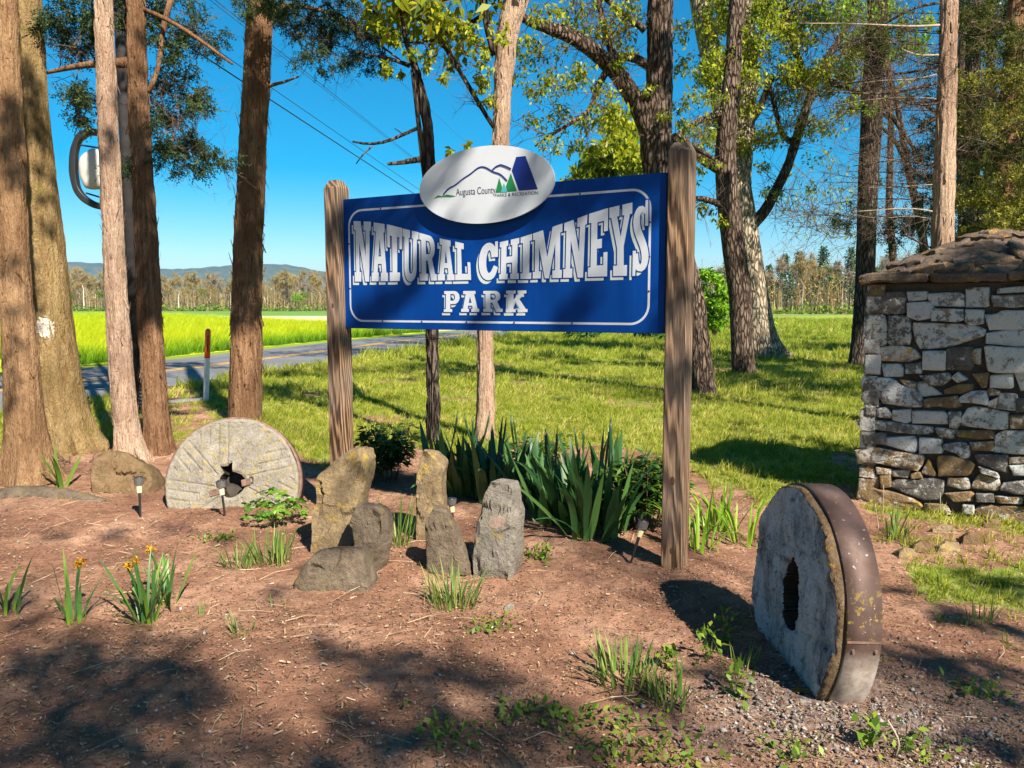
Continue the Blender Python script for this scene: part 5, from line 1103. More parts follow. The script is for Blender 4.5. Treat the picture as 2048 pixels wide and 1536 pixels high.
def build_trees():
    # -- left group of cedars and a maple
    t = Tree("cedar_tree", "brown double-boled trunk at the extreme left edge with exposed roots", [(8, -60, 40), (12, 0, 42), (18, 200, 46), (22, 350, 48), (27, 500, 54), (36, 650, 60), (46, 800, 68), (55, 900, 80), (60, 962, 92)], 6.72, "cedar_tan", 1, flare=(.75, .16, 4), top=5)
    bark_strips(t.trunk, t.line, 160, "cedar_tan", 1); t.limb([(30, 250, 26), (42, 290, 20), (52, 330, 6)], 0)
    for k, pl in enumerate(([(30, 955, 26), (10, 985, 20), (-30, 1000, 14)], [(75, 950, 24), (110, 975, 18), (150, 990, 9)])): t.limb(pl, -.25)
    t.done("cedar_leaf")
    t = Tree("maple_tree", "thick olive-brown trunk with a white paint blotch, left", [(52, -60, 54), (52, 0, 56), (58, 200, 66), (70, 350, 74), (82, 500, 86), (95, 650, 94), (108, 780, 104), (122, 870, 118), (128, 906, 130)], 8.15, "maple_bark", 2, flare=(.42, .28, 5), sides=28, lump=.015, top=5)
    c = P(100, 655, 8.15); rl = 46 * mpp(8.15); V = [];  # paint blotch follows the bole
    N = 34
    for i in range(N):
        for j in range(N):
            a = math.radians(-118 + 3 + 46 * j / (N - 1)); z = c[2] + (i / (N - 1) - .5) * .24; cx = np.interp(z, t.line[:, 2], t.line[:, 0]); R = np.interp(z, t.line[:, 2], t.line[:, 3]) * 1.035
            V.append((cx + R * math.cos(a + .45), t.Y + R * math.sin(a + .45), z))
    Fc = [(i * N + j, i * N + j + 1, i * N + j + N + 1, i * N + j + N) for i in range(N - 1) for j in range(N - 1) if ((i / N - .5) / .46) ** 2 + ((j / N - .5 + .1 * (i / N - .5)) / .42) ** 2 + .8 * mnoise.noise(Vector((i * .35, j * .35, 3))) < .8]
    obj("paint_blotch", V, Fc, MT["paint_patch"], t.trunk, True)
    t.high_crown(t.line[-1, :3] + (0, 0, 1), 2.6, 26, 60, .16); t.done("shade_leaf")
    t = Tree("cedar_tree", "pale straight cedar trunk left of the grey pole", [(205, -60, 32.8), (207, 0, 34.4), (212, 150, 36.0), (218, 300, 38.4), (226, 450, 40.0), (233, 600, 42.4), (243, 750, 45.6), (252, 850, 48.0), (262, 925, 54.4)], 7.72, "cedar_pale", 3, flare=(.6, .14, 3), top=4)
    bark_strips(t.trunk, t.line, 420, "cedar_pale", 3, .09, .009, .018); t.limb([(272, 880, 24), (285, 915, 18), (298, 940, 6)], -.2); t.done("cedar_leaf")
    t = Tree("cedar_tree", "brown cedar trunk right of the grey pole with dark sprays", [(268, -60, 34.4), (271, 0, 35.3), (277, 200, 37.7), (288, 400, 41.0), (295, 550, 43.5), (303, 700, 46.7), (311, 820, 49.2), (316, 895, 52.5), (317, 914, 55.8)], 8.12, "cedar_brown", 4, flare=(.4, .14, 5), top=4)
    bark_strips(t.trunk, t.line, 420, "cedar_brown", 4, .11, .011, .03)
    l1 = t.limb([(262, 125, 22), (230, 128, 15), (190, 126, 14), (150, 132, 11), (105, 142, 9), (84, 148, 5)], .1); l2 = t.limb([(296, 185, 10), (315, 160, 9), (322, 100, 9), (325, 50, 10), (345, -10, 12)], .1)
    l3 = t.limb([(290, 20, 10), (340, 40, 9), (400, 80, 8), (465, 128, 5)], -.2)
    for x, y, r, n in ((140, 30, 46, 26), (115, 60, 30, 12), (165, 65, 40, 22), (150, 100, 30, 14), (330, 15, 50, 20), (385, 60, 38, 18), (430, 85, 30, 14), (325, 75, 40, 16), (355, 110, 36, 14), (160, 185, 30, 16), (170, 225, 28, 14), (150, 180, 18, 8), (340, 170, 40, 22), (390, 185, 26, 14), (345, 225, 34, 18), (400, 220, 24, 10), (340, 275, 34, 16), (390, 285, 34, 16), (440, 320, 24, 12), (370, 330, 30, 14), (330, 320, 22, 10), (245, 330, 26, 10), (300, 240, 30, 12), (215, 20, 60, 30), (310, -20, 60, 30)):
        t.cedar(x, y, r, n * 7, 8.3 + t.rg.normal(0, .25), None, .15, (0, .8))
    for a, b in (((296, 190), (345, 230)), ((345, 230), (400, 300)), ((296, 150), (345, 170)), ((300, 270), (370, 330)), ((330, 60), (390, 60)), ((160, 128), (160, 220)), ((120, 140), (140, 50)), ((190, 126), (165, 60)), ((400, 300), (455, 320)), ((345, 150), (330, 330)), ((380, 190), (410, 225))):
        A, B = P(*a, 8.25), P(*b, 8.3); M = (A + B) / 2 + t.rg.normal(0, .08, 3); t.twigs(np.array([A, M]), np.array([M, B]), .016, .007); t.branchlets(np.array([[*A, .01], [*M, .01], [*B, .004]]), 14, .35, 3, .2, .008)
    t.done("cedar_leaf")
    t = Tree("cedar_tree", "shaggy-barked brown cedar trunk between the orange marker and the sign", [(528, -60, 51), (522, 0, 51), (513, 150, 52), (505, 300, 53), (498, 450, 55), (494, 600, 58), (491, 750, 61), (489, 846, 64)], 10.2, "cedar_brown", 5, flare=(.1, .2, 5), top=4)
    bark_strips(t.trunk, t.line, 650, "cedar_brown", 5, .16, .012, .045)
    t.limb([(536, 172, 8), (565, 165, 6), (598, 153, 3)], 0); t.limb([(545, 15, 14), (600, 10, 10), (660, 25, 8), (720, 60, 6), (800, 120, 4)], -.4)
    for x, y, r, n in ((575, 15, 40, 22), (620, 30, 46, 26), (665, 15, 46, 26), (650, 65, 40, 20), (700, 45, 46, 22), (740, 20, 40, 16), (690, 95, 36, 16), (740, 85, 36, 14), (610, 105, 24, 10), (640, 125, 26, 10), (665, 110, 30, 10), (770, 55, 36, 12), (800, 15, 36, 14), (850, 10, 30, 10), (750, 120, 24, 8), (590, 55, 30, 12), (715, 120, 26, 9), (500, 0, 40, 14)):
        t.cedar(x, y, r, n * 6, 9.6 + t.rg.normal(0, .25), None, .15, (0, .7))
    for x, y in ((530, 10), (515, 20), (545, 25)): t.cedar(x, y, 26, 70, 9.75, None, .15, (.6, 1))
    for a, b in (((600, 10), (650, 110)), ((660, 25), (620, 105)), ((700, 45), (745, 110)), ((660, 20), (740, 20)), ((560, 10), (590, 60)), ((720, 60), (690, 130))):
        A, B = P(*a, 9.6), P(*b, 9.6); t.branchlets(np.array([[*A, .01], [*((A + B) / 2 + t.rg.normal(0, .1, 3)), .01], [*B, .004]]), 16, .4, 3, .3, .008); t.twigs(np.array([A]), np.array([B]), .014, .006)
    t.done("cedar_leaf")
    # -- thin broken tree and cedar behind the sign
    t = Tree("dead_tree", "thin dark crooked tree with broken stubs behind the sign", [(866, 892, 28), (866, 780, 25), (864, 660, 24), (864, 500, 22), (862, 380, 20), (856, 260, 19), (842, 180, 18), (828, 130, 15), (813, 85, 9), (800, 20, 5)], 8.6, "dark_bark", 6, flare=(.15, .1, 4), sides=12, top=0, lump=.05)
    t.limb([(858, 420, 10), (848, 340, 10), (838, 250, 9), (828, 170, 8), (824, 140, 6)], -.05); t.limb([(838, 255, 8), (815, 265, 7), (780, 282, 7), (740, 292, 6), (705, 283, 4)], -.2); t.limb([(848, 318, 12), (830, 320, 12), (800, 326, 8), (775, 328, 6)], -.1)
    t.limb([(745, 292, 4), (725, 310, 3), (712, 328, 2)], 0); t.limb([(820, 132, 9), (790, 120, 7), (760, 112, 5), (725, 108, 3)], -.1); t.limb([(805, 268, 3), (795, 260, 2), (788, 256, 1.5)], 0)
    for x, y in ((752, 50), (780, 70), (820, 100), (850, 110), (770, 140)): t.clump(x, y, 16, 18, .07, 8.4)
    t.done("spring_leaf")
    t = Tree("cedar_tree", "pale grey-brown cedar trunk rising behind the oval plaque", [(968, 888, 39.6), (970, 830, 36.0), (972, 750, 34.2), (970, 660, 32.4), (985, 450, 32.4), (1000, 300, 34.2), (1003, 250, 34.2), (1007, 150, 36.0), (1015, 60, 41.4), (1032, 0, 48.6), (1048, -60, 50.4)], 8.85, "cedar_pale", 7, flare=(.35, .15, 4), top=3)
    bark_strips(t.trunk, t.line, 260, "cedar_pale", 7, .11, .010, .02)
    t.limb([(990, 110, 16), (975, 60, 15), (965, -20, 14)], -.1, bark="dark_bark"); l = t.limb([(988, 255, 9), (965, 220, 9), (930, 160, 9), (900, 110, 8), (865, 60, 7), (850, 20, 5)], -.2, bark="dark_bark")
    l2 = t.limb([(960, 35, 12), (920, 60, 8), (880, 78, 6), (840, 88, 5), (795, 85, 3)], -.2, bark="dark_bark")
    for x, y, r, n in ((905, 45, 30, 40), (880, 70, 22, 24), (940, 60, 22, 20), (960, 160, 26, 34), (975, 120, 20, 18), (900, 130, 14, 12), (885, 155, 14, 12), (860, 130, 12, 12), (955, 90, 22, 20), (790, 80, 14, 14), (755, 55, 12, 10), (775, 140, 8, 6), (805, 145, 8, 6), (900, 300, 9, 10), (935, 285, 8, 8), (970, 205, 18, 16), (1000, 60, 26, 24)): t.clump(x, y, r, n, .075, 8.6 + t.rg.normal(0, .15), None, (.2, 1))
    t.branchlets(l, 20, .45, 3, 0, .01); t.branchlets(l2, 26, .4, 3, .1, .01); t.done("spring_leaf")
    # -- forked oak in the middle
    t = Tree("oak_tree", "grey furrowed oak forking above the right end of the sign", [(1407, 797, 44), (1398, 700, 46), (1385, 600, 46), (1355, 480, 50), (1325, 380, 56), (1312, 320, 60), (1312, 250, 64), (1318, 180, 54), (1320, 100, 50), (1320, 0, 50), (1320, -80, 48)], 13.5, "oak_bark", 8, flare=(.3, .3, 5), lump=.02, flute=.02, top=5)
    a = t.limb([(1303, 275, 44), (1280, 215, 40), (1240, 150, 36), (1200, 110, 34), (1140, 70, 30), (1080, 50, 24), (1040, 35, 16), (1005, 5, 9)], -.6); b = t.limb([(1300, 135, 18), (1270, 112, 17), (1232, 112, 16), (1195, 170, 13), (1180, 225, 9), (1120, 258, 7), (1070, 292, 4)], -.5)
    c = t.limb([(1240, 150, 18), (1215, 80, 14), (1200, 20, 12), (1190, -40, 10)], .3); d = t.limb([(1290, 60, 14), (1250, 30, 12), (1190, -20, 10)], -.2); e = t.limb([(1345, 275, 20), (1365, 290, 16), (1400, 300, 10), (1430, 320, 6)], -.4)
    for ln in (a, b, c, d): t.branchlets(ln, 30, .9, 3, .25, .018)
    for x, y, r, n in ((1080, 110, 46, 70), (1130, 60, 50, 70), (1060, 180, 36, 44), (1110, 170, 44, 60), (1160, 150, 40, 60), (1200, 60, 44, 70), (1250, 60, 44, 70), (1070, 240, 30, 30), (1120, 230, 36, 44), (1170, 240, 40, 60), (1210, 210, 44, 70), (1240, 230, 30, 40), (1085, 20, 40, 50), (1150, 10, 44, 60), (1260, 10, 40, 60), (1355, 60, 34, 44), (1365, 130, 30, 36), (1370, 200, 30, 36), (1365, 250, 26, 30), (1290, 180, 20, 22), (1320, 195, 24, 34), (1330, 230, 18, 20), (1100, 290, 24, 22), (1140, 290, 30, 34), (1240, 110, 30, 34), (1190, 290, 26, 34), (1030, 150, 26, 22), (1040, 90, 30, 30)):
        t.clump(x, y, r, n, .088, 13.2 + t.rg.normal(0, .5), None, (0, 1))
    t.high_crown(t.line[-1, :3] + (0, 0, 1.5), 3.4, 34, 60, .2); t.done("spring_leaf")
    # -- pair of oaks by the lawn
    t = Tree("oak_tree", "slender dark oak, front one of the pair right of the sign", [(1487, 754, 44), (1484, 700, 43), (1481, 600, 43), (1468, 500, 44), (1455, 400, 44), (1450, 300, 41), (1460, 200, 37), (1468, 100, 33), (1475, 0, 32), (1478, -60, 30)], 17.5, "oak_bark", 9, flare=(.25, .3, 5), top=5)
    a = t.limb([(1452, 345, 26), (1430, 330, 24), (1400, 315, 20), (1385, 295, 18), (1350, 270, 12)], -.5); b = t.limb([(1452, 415, 14), (1425, 402, 12), (1395, 395, 10), (1360, 400, 6)], -.4); c = t.limb([(1448, 225, 14), (1415, 235, 12), (1380, 250, 10), (1345, 280, 6)], -.4)
    for ln in (a, b, c): t.branchlets(ln, 20, .8, 3, .2, .02)
    for x, y, r, n in ((1400, 260, 34, 44), (1420, 330, 24, 24), (1405, 420, 30, 34), (1440, 440, 20, 20), (1390, 350, 20, 16), (1420, 200, 34, 44), (1440, 120, 40, 54), (1500, 60, 40, 54), (1510, 160, 34, 40)): t.clump(x, y, r, n, .105, 17.3 + t.rg.normal(0, .5), None)
    t.high_crown(t.line[-1, :3] + (0, 0, 1.5), 3.4, 30, 60, .22); t.done("spring_leaf")
    t = Tree("oak_tree", "broad-footed dark oak, rear one of the pair right of the sign", [(1527, 720, 62), (1522, 690, 56), (1512, 600, 50), (1497, 500, 47), (1482, 400, 50), (1463, 290, 44), (1432, 150, 42), (1405, 40, 40), (1390, -60, 38)], 23, "oak_pale", 10, flare=(.9, .45, 5), top=6)
    g = t.limb([(1484, 385, 36), (1490, 270, 36), (1496, 140, 36), (1490, -40, 34)], .3, 14); a = t.limb([(1500, 455, 24), (1532, 420, 22), (1575, 335, 20), (1592, 280, 20), (1618, 200, 18), (1640, 140, 15), (1690, 60, 10), (1720, 20, 6)], -.6, bark="dark_bark")
    b = t.limb([(1620, 175, 15), (1592, 105, 14), (1575, 60, 13), (1568, 0, 12)], -.4, bark="dark_bark"); c = t.limb([(1588, 285, 12), (1570, 278, 11), (1560, 260, 10), (1545, 190, 8), (1530, 160, 5)], -.5, bark="dark_bark"); d = t.limb([(1492, 255, 20), (1520, 215, 16), (1545, 150, 10)], -.2)
    e = t.limb([(1640, 145, 10), (1680, 175, 8), (1730, 185, 6), (1800, 190, 3)], -.6, bark="dark_bark")
    for ln in (a, b, c, e): t.branchlets(ln, 46, 1.2, 3, .1, .03)
    for i in range(96):
        x = t.rg.uniform(1395, 1725); y = t.rg.uniform(-10, 400) * (.55 + .45 * t.rg.uniform()); dens = 1.25 - y / 430 + (x < 1640) * .1
        if t.rg.uniform() < dens: t.clump(x, y, t.rg.uniform(22, 44), int(t.rg.uniform(40, 80)), .12, 22.6 + t.rg.normal(0, .9), None, twig=True)
    for x, y, r, n in ((1540, 270, 30, 40), (1560, 250, 34, 40), (1610, 260, 34, 44), (1530, 380, 22, 18), (1520, 330, 24, 24), (1640, 320, 30, 24), (1600, 200, 40, 50), (1560, 380, 22, 14), (1620, 380, 30, 20), (1680, 390, 30, 18)): t.clump(x, y, r, n, .12, 22.4, None)
    t.high_crown(t.line[-1, :3] + (1.5, 0, 1.5), 4.2, 36, 60, .25); t.done("spring_leaf")
    # -- right: dark oak, pale dead cedar, cedars behind the pillar
    t = Tree("oak_tree", "straight dark trunk just left of the stone pillar", [(1716, 732, 32), (1722, 680, 34), (1730, 560, 36), (1733, 450, 37), (1737, 350, 39), (1745, 200, 41), (1752, 80, 39), (1758, -60, 37)], 20.3, "dark_bark", 11, flare=(.3, .35, 4), top=5)
    for x, y, r, n in ((1700, 40, 44, 80), (1750, 50, 40, 70), (1780, 30, 40, 70), (1720, 90, 34, 50), (1760, 110, 30, 44), (1800, 70, 40, 70), (1740, 215, 18, 20), (1748, 240, 18, 18), (1690, 10, 40, 70), (1830, 50, 34, 50), (1840, 90, 30, 40), (1705, 130, 26, 30), (1790, 100, 30, 36)): t.clump(x, y, r, n, .125, 20 + t.rg.normal(0, .5), None, (.2, 1))
    q = t.limb([(1748, 545, 9), (1775, 568, 8), (1800, 582, 6), (1830, 590, 4)], -.5); t.limb([(1742, 180, 10), (1790, 240, 9), (1830, 300, 7)], -.3)
    t.high_crown(t.line[-1, :3] + (0, 0, 1.5), 3.2, 26, 60, .24); t.done("maple_leaf")
    t = Tree("dead_cedar_tree", "pale bare cedar trunk with thin dead branches behind the pillar", [(1868, 866, 46), (1874, 700, 44), (1880, 560, 42), (1886, 450, 40), (1890, 300, 38), (1895, 150, 35), (1898, 0, 32), (1900, -60, 30)], 9.6, "cedar_pale", 12, flare=(.2, .2, 4), top=3)
    bark_strips(t.trunk, t.line, 260, "cedar_pale", 12, .12, .010, .022)
    L = [[(1880, 132, 9), (1830, 145, 7), (1770, 150, 6), (1720, 160, 5), (1640, 175, 3)], [(1885, 205, 7), (1840, 212, 6), (1780, 200, 5), (1760, 196, 3)], [(1880, 165, 11), (1830, 178, 8), (1770, 185, 7), (1690, 186, 5), (1560, 170, 3)], [(1885, 50, 9), (1835, 60, 7), (1760, 50, 6), (1700, 45, 5), (1600, 40, 3)], [(1885, 5, 10), (1830, 20, 8), (1760, 55, 8), (1700, 85, 5), (1640, 120, 3)],
         [(1878, 335, 6), (1840, 322, 5), (1790, 318, 4), (1700, 330, 3)], [(1876, 330, 5), (1830, 345, 4), (1760, 350, 3), (1690, 345, 2)], [(1878, 400, 5), (1820, 398, 4), (1740, 400, 3), (1650, 410, 2)], [(1876, 425, 5), (1830, 422, 4), (1770, 418, 3), (1700, 425, 2)], [(1874, 500, 6), (1840, 480, 5), (1800, 465, 4), (1750, 470, 2)],
         [(1912, 62, 8), (1940, 72, 6), (1975, 72, 5), (1990, 50, 3)], [(1912, 185, 5), (1940, 188, 4), (1975, 210, 3)], [(1910, 300, 6), (1925, 302, 5), (1942, 312, 2)], [(1912, 270, 5), (1950, 280, 4), (1990, 290, 3)], [(1880, 250, 5), (1830, 270, 4), (1780, 300, 3), (1700, 320, 2)], [(1882, 110, 6), (1840, 105, 5), (1800, 95, 4)]]
    for _k in range(26):
        y0 = t.rg.uniform(10, 470); w0 = t.rg.uniform(2.5, 4.5); x1 = t.rg.uniform(90, 260); dy = t.rg.uniform(-25, 30); L.append([(1884, y0, w0), (1884 - x1 * .35, y0 + dy * .3 + t.rg.normal(0, 6), w0 * .75), (1884 - x1 * .7, y0 + dy * .6 + t.rg.normal(0, 9), w0 * .5), (1884 - x1, y0 + dy + t.rg.normal(0, 8), w0 * .3)])
    for pl in L:
        pl = [(x + t.rg.normal(0, 3) * (i_ > 0), y + t.rg.normal(0, 4) * (i_ > 0), min(w_ * .62, 5.5)) for i_, (x, y, w_) in enumerate(pl)]
        ln = t.limb(pl, t.rg.uniform(-.5, .5), 7, "twig_pale" if t.rg.uniform() < .25 else "dark_bark"); t.branchlets(ln, 16, .5, 3, .05, .006)
    t.done("cedar_leaf", "twig")
    t = Tree("cedar_tree", "reddish cedar trunk with golden-green sprays behind the pillar, far right", [(1990, 800, 46), (2000, 600, 44), (2005, 480, 44), (2012, 300, 37), (2025, 150, 36), (2035, 0, 32), (2040, -60, 30)], 12.2, "cedar_brown", 13, top=3)
    for i in range(84):
        x = t.rg.uniform(1915, 2140); y = t.rg.uniform(-20, 470); gap = (abs(x - 1935) < 34 and abs(y - 100) < 40) or (abs(x - 1975) < 26 and abs(y - 370) < 30) or (abs(x - 1990) < 18 and abs(y - 60) < 22)
        if not gap: t.cedar(x, y, t.rg.uniform(24, 46), 70, 11.6 + t.rg.normal(0, .7), None, .2, (.1, 1) if (120 < y < 260 or y > 330) else (0, .45), .38)
    for pl in ([(2008, 330, 9), (1970, 320, 7), (1920, 300, 5)], [(2015, 200, 9), (1970, 180, 7), (1925, 170, 5)], [(2005, 400, 8), (1965, 395, 6), (1930, 390, 4)], [(2030, 60, 8), (1990, 40, 6), (1940, 45, 4)], [(2025, 150, 9), (2060, 140, 7), (2110, 150, 4)]): t.branchlets(t.limb(pl, -.4, 7), 16, .5, 3, .2, .01)
    t.done("cedar_gold")
    t = Tree("cedar_tree", "dark cedar trunk with drooping sprays between the pale cedar and the right edge", [(1950, 720, 34), (1948, 560, 34), (1945, 430, 34), (1941, 300, 30), (1945, 150, 28), (1948, 0, 26), (1950, -60, 25)], 17, "dark_bark", 14, top=4)
    for i in range(62):
        x = t.rg.uniform(1830, 2030); y = t.rg.uniform(-10, 480); gap = (abs(x - 1930) < 30 and abs(y - 90) < 36) or (abs(x - 1835) < 26 and abs(y - 150) < 40)
        if not gap and (x > 1900 or y > 300): t.cedar(x, y, t.rg.uniform(26, 44), 60, 16.6 + t.rg.normal(0, .6), None, .26, (0, .6))
    for x, y, r in ((1830, 410, 30), (1800, 440, 26), (1850, 450, 30), (1780, 470, 24), (1840, 350, 24), (1862, 250, 24), (1850, 200, 26), (1860, 130, 26), (1840, 300, 20), (1720, 425, 24), (1690, 440, 22)): t.cedar(x, y, r, 70, 16.5, None, .24, (0, .7))
    t.done("cedar_leaf")
    t = Tree("oak_tree", "thin crooked trunk seen between the dark trunk and the pale cedar", [(1862, 690, 18), (1856, 560, 17), (1845, 470, 16), (1830, 400, 15), (1815, 330, 14), (1800, 240, 12), (1790, 190, 10), (1770, 120, 8)], 26, "dark_bark", 15, top=3, sides=10)
    a = t.limb([(1815, 330, 10), (1790, 280, 8), (1760, 250, 6), (1730, 240, 4)], -.4); b = t.limb([(1845, 250, 12), (1880, 230, 10), (1840, 200, 9)], .2)
    t.branchlets(a, 30, 1.0, 3, 0, .02); 
    c = np.array([[*P(1850, 430, 26), .03], [*P(1760, 440, 26), .02], [*P(1640, 430, 26), .02], [*P(1560, 420, 26), .01]]); t.branchlets(c, 60, 1.6, 4, -.1, .022); c = np.array([[*P(1830, 500, 26), .03], [*P(1740, 470, 26), .02], [*P(1650, 470, 26), .02], [*P(1590, 440, 26), .01]]); t.branchlets(c, 60, 1.6, 4, -.1, .022)
    C = np.array([P(t.rg.uniform(1560, 1720), t.rg.uniform(330, 480), 26) for _ in range(170)]); t.leaves(C, .15); t.done("spring_leaf")
    for k, (pts, Y, lab) in enumerate((([(1930, 690, 20), (1928, 470, 20), (1922, 250, 18), (1926, 60, 16), (1928, -60, 15)], 30, "slim far trunk seen left of the dark cedar, behind the pillar"), ([(1975, 690, 17), (1972, 470, 17), (1978, 250, 15), (1982, 60, 14), (1984, -60, 13)], 34, "slim far trunk between the dark cedar and the reddish cedar"),
            ([(2030, 700, 24), (2034, 470, 24), (2042, 250, 22), (2050, 60, 20), (2055, -60, 18)], 24, "pale far trunk at the extreme right edge behind the pillar"), ([(1795, 690, 16), (1790, 560, 15), (1778, 420, 14), (1782, 250, 12), (1775, 100, 10)], 33, "thin far trunk just right of the straight dark trunk"))):
        t = Tree("oak_tree", lab, pts, Y, "oak_bark", 70 + k, top=3, sides=10)
        for q in range(5):
            y0 = t.rg.uniform(20, 420); x0 = np.interp(y0, [p[1] for p in pts[::-1]], [p[0] for p in pts[::-1]]); sg = t.rg.choice([-1, 1]); ln = t.limb([(x0, y0, 7), (x0 + sg * 25, y0 - 18, 5), (x0 + sg * 60, y0 - 30, 3)], t.rg.uniform(-1, 1), 6); t.branchlets(ln, 14, 1.3, 3, 0, .022)
        for q in range(7): t.clump(pts[2][0] + t.rg.uniform(-60, 60), t.rg.uniform(0, 380), 24, 16, .2, Y, None, (.3, 1))
        t.done("spring_leaf")
    # -- mid-distance trees and shrubs over the road and lawn
    t = Tree("leafing_tree", "round yellow-green leafing tree seen over the sign beyond the road", [(1242, 655, 16), (1240, 560, 15), (1236, 450, 14), (1232, 360, 10)], 42, "dark_bark", 16, top=0, sides=8)
    for x, y, r, n in ((1235, 290, 42, 90), (1200, 320, 40, 90), (1265, 320, 36, 80), (1225, 245, 34, 60), (1180, 345, 34, 70), (1250, 255, 30, 50), (1160, 360, 30, 50), (1280, 350, 30, 60), (1215, 350, 40, 90), (1270, 385, 30, 60), (1190, 390, 36, 70), (1240, 400, 36, 80)): t.clump(x, y, r, n * 2, .42, 42 + t.rg.normal(0, 1), None, (.2, 1))
    t.done("spring_leaf")
    def shrub(name, label, px, py, Y, w, h, n, size, mat, seed, cat="shrub", group=None):
        rg = np.random.default_rng(seed); b = G(px, py); b = np.array([(px - CX) / F * Y, Y, 0.]); root = empty(name, b); tag(root, label, cat, group)
        T = np.array([b + (rg.normal(0, w * .25), rg.normal(0, w * .2), h * rg.uniform(.35, .95)) for _ in range(16)]); V, Fc = ribbons(np.repeat(b[None], 16, 0), T, .05, .012, rg); obj("stems", V, Fc, MT["twig"], root)
        K = 26; cs = np.array([b + (rg.normal(0, w * .27), rg.normal(0, w * .2), h * rg.uniform(.08, .9) ) for _ in range(K)]); cs[:, 2] = np.maximum(cs[:, 2], .05)
        C = np.concatenate([ball(rg, c, w * .2, n // K, .9) for c in cs]); C[:, 2] = np.maximum(C[:, 2], .02); V, Fc = leaf_quads(rg, C, size, .55, .4, .2); obj("foliage", V, Fc, MT[mat], root, False, qvar(rg, len(Fc)))["kind"] = "stuff"
    shrub("green_shrub", "tall bright green shrub on the lawn right of the right post", 1428, 672, 38, 1.7, 3.5, 2600, .24, "bush_bright", 61); shrub("green_shrub", "bright green shrub half hidden by the oak pair at the lawn", 1500, 660, 52, 2.2, 2.2, 1500, .3, "bush_bright", 62)
    shrub("low_bush", "low dark bush under the sign's middle, across the lawn", 1168, 678, 36, 1.5, .75, 900, .2, "peony", 63); shrub("low_bush", "low dark bush under the sign's right end, across the lawn", 1296, 682, 35, 1.3, .8, 900, .2, "peony", 64)
build_trees()

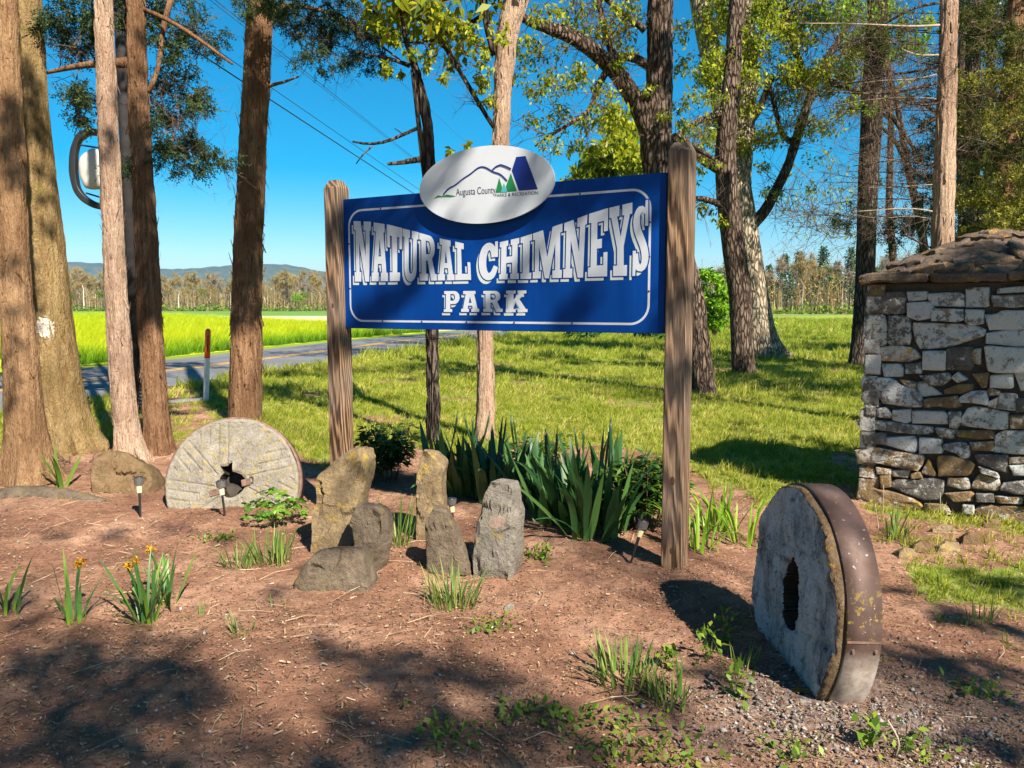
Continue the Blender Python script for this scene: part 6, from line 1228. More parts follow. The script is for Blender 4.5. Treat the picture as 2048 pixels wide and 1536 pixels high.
# ------------------------------------------------------------------ unseen trees round the camera: some throw dappled shade, added ones cut sky fill
def shade_trees():
    rg = np.random.default_rng(77)
    trees = {"a": (7.6, -7.0), "b": (8.6, -.6), "c": (2.5, -11.5), "d": (13.5, 8.0), "e": (19.0, 15.0), "g": (-4.5, -6.5), "h": (-10.5, -3.0), "i": (-9.0, -12.0), "j": (-14.0, 3.5)}
    labels = {"a": "leafy oak standing behind the viewer to the right", "b": "leafy oak outside the frame right of the pillar", "c": "leafy oak directly behind the viewer", "d": "leafy oak at the right lawn edge outside the frame", "e": "leafy oak further along the right lawn edge outside the frame", "g": "added leafy oak behind the viewer to the left, screening sky light", "h": "added leafy oak left of the viewer, outside the frame, screening sky light", "i": "added leafy oak far behind the viewer to the left, screening sky light", "j": "added leafy oak across the road left of the frame, screening sky light"}
    # shade wanted: (pixel or point, radius, density, tree, distance along the sun ray)
    W = []
    def g(px, py, r, d, t, k, z=0): p = gp(px, py); p[2] = z; W.append((p, r, d, t, k))
    for q in "60,1330,.3 180,1310,.3 300,1330,.28 390,1375,.2 100,1420,.33 250,1430,.3 360,1475,.2 50,1510,.3 200,1520,.25 470,1525,.2 640,1300,.11 700,1330,.15 780,1340,.17 870,1345,.18 960,1352,.18 1040,1380,.16 700,1425,.12 800,1450,.18 900,1480,.2 1000,1470,.18 640,1515,.16 760,1530,.2 1100,1450,.15 1130,1520,.2 60,1180,.16,.7 150,1205,.13,.6 30,1240,.15,.8 120,1075,.1,.5 240,1068,.1,.6 350,1062,.1,.6 450,1075,.09,.5 655,1065,.10,.8 720,1090,.09,.8 650,1140,.13,.8 560,1180,.10,.7 1250,1290,.12,.5 1380,1450,.14,.6".split():
        q = [float(v) for v in q.split(',')]; px, py, r = q[:3]; d = q[3] if len(q) > 3 else 1.0
        g(px, py, r * 1.12, d * .52, "c" if px < 700 else "a", 12.5 + rg.uniform(-.8, 1.2))
    for px, py, r, d in ((1830, 640, .16, 1), (1900, 600, .17, 1), (1980, 610, .18, 1), (2040, 640, .18, 1), (1770, 660, .15, 1), (1850, 720, .17, 1), (1930, 700, .17, 1), (2010, 720, .18, 1), (1780, 740, .15, 1), (1860, 790, .15, .9), (1940, 780, .16, .9), (2030, 800, .16, 1), (1800, 830, .11, .8), (1970, 850, .11, .8), (1890, 860, .11, .8), (2040, 880, .12, .8), (1760, 890, .08, .7), (1850, 920, .07, .6), (1950, 920, .08, .6), (1770, 590, .10, .8), (2000, 560, .12, .8), (1880, 560, .09, .6)):
        p = onplane(px, py, PL, PN); W.append((p, r, d, "b", 7.0 + rg.uniform(-.5, .6)))
    for px, py, r, d in ((1900, 1230, .16, .7), (1990, 1260, .14, .7), (1880, 1330, .12, .7), (1990, 1340, .13, .7), (1820, 1180, .10, .6), (2040, 1180, .16, .7), (1950, 1150, .1, .6), (1420, 1340, .10, .6), (1300, 1400, .12, .5), (1980, 1500, .14, .5)): g(px, py, r, d, "b", 7.6 + rg.uniform(-.5, .5))
    for px, py, r, d in ((705, 430, .12, 1), (760, 430, .12, 1), (810, 440, .10, .9), (720, 480, .06, .8), (730, 640, .10, 1), (780, 600, .09, .9), (830, 560, .08, .9), (870, 515, .07, .8), (950, 640, .07, .8), (1000, 600, .07, .8), (1040, 560, .06, .7), (1130, 390, .11, 1), (1200, 375, .11, 1), (1270, 370, .10, .9), (1310, 420, .06, .7), (1120, 640, .05, .6), (1165, 600, .05, .6), (880, 370, .06, .8), (905, 335, .05, .7), (1010, 430, .055, .8), (1040, 400, .05, .7), (1060, 320, .035, .6), (1355, 600, .10, .8), (1350, 760, .09, .7), (1360, 330, .09, .7), (670, 480, .09, .8), (672, 700, .1, .8)):
        p = onplane(px, py, BL, SN); W.append((p, r * 1.2, d, "a", 9.6 + rg.uniform(-.5, .6)))
    for px, py, r, d in ((1500, 925, .22, 1), (1600, 940, .2, 1), (1650, 900, .15, .8), (1480, 850, .15, .5), (1600, 800, .3, .8), (1690, 770, .3, .8), (1560, 745, .4, .8), (1650, 700, .7, .9), (1600, 680, .8, .8), (1250, 760, .4, .7), (1150, 730, .5, .7), (1050, 760, .3, .6), (1270, 700, .6, .8), (1000, 710, .6, .8), (900, 740, .4, .7), (1120, 800, .2, .5), (1180, 690, .7, .7), (1450, 880, .12, .5), (820, 760, .3, .6), (780, 800, .2, .6), (1060, 690, .8, .7), (1500, 800, .2, .5), (1700, 655, 1.2, .6)):
        p = G(px, py); W.append((p, r, d, "d" if p[1] < 16 else "e", 9.5 + .45 * p[1] * .5 + rg.uniform(-.5, .5)))
    for x0, y0, x1, y1, n, r, d, Y in ((274, 20, 281, 180, 3, .10, .7, 7.9), (286, 230, 298, 610, 13, .155, 1, 7.9), (516, 60, 512, 150, 3, .16, .7, 10.), (509, 180, 494, 620, 15, .24, 1, 10.), (55, 110, 65, 230, 4, .14, .8, 7.9), (85, 300, 100, 430, 3, .08, .6, 7.9), (214, 270, 220, 300, 2, .06, .6, 7.6), (18, 200, 22, 330, 4, .12, .8, 6.6), (30, 520, 40, 800, 4, .08, .5, 6.6), (862, 200, 862, 420, 6, .14, .9, 8.5)):
        for i in range(n):
            f = i / max(1, n - 1); W.append((P(x0 + (x1 - x0) * f + rg.normal(0, 8), y0 + (y1 - y0) * f, Y), r * rg.uniform(.75, 1.15), d, "c" if x0 < 300 else "a", 8.8 + rg.uniform(-.5, .9)))
    per = {k: [] for k in trees}
    for p, r, d, t, k in W: per[t].append((np.asarray(p) + S * k, r, d))
    for k, (x, y) in trees.items():
        root = empty("oak_tree", (x, y, 0)); tag(root, labels[k], "tree"); H = 8.0
        ln = np.array([[x, y, -.1, .26], [x + .1, y, 1.5, .21], [x, y + .1, 3.5, .18], [x + .05, y, H, .12], [x, y, H + 2.5, .05]]); tr = limb_mesh("trunk", ln, "oak_bark", root, 14, .03, .02, 3, flare=(.35, .25, 5)); V0 = []; tw = []
        top = resample(ln, 20)
        cl = list(per[k])
        for _ in range(26):                                        # upper crown
            c = np.array([x, y, H + 2.6]) + rg.normal(0, 1, 3) * (1.5, 1.5, .8); 
            if k in "de" : cl.append((c + (0, 0, 1.0), .55, .8))
            elif k in "ghij":  # left-hand trees added for dense crowns that screen the sky
                for _q in range(3): cl.append((np.array([x, y, H + 1.2]) + rg.normal(0, 1, 3) * (2.0, 2.0, 1.5), .75, .55))
        for c, r, d in cl:
            n = int(np.clip(d * 240 * (r / .3) ** 1.6, 16, 700)); C = ball(rg, c, r * 1.05, n, .75)
            V, Fc = leaf_quads(rg, C, .095 if r < .5 else .15, .55, .8, .2); V0.append((V, Fc, qvar(rg, len(Fc))))
            j = np.argmin(np.abs(top[:, 2] - max(2.6, c[2] - 1.2))); tw.append((top[j, :3], (top[j, :3] + c) / 2 + (0, 0, .25), c))
        if V0:
            V, Fc, vr = merge(V0); obj("crown", V, Fc, MT["shade_leaf"], root, False, vr)
            A = np.array([a for a, b, c in tw]); M = np.array([b for a, b, c in tw]); B = np.array([c for a, b, c in tw]); q1 = ribbons(A, M, .012, .009, rg); q2 = ribbons(M, B, .009, .005, rg); V, Fc, _ = merge([q1, q2]); o = obj("twigs", V, Fc, MT["twig"], root); o["kind"] = "stuff"
shade_trees()
# ------------------------------------------------------------------ garden plants
def blade(L, w, lean, bend, az, seg=7, fold=.25, twist=0.0, tip=.02):
    """sword leaf: curved strip, three verts across, from the origin"""
    t = np.linspace(0, 1, seg + 1); ang = lean + bend * t ** 1.4; ds = L / seg
    x = np.r_[0, np.cumsum(np.sin(ang[:-1]) * ds)]; z = np.r_[0, np.cumsum(np.cos(ang[:-1]) * ds)]
    wd = w * .5 * np.minimum(1, .75 + t * 1.2) * np.clip((1 - t) / .45, 0, 1) ** .7 + tip * w * .5 * (t < 1)
    V = []; ca, sa = math.cos(az), math.sin(az)
    for i in range(seg + 1):
        tw = twist * t[i]
        for s in (-1, 0, 1):
            ly = s * wd[i] * math.cos(tw); lx = (0 if s == 0 else fold * wd[i]) * math.cos(ang[i]) + s * wd[i] * math.sin(tw)
            px_ = x[i] + lx; V.append((px_ * ca - ly * sa, px_ * sa + ly * ca, z[i] - (0 if s == 0 else fold * wd[i]) * math.sin(ang[i])))
    Fc = [(i * 3 + j, i * 3 + j + 1, i * 3 + j + 4, i * 3 + j + 3) for i in range(seg) for j in (0, 1)]
    return np.array(V), Fc
def blade_plant(name, label, px, py, n, L, w, mat, seed, cat="plant", group=None, spread=.12, lean=.35, bend=.5, fold=.25, parts=True, flop=.12, colvar=(0, 1), seg=7, faces=None):
    rg = np.random.default_rng(seed); b = gp(px, py); root = empty(name, b); tag(root, label, cat, group); m = MB()
    for i in range(n):
        az = rg.uniform(0, 2 * math.pi); r = spread * math.sqrt(rg.uniform()); o = np.array([r * math.cos(az), r * .8 * math.sin(az), 0])
        ll = L * rg.uniform(.55, 1.12); ln = abs(rg.normal(0, lean)) * (.4 + r / (spread + 1e-6) * .6); bd = bend * rg.uniform(.2, 1.2)
        if rg.uniform() < flop: bd += rg.uniform(1.0, 1.8)
        V, Fc = blade(ll, w * rg.uniform(.75, 1.15), ln, bd, az + rg.normal(0, .4), seg, fold, rg.normal(0, .5)); p = b + o; p[2] = float(gz(p[0], p[1])) - .01; v = rg.uniform(*colvar)
        hv = np.clip(v + np.where(V[:, 2] < .1 * L, .35, 0), 0, 1)
        if parts: obj("leaf", V + p, Fc, MT[mat], root, True, hv)
        else: m.add(V + p, Fc, hv)
    if not parts: o = m.build("leaves", MT[mat], root, True); o["kind"] = "stuff"
    return root, b, rg
def build_plants():
    for k, (px, py, n, L, sp, lab) in enumerate(((905, 985, 44, .56, .17, "dark iris clump behind the slim standing stone and squat stone"), (985, 1000, 40, .54, .17, "dark iris clump rising directly behind the squat grey stone"), (1050, 985, 34, .50, .17, "dark iris clump behind the squat stone, on its right"), (1135, 1050, 42, .54, .17, "dark iris clump left of the big middle iris clump"),
                                                 (1195, 1075, 44, .56, .17, "large dark iris clump midway between squat stone and right post"), (1230, 1040, 34, .58, .16, "dark iris clump beside the leafy bush near the right post"), (945, 975, 30, .50, .16, "dark iris clump in the back row, left of the pale cedar's foot"), (1095, 1015, 34, .48, .16, "low dark iris clump filling between the back row and the large clump"), (1165, 1020, 30, .52, .15, "dark iris clump in the back row behind the large clump"))):
        root, b, rg = blade_plant("iris_plant", lab, px, py, n, L, .056, "iris", 100 + k, "iris", "iris clumps under the sign", sp * 1.25, .40, .55, .15, True, .12)
        for j in range(2):                                         # bud stalks
            a = rg.uniform(0, 6.28); p = b + (rg.normal(0, .06), rg.normal(0, .05), 0); q = p + (rg.normal(0, .1), rg.normal(0, .05), L * 1.12)
            V, Fc = tube(resample(np.array([p, (p + q) / 2 + rg.normal(0, .015, 3), q, q + (0, 0, .05)]), 9), [.005] * 6 + [.009, .008, .002], 6); obj("bud_stalk", V, Fc, MT["iris"], root, True)
    blade_plant("iris_plant", "bright floppy pale-green leaf pair on earth right of the squat stone", 1150, 1082, 3, .30, .055, "iris_pale", 120, "iris", None, .02, .7, 1.6, .1, True, 0.)
    blade_plant("iris_plant", "small bright yellow-green iris at the far left beside the boulder", 127, 975, 6, .34, .038, "iris_pale", 121, "iris", None, .05, .35, .6, .15, True, .3)
    for k, (px, py, n, lab) in enumerate(((1395, 1105, 26, "bright green daylily clump right of the right post's foot"), (1440, 1060, 28, "bright arching daylily clump behind the right post"), (1490, 1085, 20, "bright daylily clump next to the upright millstone"))):
        blade_plant("daylily", lab, px, py, n, .42, .017, "lily", 130 + k, "daylily", "daylilies beside the right post", .13, .45, 1.5, .3, True, .2)
    # daffodils with withered flowers
    for k, (px, py, n, L, fl, lab) in enumerate(((14, 1232, 9, .36, 1, "daffodil clump cut by the left edge of the photo"), (150, 1240, 9, .36, 2, "small daffodil clump between the left edge and the large clump"), (292, 1238, 24, .38, 3, "large daffodil clump with withered orange flowers"), (335, 1205, 12, .36, 2, "daffodil clump just behind the large withered one"))):
        root, b, rg = blade_plant("daffodil", lab, px, py, n, L, .017, "daffodil", 140 + k, "daffodil", "daffodils in the left foreground", .055, .38, .5, .2, True, .18)
        for j in range(fl):
            a = rg.uniform(1.2, 5.0); top = b + np.array([math.cos(a) * .12 * rg.uniform(.3, 1.2) - .02, math.sin(a) * .06, L * rg.uniform(.72, .95)])
            V, Fc = tube(resample(np.array([b, (b + top) / 2 + (0, 0, .04), top]), 8), [.0045] * 8, 6); st = obj("flower_stem", V, Fc, MT["daffodil"], root, True)
            C = ball(rg, top + (0, 0, .005), .012, 46, .7); V, Fc = leaf_quads(rg, C, .021, .45, .2, .5); obj("withered_flower", V, Fc, MT["withered"], root, False, qvar(rg, len(Fc)))
    # grass-like tufts
    for k, (px, py, n, L, w, lab) in enumerate(((795, 1088, 46, .34, .008, "tall thin-leaved tuft between the dark block stone and the slim stone"), (545, 1125, 56, .24, .008, "dense blue-green tuft left of the low boulder"), (480, 1135, 36, .17, .008, "loose short tuft between daffodils and the low boulder tuft"), (905, 1212, 60, .24, .009, "spreading tuft on bare earth in front of the wedge stone"), (486, 1268, 14, .12, .006, "tiny tuft alone on bare earth right of the daffodils"),
                                          (1250, 1355, 70, .20, .010, "wide weedy tuft in the foreground left of the millstone"), (1345, 1400, 44, .16, .009, "weedy tuft nearest the lower right foreground"), (1480, 1330, 20, .12, .007, "short tuft at the edge of the millstone's shadow"), (1790, 1080, 16, .26, .012, "bright blades poking out behind the upright millstone"), (1960, 1240, 30, .12, .007, "short grass tuft in the right-hand patchy lawn"), (395, 1232, 10, .10, .006, "sprig of short blades right of the large daffodils"), (555, 1210, 6, .09, .006, "few thin blades alone in front of the low boulder"))):
        blade_plant("grass_tuft", lab, px, py, n, L, w, "tuft", 160 + k, "grass tuft", "grass tufts in the bed", .05 + .0012 * n, .4, .5, .3, False, .1, seg=5)
    # peonies: leafy bushes of divided dark leaves
    def bush(name, lab, px, py, w, h, nst, mat, seed, per=26, size=.085, group=None, asp=.32):
        rg = np.random.default_rng(seed); b = gp(px, py); root = empty(name, b); tag(root, lab, "shrub", group); A = []; B = []; C = []; D = []
        for i in range(nst):
            a = rg.uniform(0, 6.28); r = w * .5 * math.sqrt(rg.uniform()); p0 = b + (r * .4 * math.cos(a), r * .35 * math.sin(a), 0); p1 = b + (r * math.cos(a), r * .8 * math.sin(a), h * rg.uniform(.6, 1.05)); A.append(p0); B.append(p1)
            for j in range(per):
                f = rg.uniform(.35, 1.0); c = p0 + (p1 - p0) * f; aa = rg.uniform(0, 6.28); d = np.array([math.cos(aa), math.sin(aa), rg.uniform(-.35, .35)]); k = .02 + .05 * rg.uniform(); 
                for s in (-.6, 0, .6): C.append(c + d * k); D.append(np.array([math.cos(aa + s), math.sin(aa + s), d[2] - .15]))
        V, Fc = ribbons(A, B, .008, .005, rg); obj("stems", V, Fc, MT["twig"], root); C = np.array(C); D = np.array(D)
        V, Fc = leaf_quads(rg, C, size, asp, 1.2, 0, D * 2.2, .08); o = obj("foliage", V, Fc, MT[mat], root, False, qvar(rg, len(Fc))); o["kind"] = "stuff"
    bush("peony_bush", "dark peony bush right of the left post, behind the tall stone", 775, 960, .52, .46, 20, "peony", 201); bush("peony_bush", "leafy green bush touching the left side of the right post", 1290, 1062, .55, .48, 30, "peony", 202, 26, .08); bush("peony_bush", "low leafy bush behind the iris clumps", 1075, 955, .6, .34, 20, "peony", 203, 20, .085)
    # mound of deeply lobed bright leaves
    rg = np.random.default_rng(210); b = gp(552, 1050); root = empty("lobed_leaf_plant", b); tag(root, "mound of bright lobed leaves in front of the pale millstone", "plant")
    pts = []; 
    for i in range(35):
        a = math.radians(-150 + 300 * i / 34); r = (.5 + .5 * abs(math.cos(2.5 * a * 1.2))) * (1 + .18 * math.cos(a * 9)); pts.append((r * math.cos(a), r * math.sin(a), .12 * math.cos(a * 5) - .1 * r * r))
    me = [make_mesh("leaf", [(0, 0, 0.05)] + [(x * s, y, z) for x, y, z in pts], [(0, i, i + 1) for i in range(1, 35)], MT["lobed_leaf"], False, np.full(36, v)) for s, v in ((1, .2), (.9, .45), (1.1, .7), (1, .95))]
    for i in range(90):
        a = rg.uniform(0, 6.28); r = .21 * math.sqrt(rg.uniform()); p = b + np.array([r * math.cos(a) * 1.05, r * math.sin(a) * .85, .04 + (.27 - r * .8) * rg.uniform(.35, 1.0)]); sc = rg.uniform(.022, .042)
        M = Matrix.Translation(Vector(p)) @ Matrix.Rotation(a + rg.normal(0, .4), 4, 'Z') @ Matrix.Rotation(rg.uniform(.1, .75), 4, 'Y') @ Matrix.Rotation(rg.normal(0, .3), 4, 'X') @ Matrix.Scale(sc, 4); obj_mesh("leaf", me[i % 4], root, M)
    A = np.repeat(b[None], 24, 0) + rg.normal(0, .02, (24, 3)); B = b + np.stack([rg.normal(0, .1, 24), rg.normal(0, .08, 24), rg.uniform(.08, .18, 24)], 1); V, Fc = ribbons(A, B, .005, .003, rg); obj("stems", V, Fc, MT["weed"], root)
    # broad-leaved weeds
    wl = [(1415, 1320, .16, "upright weed with pointed leaves in the millstone's shadow edge"), (1450, 1285, .15, "upright weed with one pointed leaf beside the millstone's shadow"), (1475, 1395, .14, "leafy weed left of the gravel"), (1330, 1330, .10, "small leafy weed left of the millstone's shadow"), (1090, 1118, .10, "row of small bright sprouts right of the squat stone, left end"), (1062, 1115, .09, "small bright sprouts against the squat stone's right side"),
          (1050, 1425, .07, "flat round-leaved weed in the middle foreground"), (1130, 1450, .07, "flat weed right of the middle foreground weed"), (1220, 1500, .08, "flat weed patch at the bottom edge near the centre"), (1350, 1510, .08, "flat weed patch at the bottom edge right of centre"), (1740, 1490, .10, "bright weed with a dry stalk at the bottom right"), (1830, 1500, .08, "bright flat weed in the lower right corner area"), (1960, 1390, .07, "small weed on gravelly earth near the right edge"), (436, 1075, .05, "tiny rosette weed between the millstone light and the daffodils"), (985, 1255, .05, "tiny weed on bare earth below the small whitish rock"), (1250, 1445, .07, "flat weed between the two foreground tufts"), (1600, 1500, .06, "small weed on gravel below the upright millstone"), (900, 1480, .06, "small weed at the bottom edge left of centre")]
    for k, (px, py, h, lab) in enumerate(wl):
        rg = np.random.default_rng(230 + k); b = gp(px, py); root = empty("weed", b); tag(root, lab, "weed", "weeds in the bed"); n = 30 if h > .09 else 60
        if h > .09: C = b + np.stack([rg.normal(0, .025, n), rg.normal(0, .02, n), h * rg.uniform(.1, 1, n)], 1)
        else: C = b + np.stack([rg.normal(0, .07, n), rg.normal(0, .06, n), h * rg.uniform(.1, .5, n)], 1)
        V, Fc = leaf_quads(rg, C, .045 if h > .09 else .034, .5, 1.0, -.25, None, .12); obj("foliage", V, Fc, MT["weed"], root, False, qvar(rg, len(Fc))); V, Fc = ribbons(np.repeat(b[None], 5, 0), C[:5], .004, .002, rg); obj("stems", V, Fc, MT["weed"], root)
    # dead stalks by the pillar and the weedy corner
    for k, (x0, y0, x1, y1, lab) in enumerate(((1765, 1035, 1767, 970, "straight dry stalk standing before the pillar's left part"), (1758, 1060, 1750, 1008, "bent dry seed stalk left of the straight stalk by the pillar"), (1880, 1030, 1880, 985, "dry stalk before the middle of the pillar base"), (1790, 1510, 1775, 1440, "dry yellow stalk leaning over the bottom right weed"), (640, 1340, 655, 1330, "short pale twig lying in the left foreground"))):
        b = gp(x0, y0); p = P(x1, y1, b[1]); rg = np.random.default_rng(k); V, Fc = tube(resample(np.array([b, (b + p) / 2 + rg.normal(0, .01, 3), p]), 8), [.0035] * 8, 5); tag(obj("dry_stalk", V, Fc, MT["twig_pale"], None, True), lab, "stalk")
    # surface root and fallen sticks at the left
    pts = np.array([[*gp(-40, 1000), .09], [*gp(20, 992), .10], [*gp(80, 990), .10], [*gp(140, 998), .09], [*gp(190, 1003), .065], [*gp(235, 1004), .02]]); pts[:, 2] -= .03
    o = limb_mesh("surface_root", pts, "stand_dark", None, 14, .03, .0, 5, 16); tag(o, "long grey-brown surface root crossing the earth at the far left", "root")
    rg = np.random.default_rng(333)
    for k in range(11):
        b = gp(rg.uniform(85, 200), rg.uniform(925, 955)); a = rg.uniform(0, 3.14); L = rg.uniform(.15, .45); q = b + (L * math.cos(a), L * .5 * math.sin(a), rg.uniform(.03, .2)); V, Fc = tube(resample(np.array([b + (0, 0, .01), (b + q) / 2 + rg.normal(0, .03, 3), q]), 7), [.007, .007, .006, .006, .005, .004, .002], 5); tag(obj("fallen_stick", V, Fc, MT["twig"], None, True), "thin fallen stick heaped against the olive-brown trunk's foot", "stick", "sticks at the maple's foot")
    p = gp(1578, 1385); m = [(0, 0, .01), (.05, .015, .025), (.09, -.01, .012), (.13, .01, .03), (.11, -.035, .01), (.06, -.04, .022), (.02, -.03, .008)]; V = [p + np.array(q) * .75 for q in m] + [p + np.array((.06, -.008, .004)) * .75]
    tag(obj("dead_leaf", V, [(7, i, (i + 1) % 7) for i in range(7)], MT["withered"], None, False, np.full(8, .2)), "single curled brown oak leaf on gravel by the upright millstone", "leaf")
build_plants()

# ------------------------------------------------------------------ litter, gravel, grass
def in_view_pts(rg, n, y0, y1, pad=1.1, power=1.0):
    Y = y0 + (y1 - y0) * rg.uniform(0, 1, n) ** power; X = rg.uniform(-1, 1, n) * (Y * .66 * pad + .3); return X, Y
def build_litter():
    rg = np.random.default_rng(400); n = 120000; X, Y = in_view_pts(rg, n, 2.2, 8.2, 1.1, 1.25); lm = lawn_mask(X, Y); patch = .5 + .5 * np.sin(1.9 * X + 2.3 * Y) * np.sin(2.7 * X - 1.3 * Y + 1)
    keep = (rg.uniform(0, 1, n) < (1 - lm) * (.35 + .65 * patch) + .05) ; X, Y = X[keep], Y[keep]; n = len(X); Z = gz(X, Y) + rg.uniform(.004, .016, n)
    a = rg.uniform(0, math.pi, n); L = np.exp(rg.normal(math.log(.011), .5, n)); w = rg.uniform(.0015, .006, n); d = np.stack([np.cos(a), np.sin(a), rg.normal(0, .18, n)], 1) * L[:, None] * .5; s = np.stack([-np.sin(a), np.cos(a), rg.normal(0, .4, n)], 1) * w[:, None] * .5; c = np.stack([X, Y, Z], 1)
    V = np.stack([c - d - s, c + d - s, c + d + s, c - d + s], 1).reshape(-1, 3); vr = np.repeat(np.clip(rg.beta(1.1, 2.6, n), 0, 1), 4)
    tag(obj("mulch_litter", V, np.arange(4 * n).reshape(-1, 4), MT["straw"], None, False, vr), "straw, needles and bark chips scattered over the reddish earth", "litter", kind="stuff")
    # longer straws
    n = 260; X, Y = in_view_pts(rg, n, 2.4, 6.5); keep = lawn_mask(X, Y) < .4; X, Y = X[keep], Y[keep]; n = len(X); a = rg.uniform(0, math.pi, n); L = rg.uniform(.07, .26, n); A = np.stack([X, Y, gz(X, Y) + .010], 1); M = A + np.stack([np.cos(a) * L / 2, np.sin(a) * L / 2, rg.uniform(0, .015, n)], 1); a2 = a + rg.normal(0, .5, n); B = M + np.stack([np.cos(a2) * L / 2, np.sin(a2) * L / 2, -rg.uniform(0, .012, n)], 1)
    q1 = ribbons(A, M, .0036, .003, rg); q2 = ribbons(M, B, .003, .002, rg); V, Fc, _ = merge([q1, q2]); tag(obj("long_straw", V, Fc, MT["straw"], None, False, rg.uniform(.3, 1, len(V))), "long dry straws strewn across the bare earth", "straw", kind="stuff")
    # gravel
    n = 60000; X, Y = in_view_pts(rg, n, 2.25, 5.5, 1.15, 1.2); keep = rg.uniform(0, 1, n) < np.clip(gravel_mask(X, Y) * 1.3, 0, 1) + .028 * (lawn_mask(X, Y) < .5); X, Y = X[keep], Y[keep]; n = len(X)
    r = np.exp(rg.normal(math.log(.0042), .5, n)); r = np.minimum(r, .015); base = np.array([[1, 0, 0], [0, 1, 0], [-1, 0, 0], [0, -1, 0], [0, 0, .7], [0, 0, -.7]], float); ofs = base[None] * r[:, None, None] * rg.uniform(.6, 1.4, (n, 6, 1)); a = rg.uniform(0, 6.28, n); ca, sa = np.cos(a)[:, None], np.sin(a)[:, None]
    V = np.stack([ofs[..., 0] * ca - ofs[..., 1] * sa + X[:, None], ofs[..., 0] * sa + ofs[..., 1] * ca + Y[:, None], ofs[..., 2] + (gz(X, Y) + r * .3 + .004)[:, None]], -1).reshape(-1, 3); f = np.array([(0, 1, 4), (1, 2, 4), (2, 3, 4), (3, 0, 4), (1, 0, 5), (2, 1, 5), (3, 2, 5), (0, 3, 5)])
    Fc = (f[None] + (np.arange(n) * 6)[:, None, None]).reshape(-1, 3); tag(obj("gravel", V, Fc, MT["pebble"], None, False, np.repeat(rg.beta(1.6, 1.8, n), 6)), "grey gravel chips spread round the upright millstone's foot", "gravel", kind="stuff")
build_litter()

def clump_mesh(name, rg, n, L, w, spread, mat, dry=.15, lean=.35, head=False):
    V = []; Fc = []; vr = []
    for i in range(n):
        a = rg.uniform(0, 6.28); r = spread * math.sqrt(rg.uniform()); b = np.array([r * math.cos(a), r * math.sin(a), -.01]); l = L * rg.uniform(.5, 1.15); az = rg.uniform(0, 6.28); ln = abs(rg.normal(0, lean)); d = np.array([math.sin(ln) * math.cos(az), math.sin(ln) * math.sin(az), math.cos(ln)]); s = np.array([-math.sin(az + 1), math.cos(az + 1), 0]) * w * .5
        m = b + d * l * .55; t = m + unit(d + np.array([math.cos(az), math.sin(az), -.2]) * .45) * l * .5; k = len(V); V += [b - s, b + s, m + s * .8, m - s * .8, t]; Fc += [(k, k + 1, k + 2, k + 3), (k + 3, k + 2, k + 4)]
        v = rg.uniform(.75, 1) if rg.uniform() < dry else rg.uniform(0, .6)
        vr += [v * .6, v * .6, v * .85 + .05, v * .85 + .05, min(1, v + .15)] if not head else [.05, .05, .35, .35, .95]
    return make_mesh(name, V, Fc, MT[mat], False, vr)
def scatter(name, X, Y, Z, scl, meshes, label, cat, pick=None):
    col = bpy.data.collections.new(name + "_clumps")
    for me in meshes:
        o = bpy.data.objects.new(me.name, me); col.objects.link(o)
    o = obj(name, np.stack([X, Y, Z], 1), [], None); a = o.data.attributes.new("scl", 'FLOAT', 'POINT'); a.data.foreach_set("value", np.asarray(scl, np.float32))
    pk = np.random.default_rng(1).integers(0, len(meshes), len(X)) if pick is None else pick; a = o.data.attributes.new("pick", 'INT', 'POINT'); a.data.foreach_set("value", np.asarray(pk, np.int32))
    ng = bpy.data.node_groups.new(name + "_nodes", 'GeometryNodeTree'); ng.interface.new_socket("Geometry", in_out='INPUT', socket_type='NodeSocketGeometry'); ng.interface.new_socket("Geometry", in_out='OUTPUT', socket_type='NodeSocketGeometry')
    N = ng.nodes; gi = N.new("NodeGroupInput"); go = N.new("NodeGroupOutput"); ip = N.new("GeometryNodeInstanceOnPoints"); ci = N.new("GeometryNodeCollectionInfo"); ci.inputs["Collection"].default_value = col; ci.inputs["Separate Children"].default_value = True; ci.inputs["Reset Children"].default_value = True
    rv = N.new("FunctionNodeRandomValue"); rv.data_type = 'FLOAT_VECTOR'; rv.inputs[0].default_value = (-.12, -.12, 0); rv.inputs[1].default_value = (.12, .12, 6.283); na = N.new("GeometryNodeInputNamedAttribute"); na.data_type = 'FLOAT'; na.inputs["Name"].default_value = "scl"
    L = ng.links.new; L(gi.outputs[0], ip.inputs["Points"]); L(ci.outputs[0], ip.inputs["Instance"]); ip.inputs["Pick Instance"].default_value = True; L(rv.outputs[0], ip.inputs["Rotation"]); L(na.outputs[0], ip.inputs["Scale"]); L(ip.outputs[0], go.inputs[0])
    ni = N.new("GeometryNodeInputNamedAttribute"); ni.data_type = 'INT'; ni.inputs["Name"].default_value = "pick"; L(ni.outputs[0], ip.inputs["Instance Index"])
    md = o.modifiers.new("scatter", 'NODES'); md.node_group = ng; return tag(o, label, cat, kind="stuff")
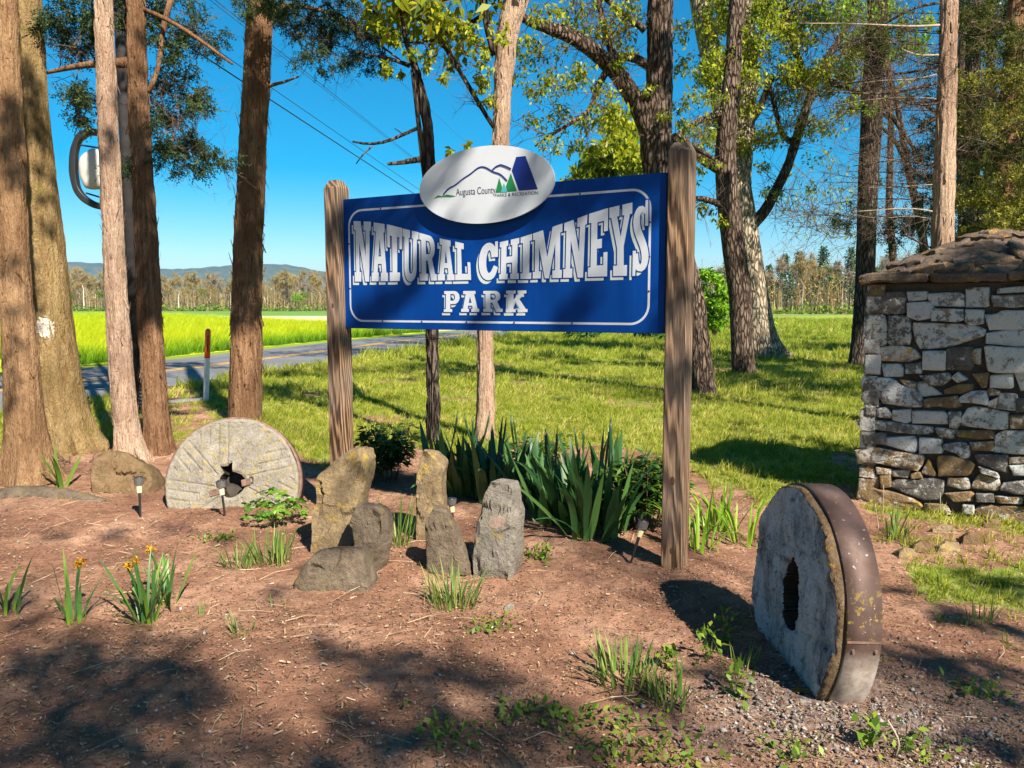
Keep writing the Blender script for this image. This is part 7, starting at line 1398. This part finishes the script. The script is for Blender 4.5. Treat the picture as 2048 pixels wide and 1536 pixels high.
def build_grass():
    rg = np.random.default_rng(500); xs, ys, ss = [], [], []
    for y0, y1, dens, s in ((3.0, 4.6, 330, .65), (4.6, 8, 500, .72), (8, 13, 360, .85), (13, 22, 110, 1.3), (22, 45, 22, 2.3), (45, 90, 4.0, 4.0)):
        area = (y1 - y0) * ((y0 + y1) * .66 * 1.12 + .6); n = int(area * dens); X, Y = in_view_pts(rg, n, y0, y1, 1.12); lm = lawn_mask(X, Y); pat = .72 + .28 * np.sin(2.1 * X + .7 * Y) * np.sin(1.1 * X - 1.9 * Y)
        re = np.interp(Y, RE[:, 1], RE[:, 0]); keep = (rg.uniform(0, 1, n) < lm * pat) & (X > re + .15); xs.append(X[keep]); ys.append(Y[keep]); tall = 1 + .6 * (np.abs(X[keep] - re[keep]) < 1.2); ss.append(s * np.clip(np.exp(rg.normal(-.1, .38, keep.sum())), .4, 2.0) * tall)
    X, Y, sc = np.concatenate(xs), np.concatenate(ys), np.concatenate(ss)
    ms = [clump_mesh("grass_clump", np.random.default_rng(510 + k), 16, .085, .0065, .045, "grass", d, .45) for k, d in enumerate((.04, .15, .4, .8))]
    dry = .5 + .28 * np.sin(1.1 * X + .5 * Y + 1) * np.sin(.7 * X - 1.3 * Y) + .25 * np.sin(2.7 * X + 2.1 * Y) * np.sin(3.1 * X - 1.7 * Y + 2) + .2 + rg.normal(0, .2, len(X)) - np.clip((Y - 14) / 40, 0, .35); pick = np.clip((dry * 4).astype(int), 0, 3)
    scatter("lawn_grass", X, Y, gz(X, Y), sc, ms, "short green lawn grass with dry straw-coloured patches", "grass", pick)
    # crop across the road: dark stems, yellow-green heads
    xs, ys, ss = [], [], []
    for y0, y1, dens, s in ((12, 24, 26, 1.0), (24, 40, 12, 1.25), (40, 66, 4.5, 1.7), (66, 118, 1.1, 2.2)):
        n = int((y1 - y0) * ((y0 + y1) * .36) * dens); Y = rg.uniform(y0, y1, n); X = -rg.uniform(0, 1, n) * Y * .72 + 2; lim = field_edge_x(Y) - .25 if y1 <= 66 else -24 - (Y - 70) * .42; keep = (X < lim) & (Y < 47 + np.maximum(0, -8 - X) * 1.6) ; xs.append(X[keep]); ys.append(Y[keep]); ss.append(s ** .25 * rg.uniform(.85, 1.12, keep.sum()))
    X, Y, sc = np.concatenate(xs), np.concatenate(ys), np.concatenate(ss)
    ms = [clump_mesh("crop_clump", np.random.default_rng(520 + k), 34, .62, .014, .24, "crop", .1, .14, True) for k in range(3)]
    scatter("crop", X, Y, np.zeros_like(X), sc, ms, "dense green grain crop with yellowish heads across the road", "crop")
build_grass()

# ------------------------------------------------------------------ air: faint haze over the far distance
def build_haze():
    V = [(x, y, z) for z in (-7, 300) for y in (-200, 9800) for x in (-9800, 9800)]; Fc = [(0, 2, 3, 1), (4, 5, 7, 6), (0, 1, 5, 4), (2, 6, 7, 3), (0, 4, 6, 2), (1, 3, 7, 5)]
    o = obj("haze", V, Fc); t = NT("haze"); pv = t.t.nodes.new("ShaderNodeVolumePrincipled"); pv.inputs["Color"].default_value = (.32, .60, 1, 1); pv.inputs["Density"].default_value = .00009; pv.inputs["Anisotropy"].default_value = .1; t.lk(pv.outputs[0], t.out.inputs["Volume"]); o.data.materials.append(t.m); tag(o, "faint blue haze in the far air", "haze", kind="stuff")
build_haze()
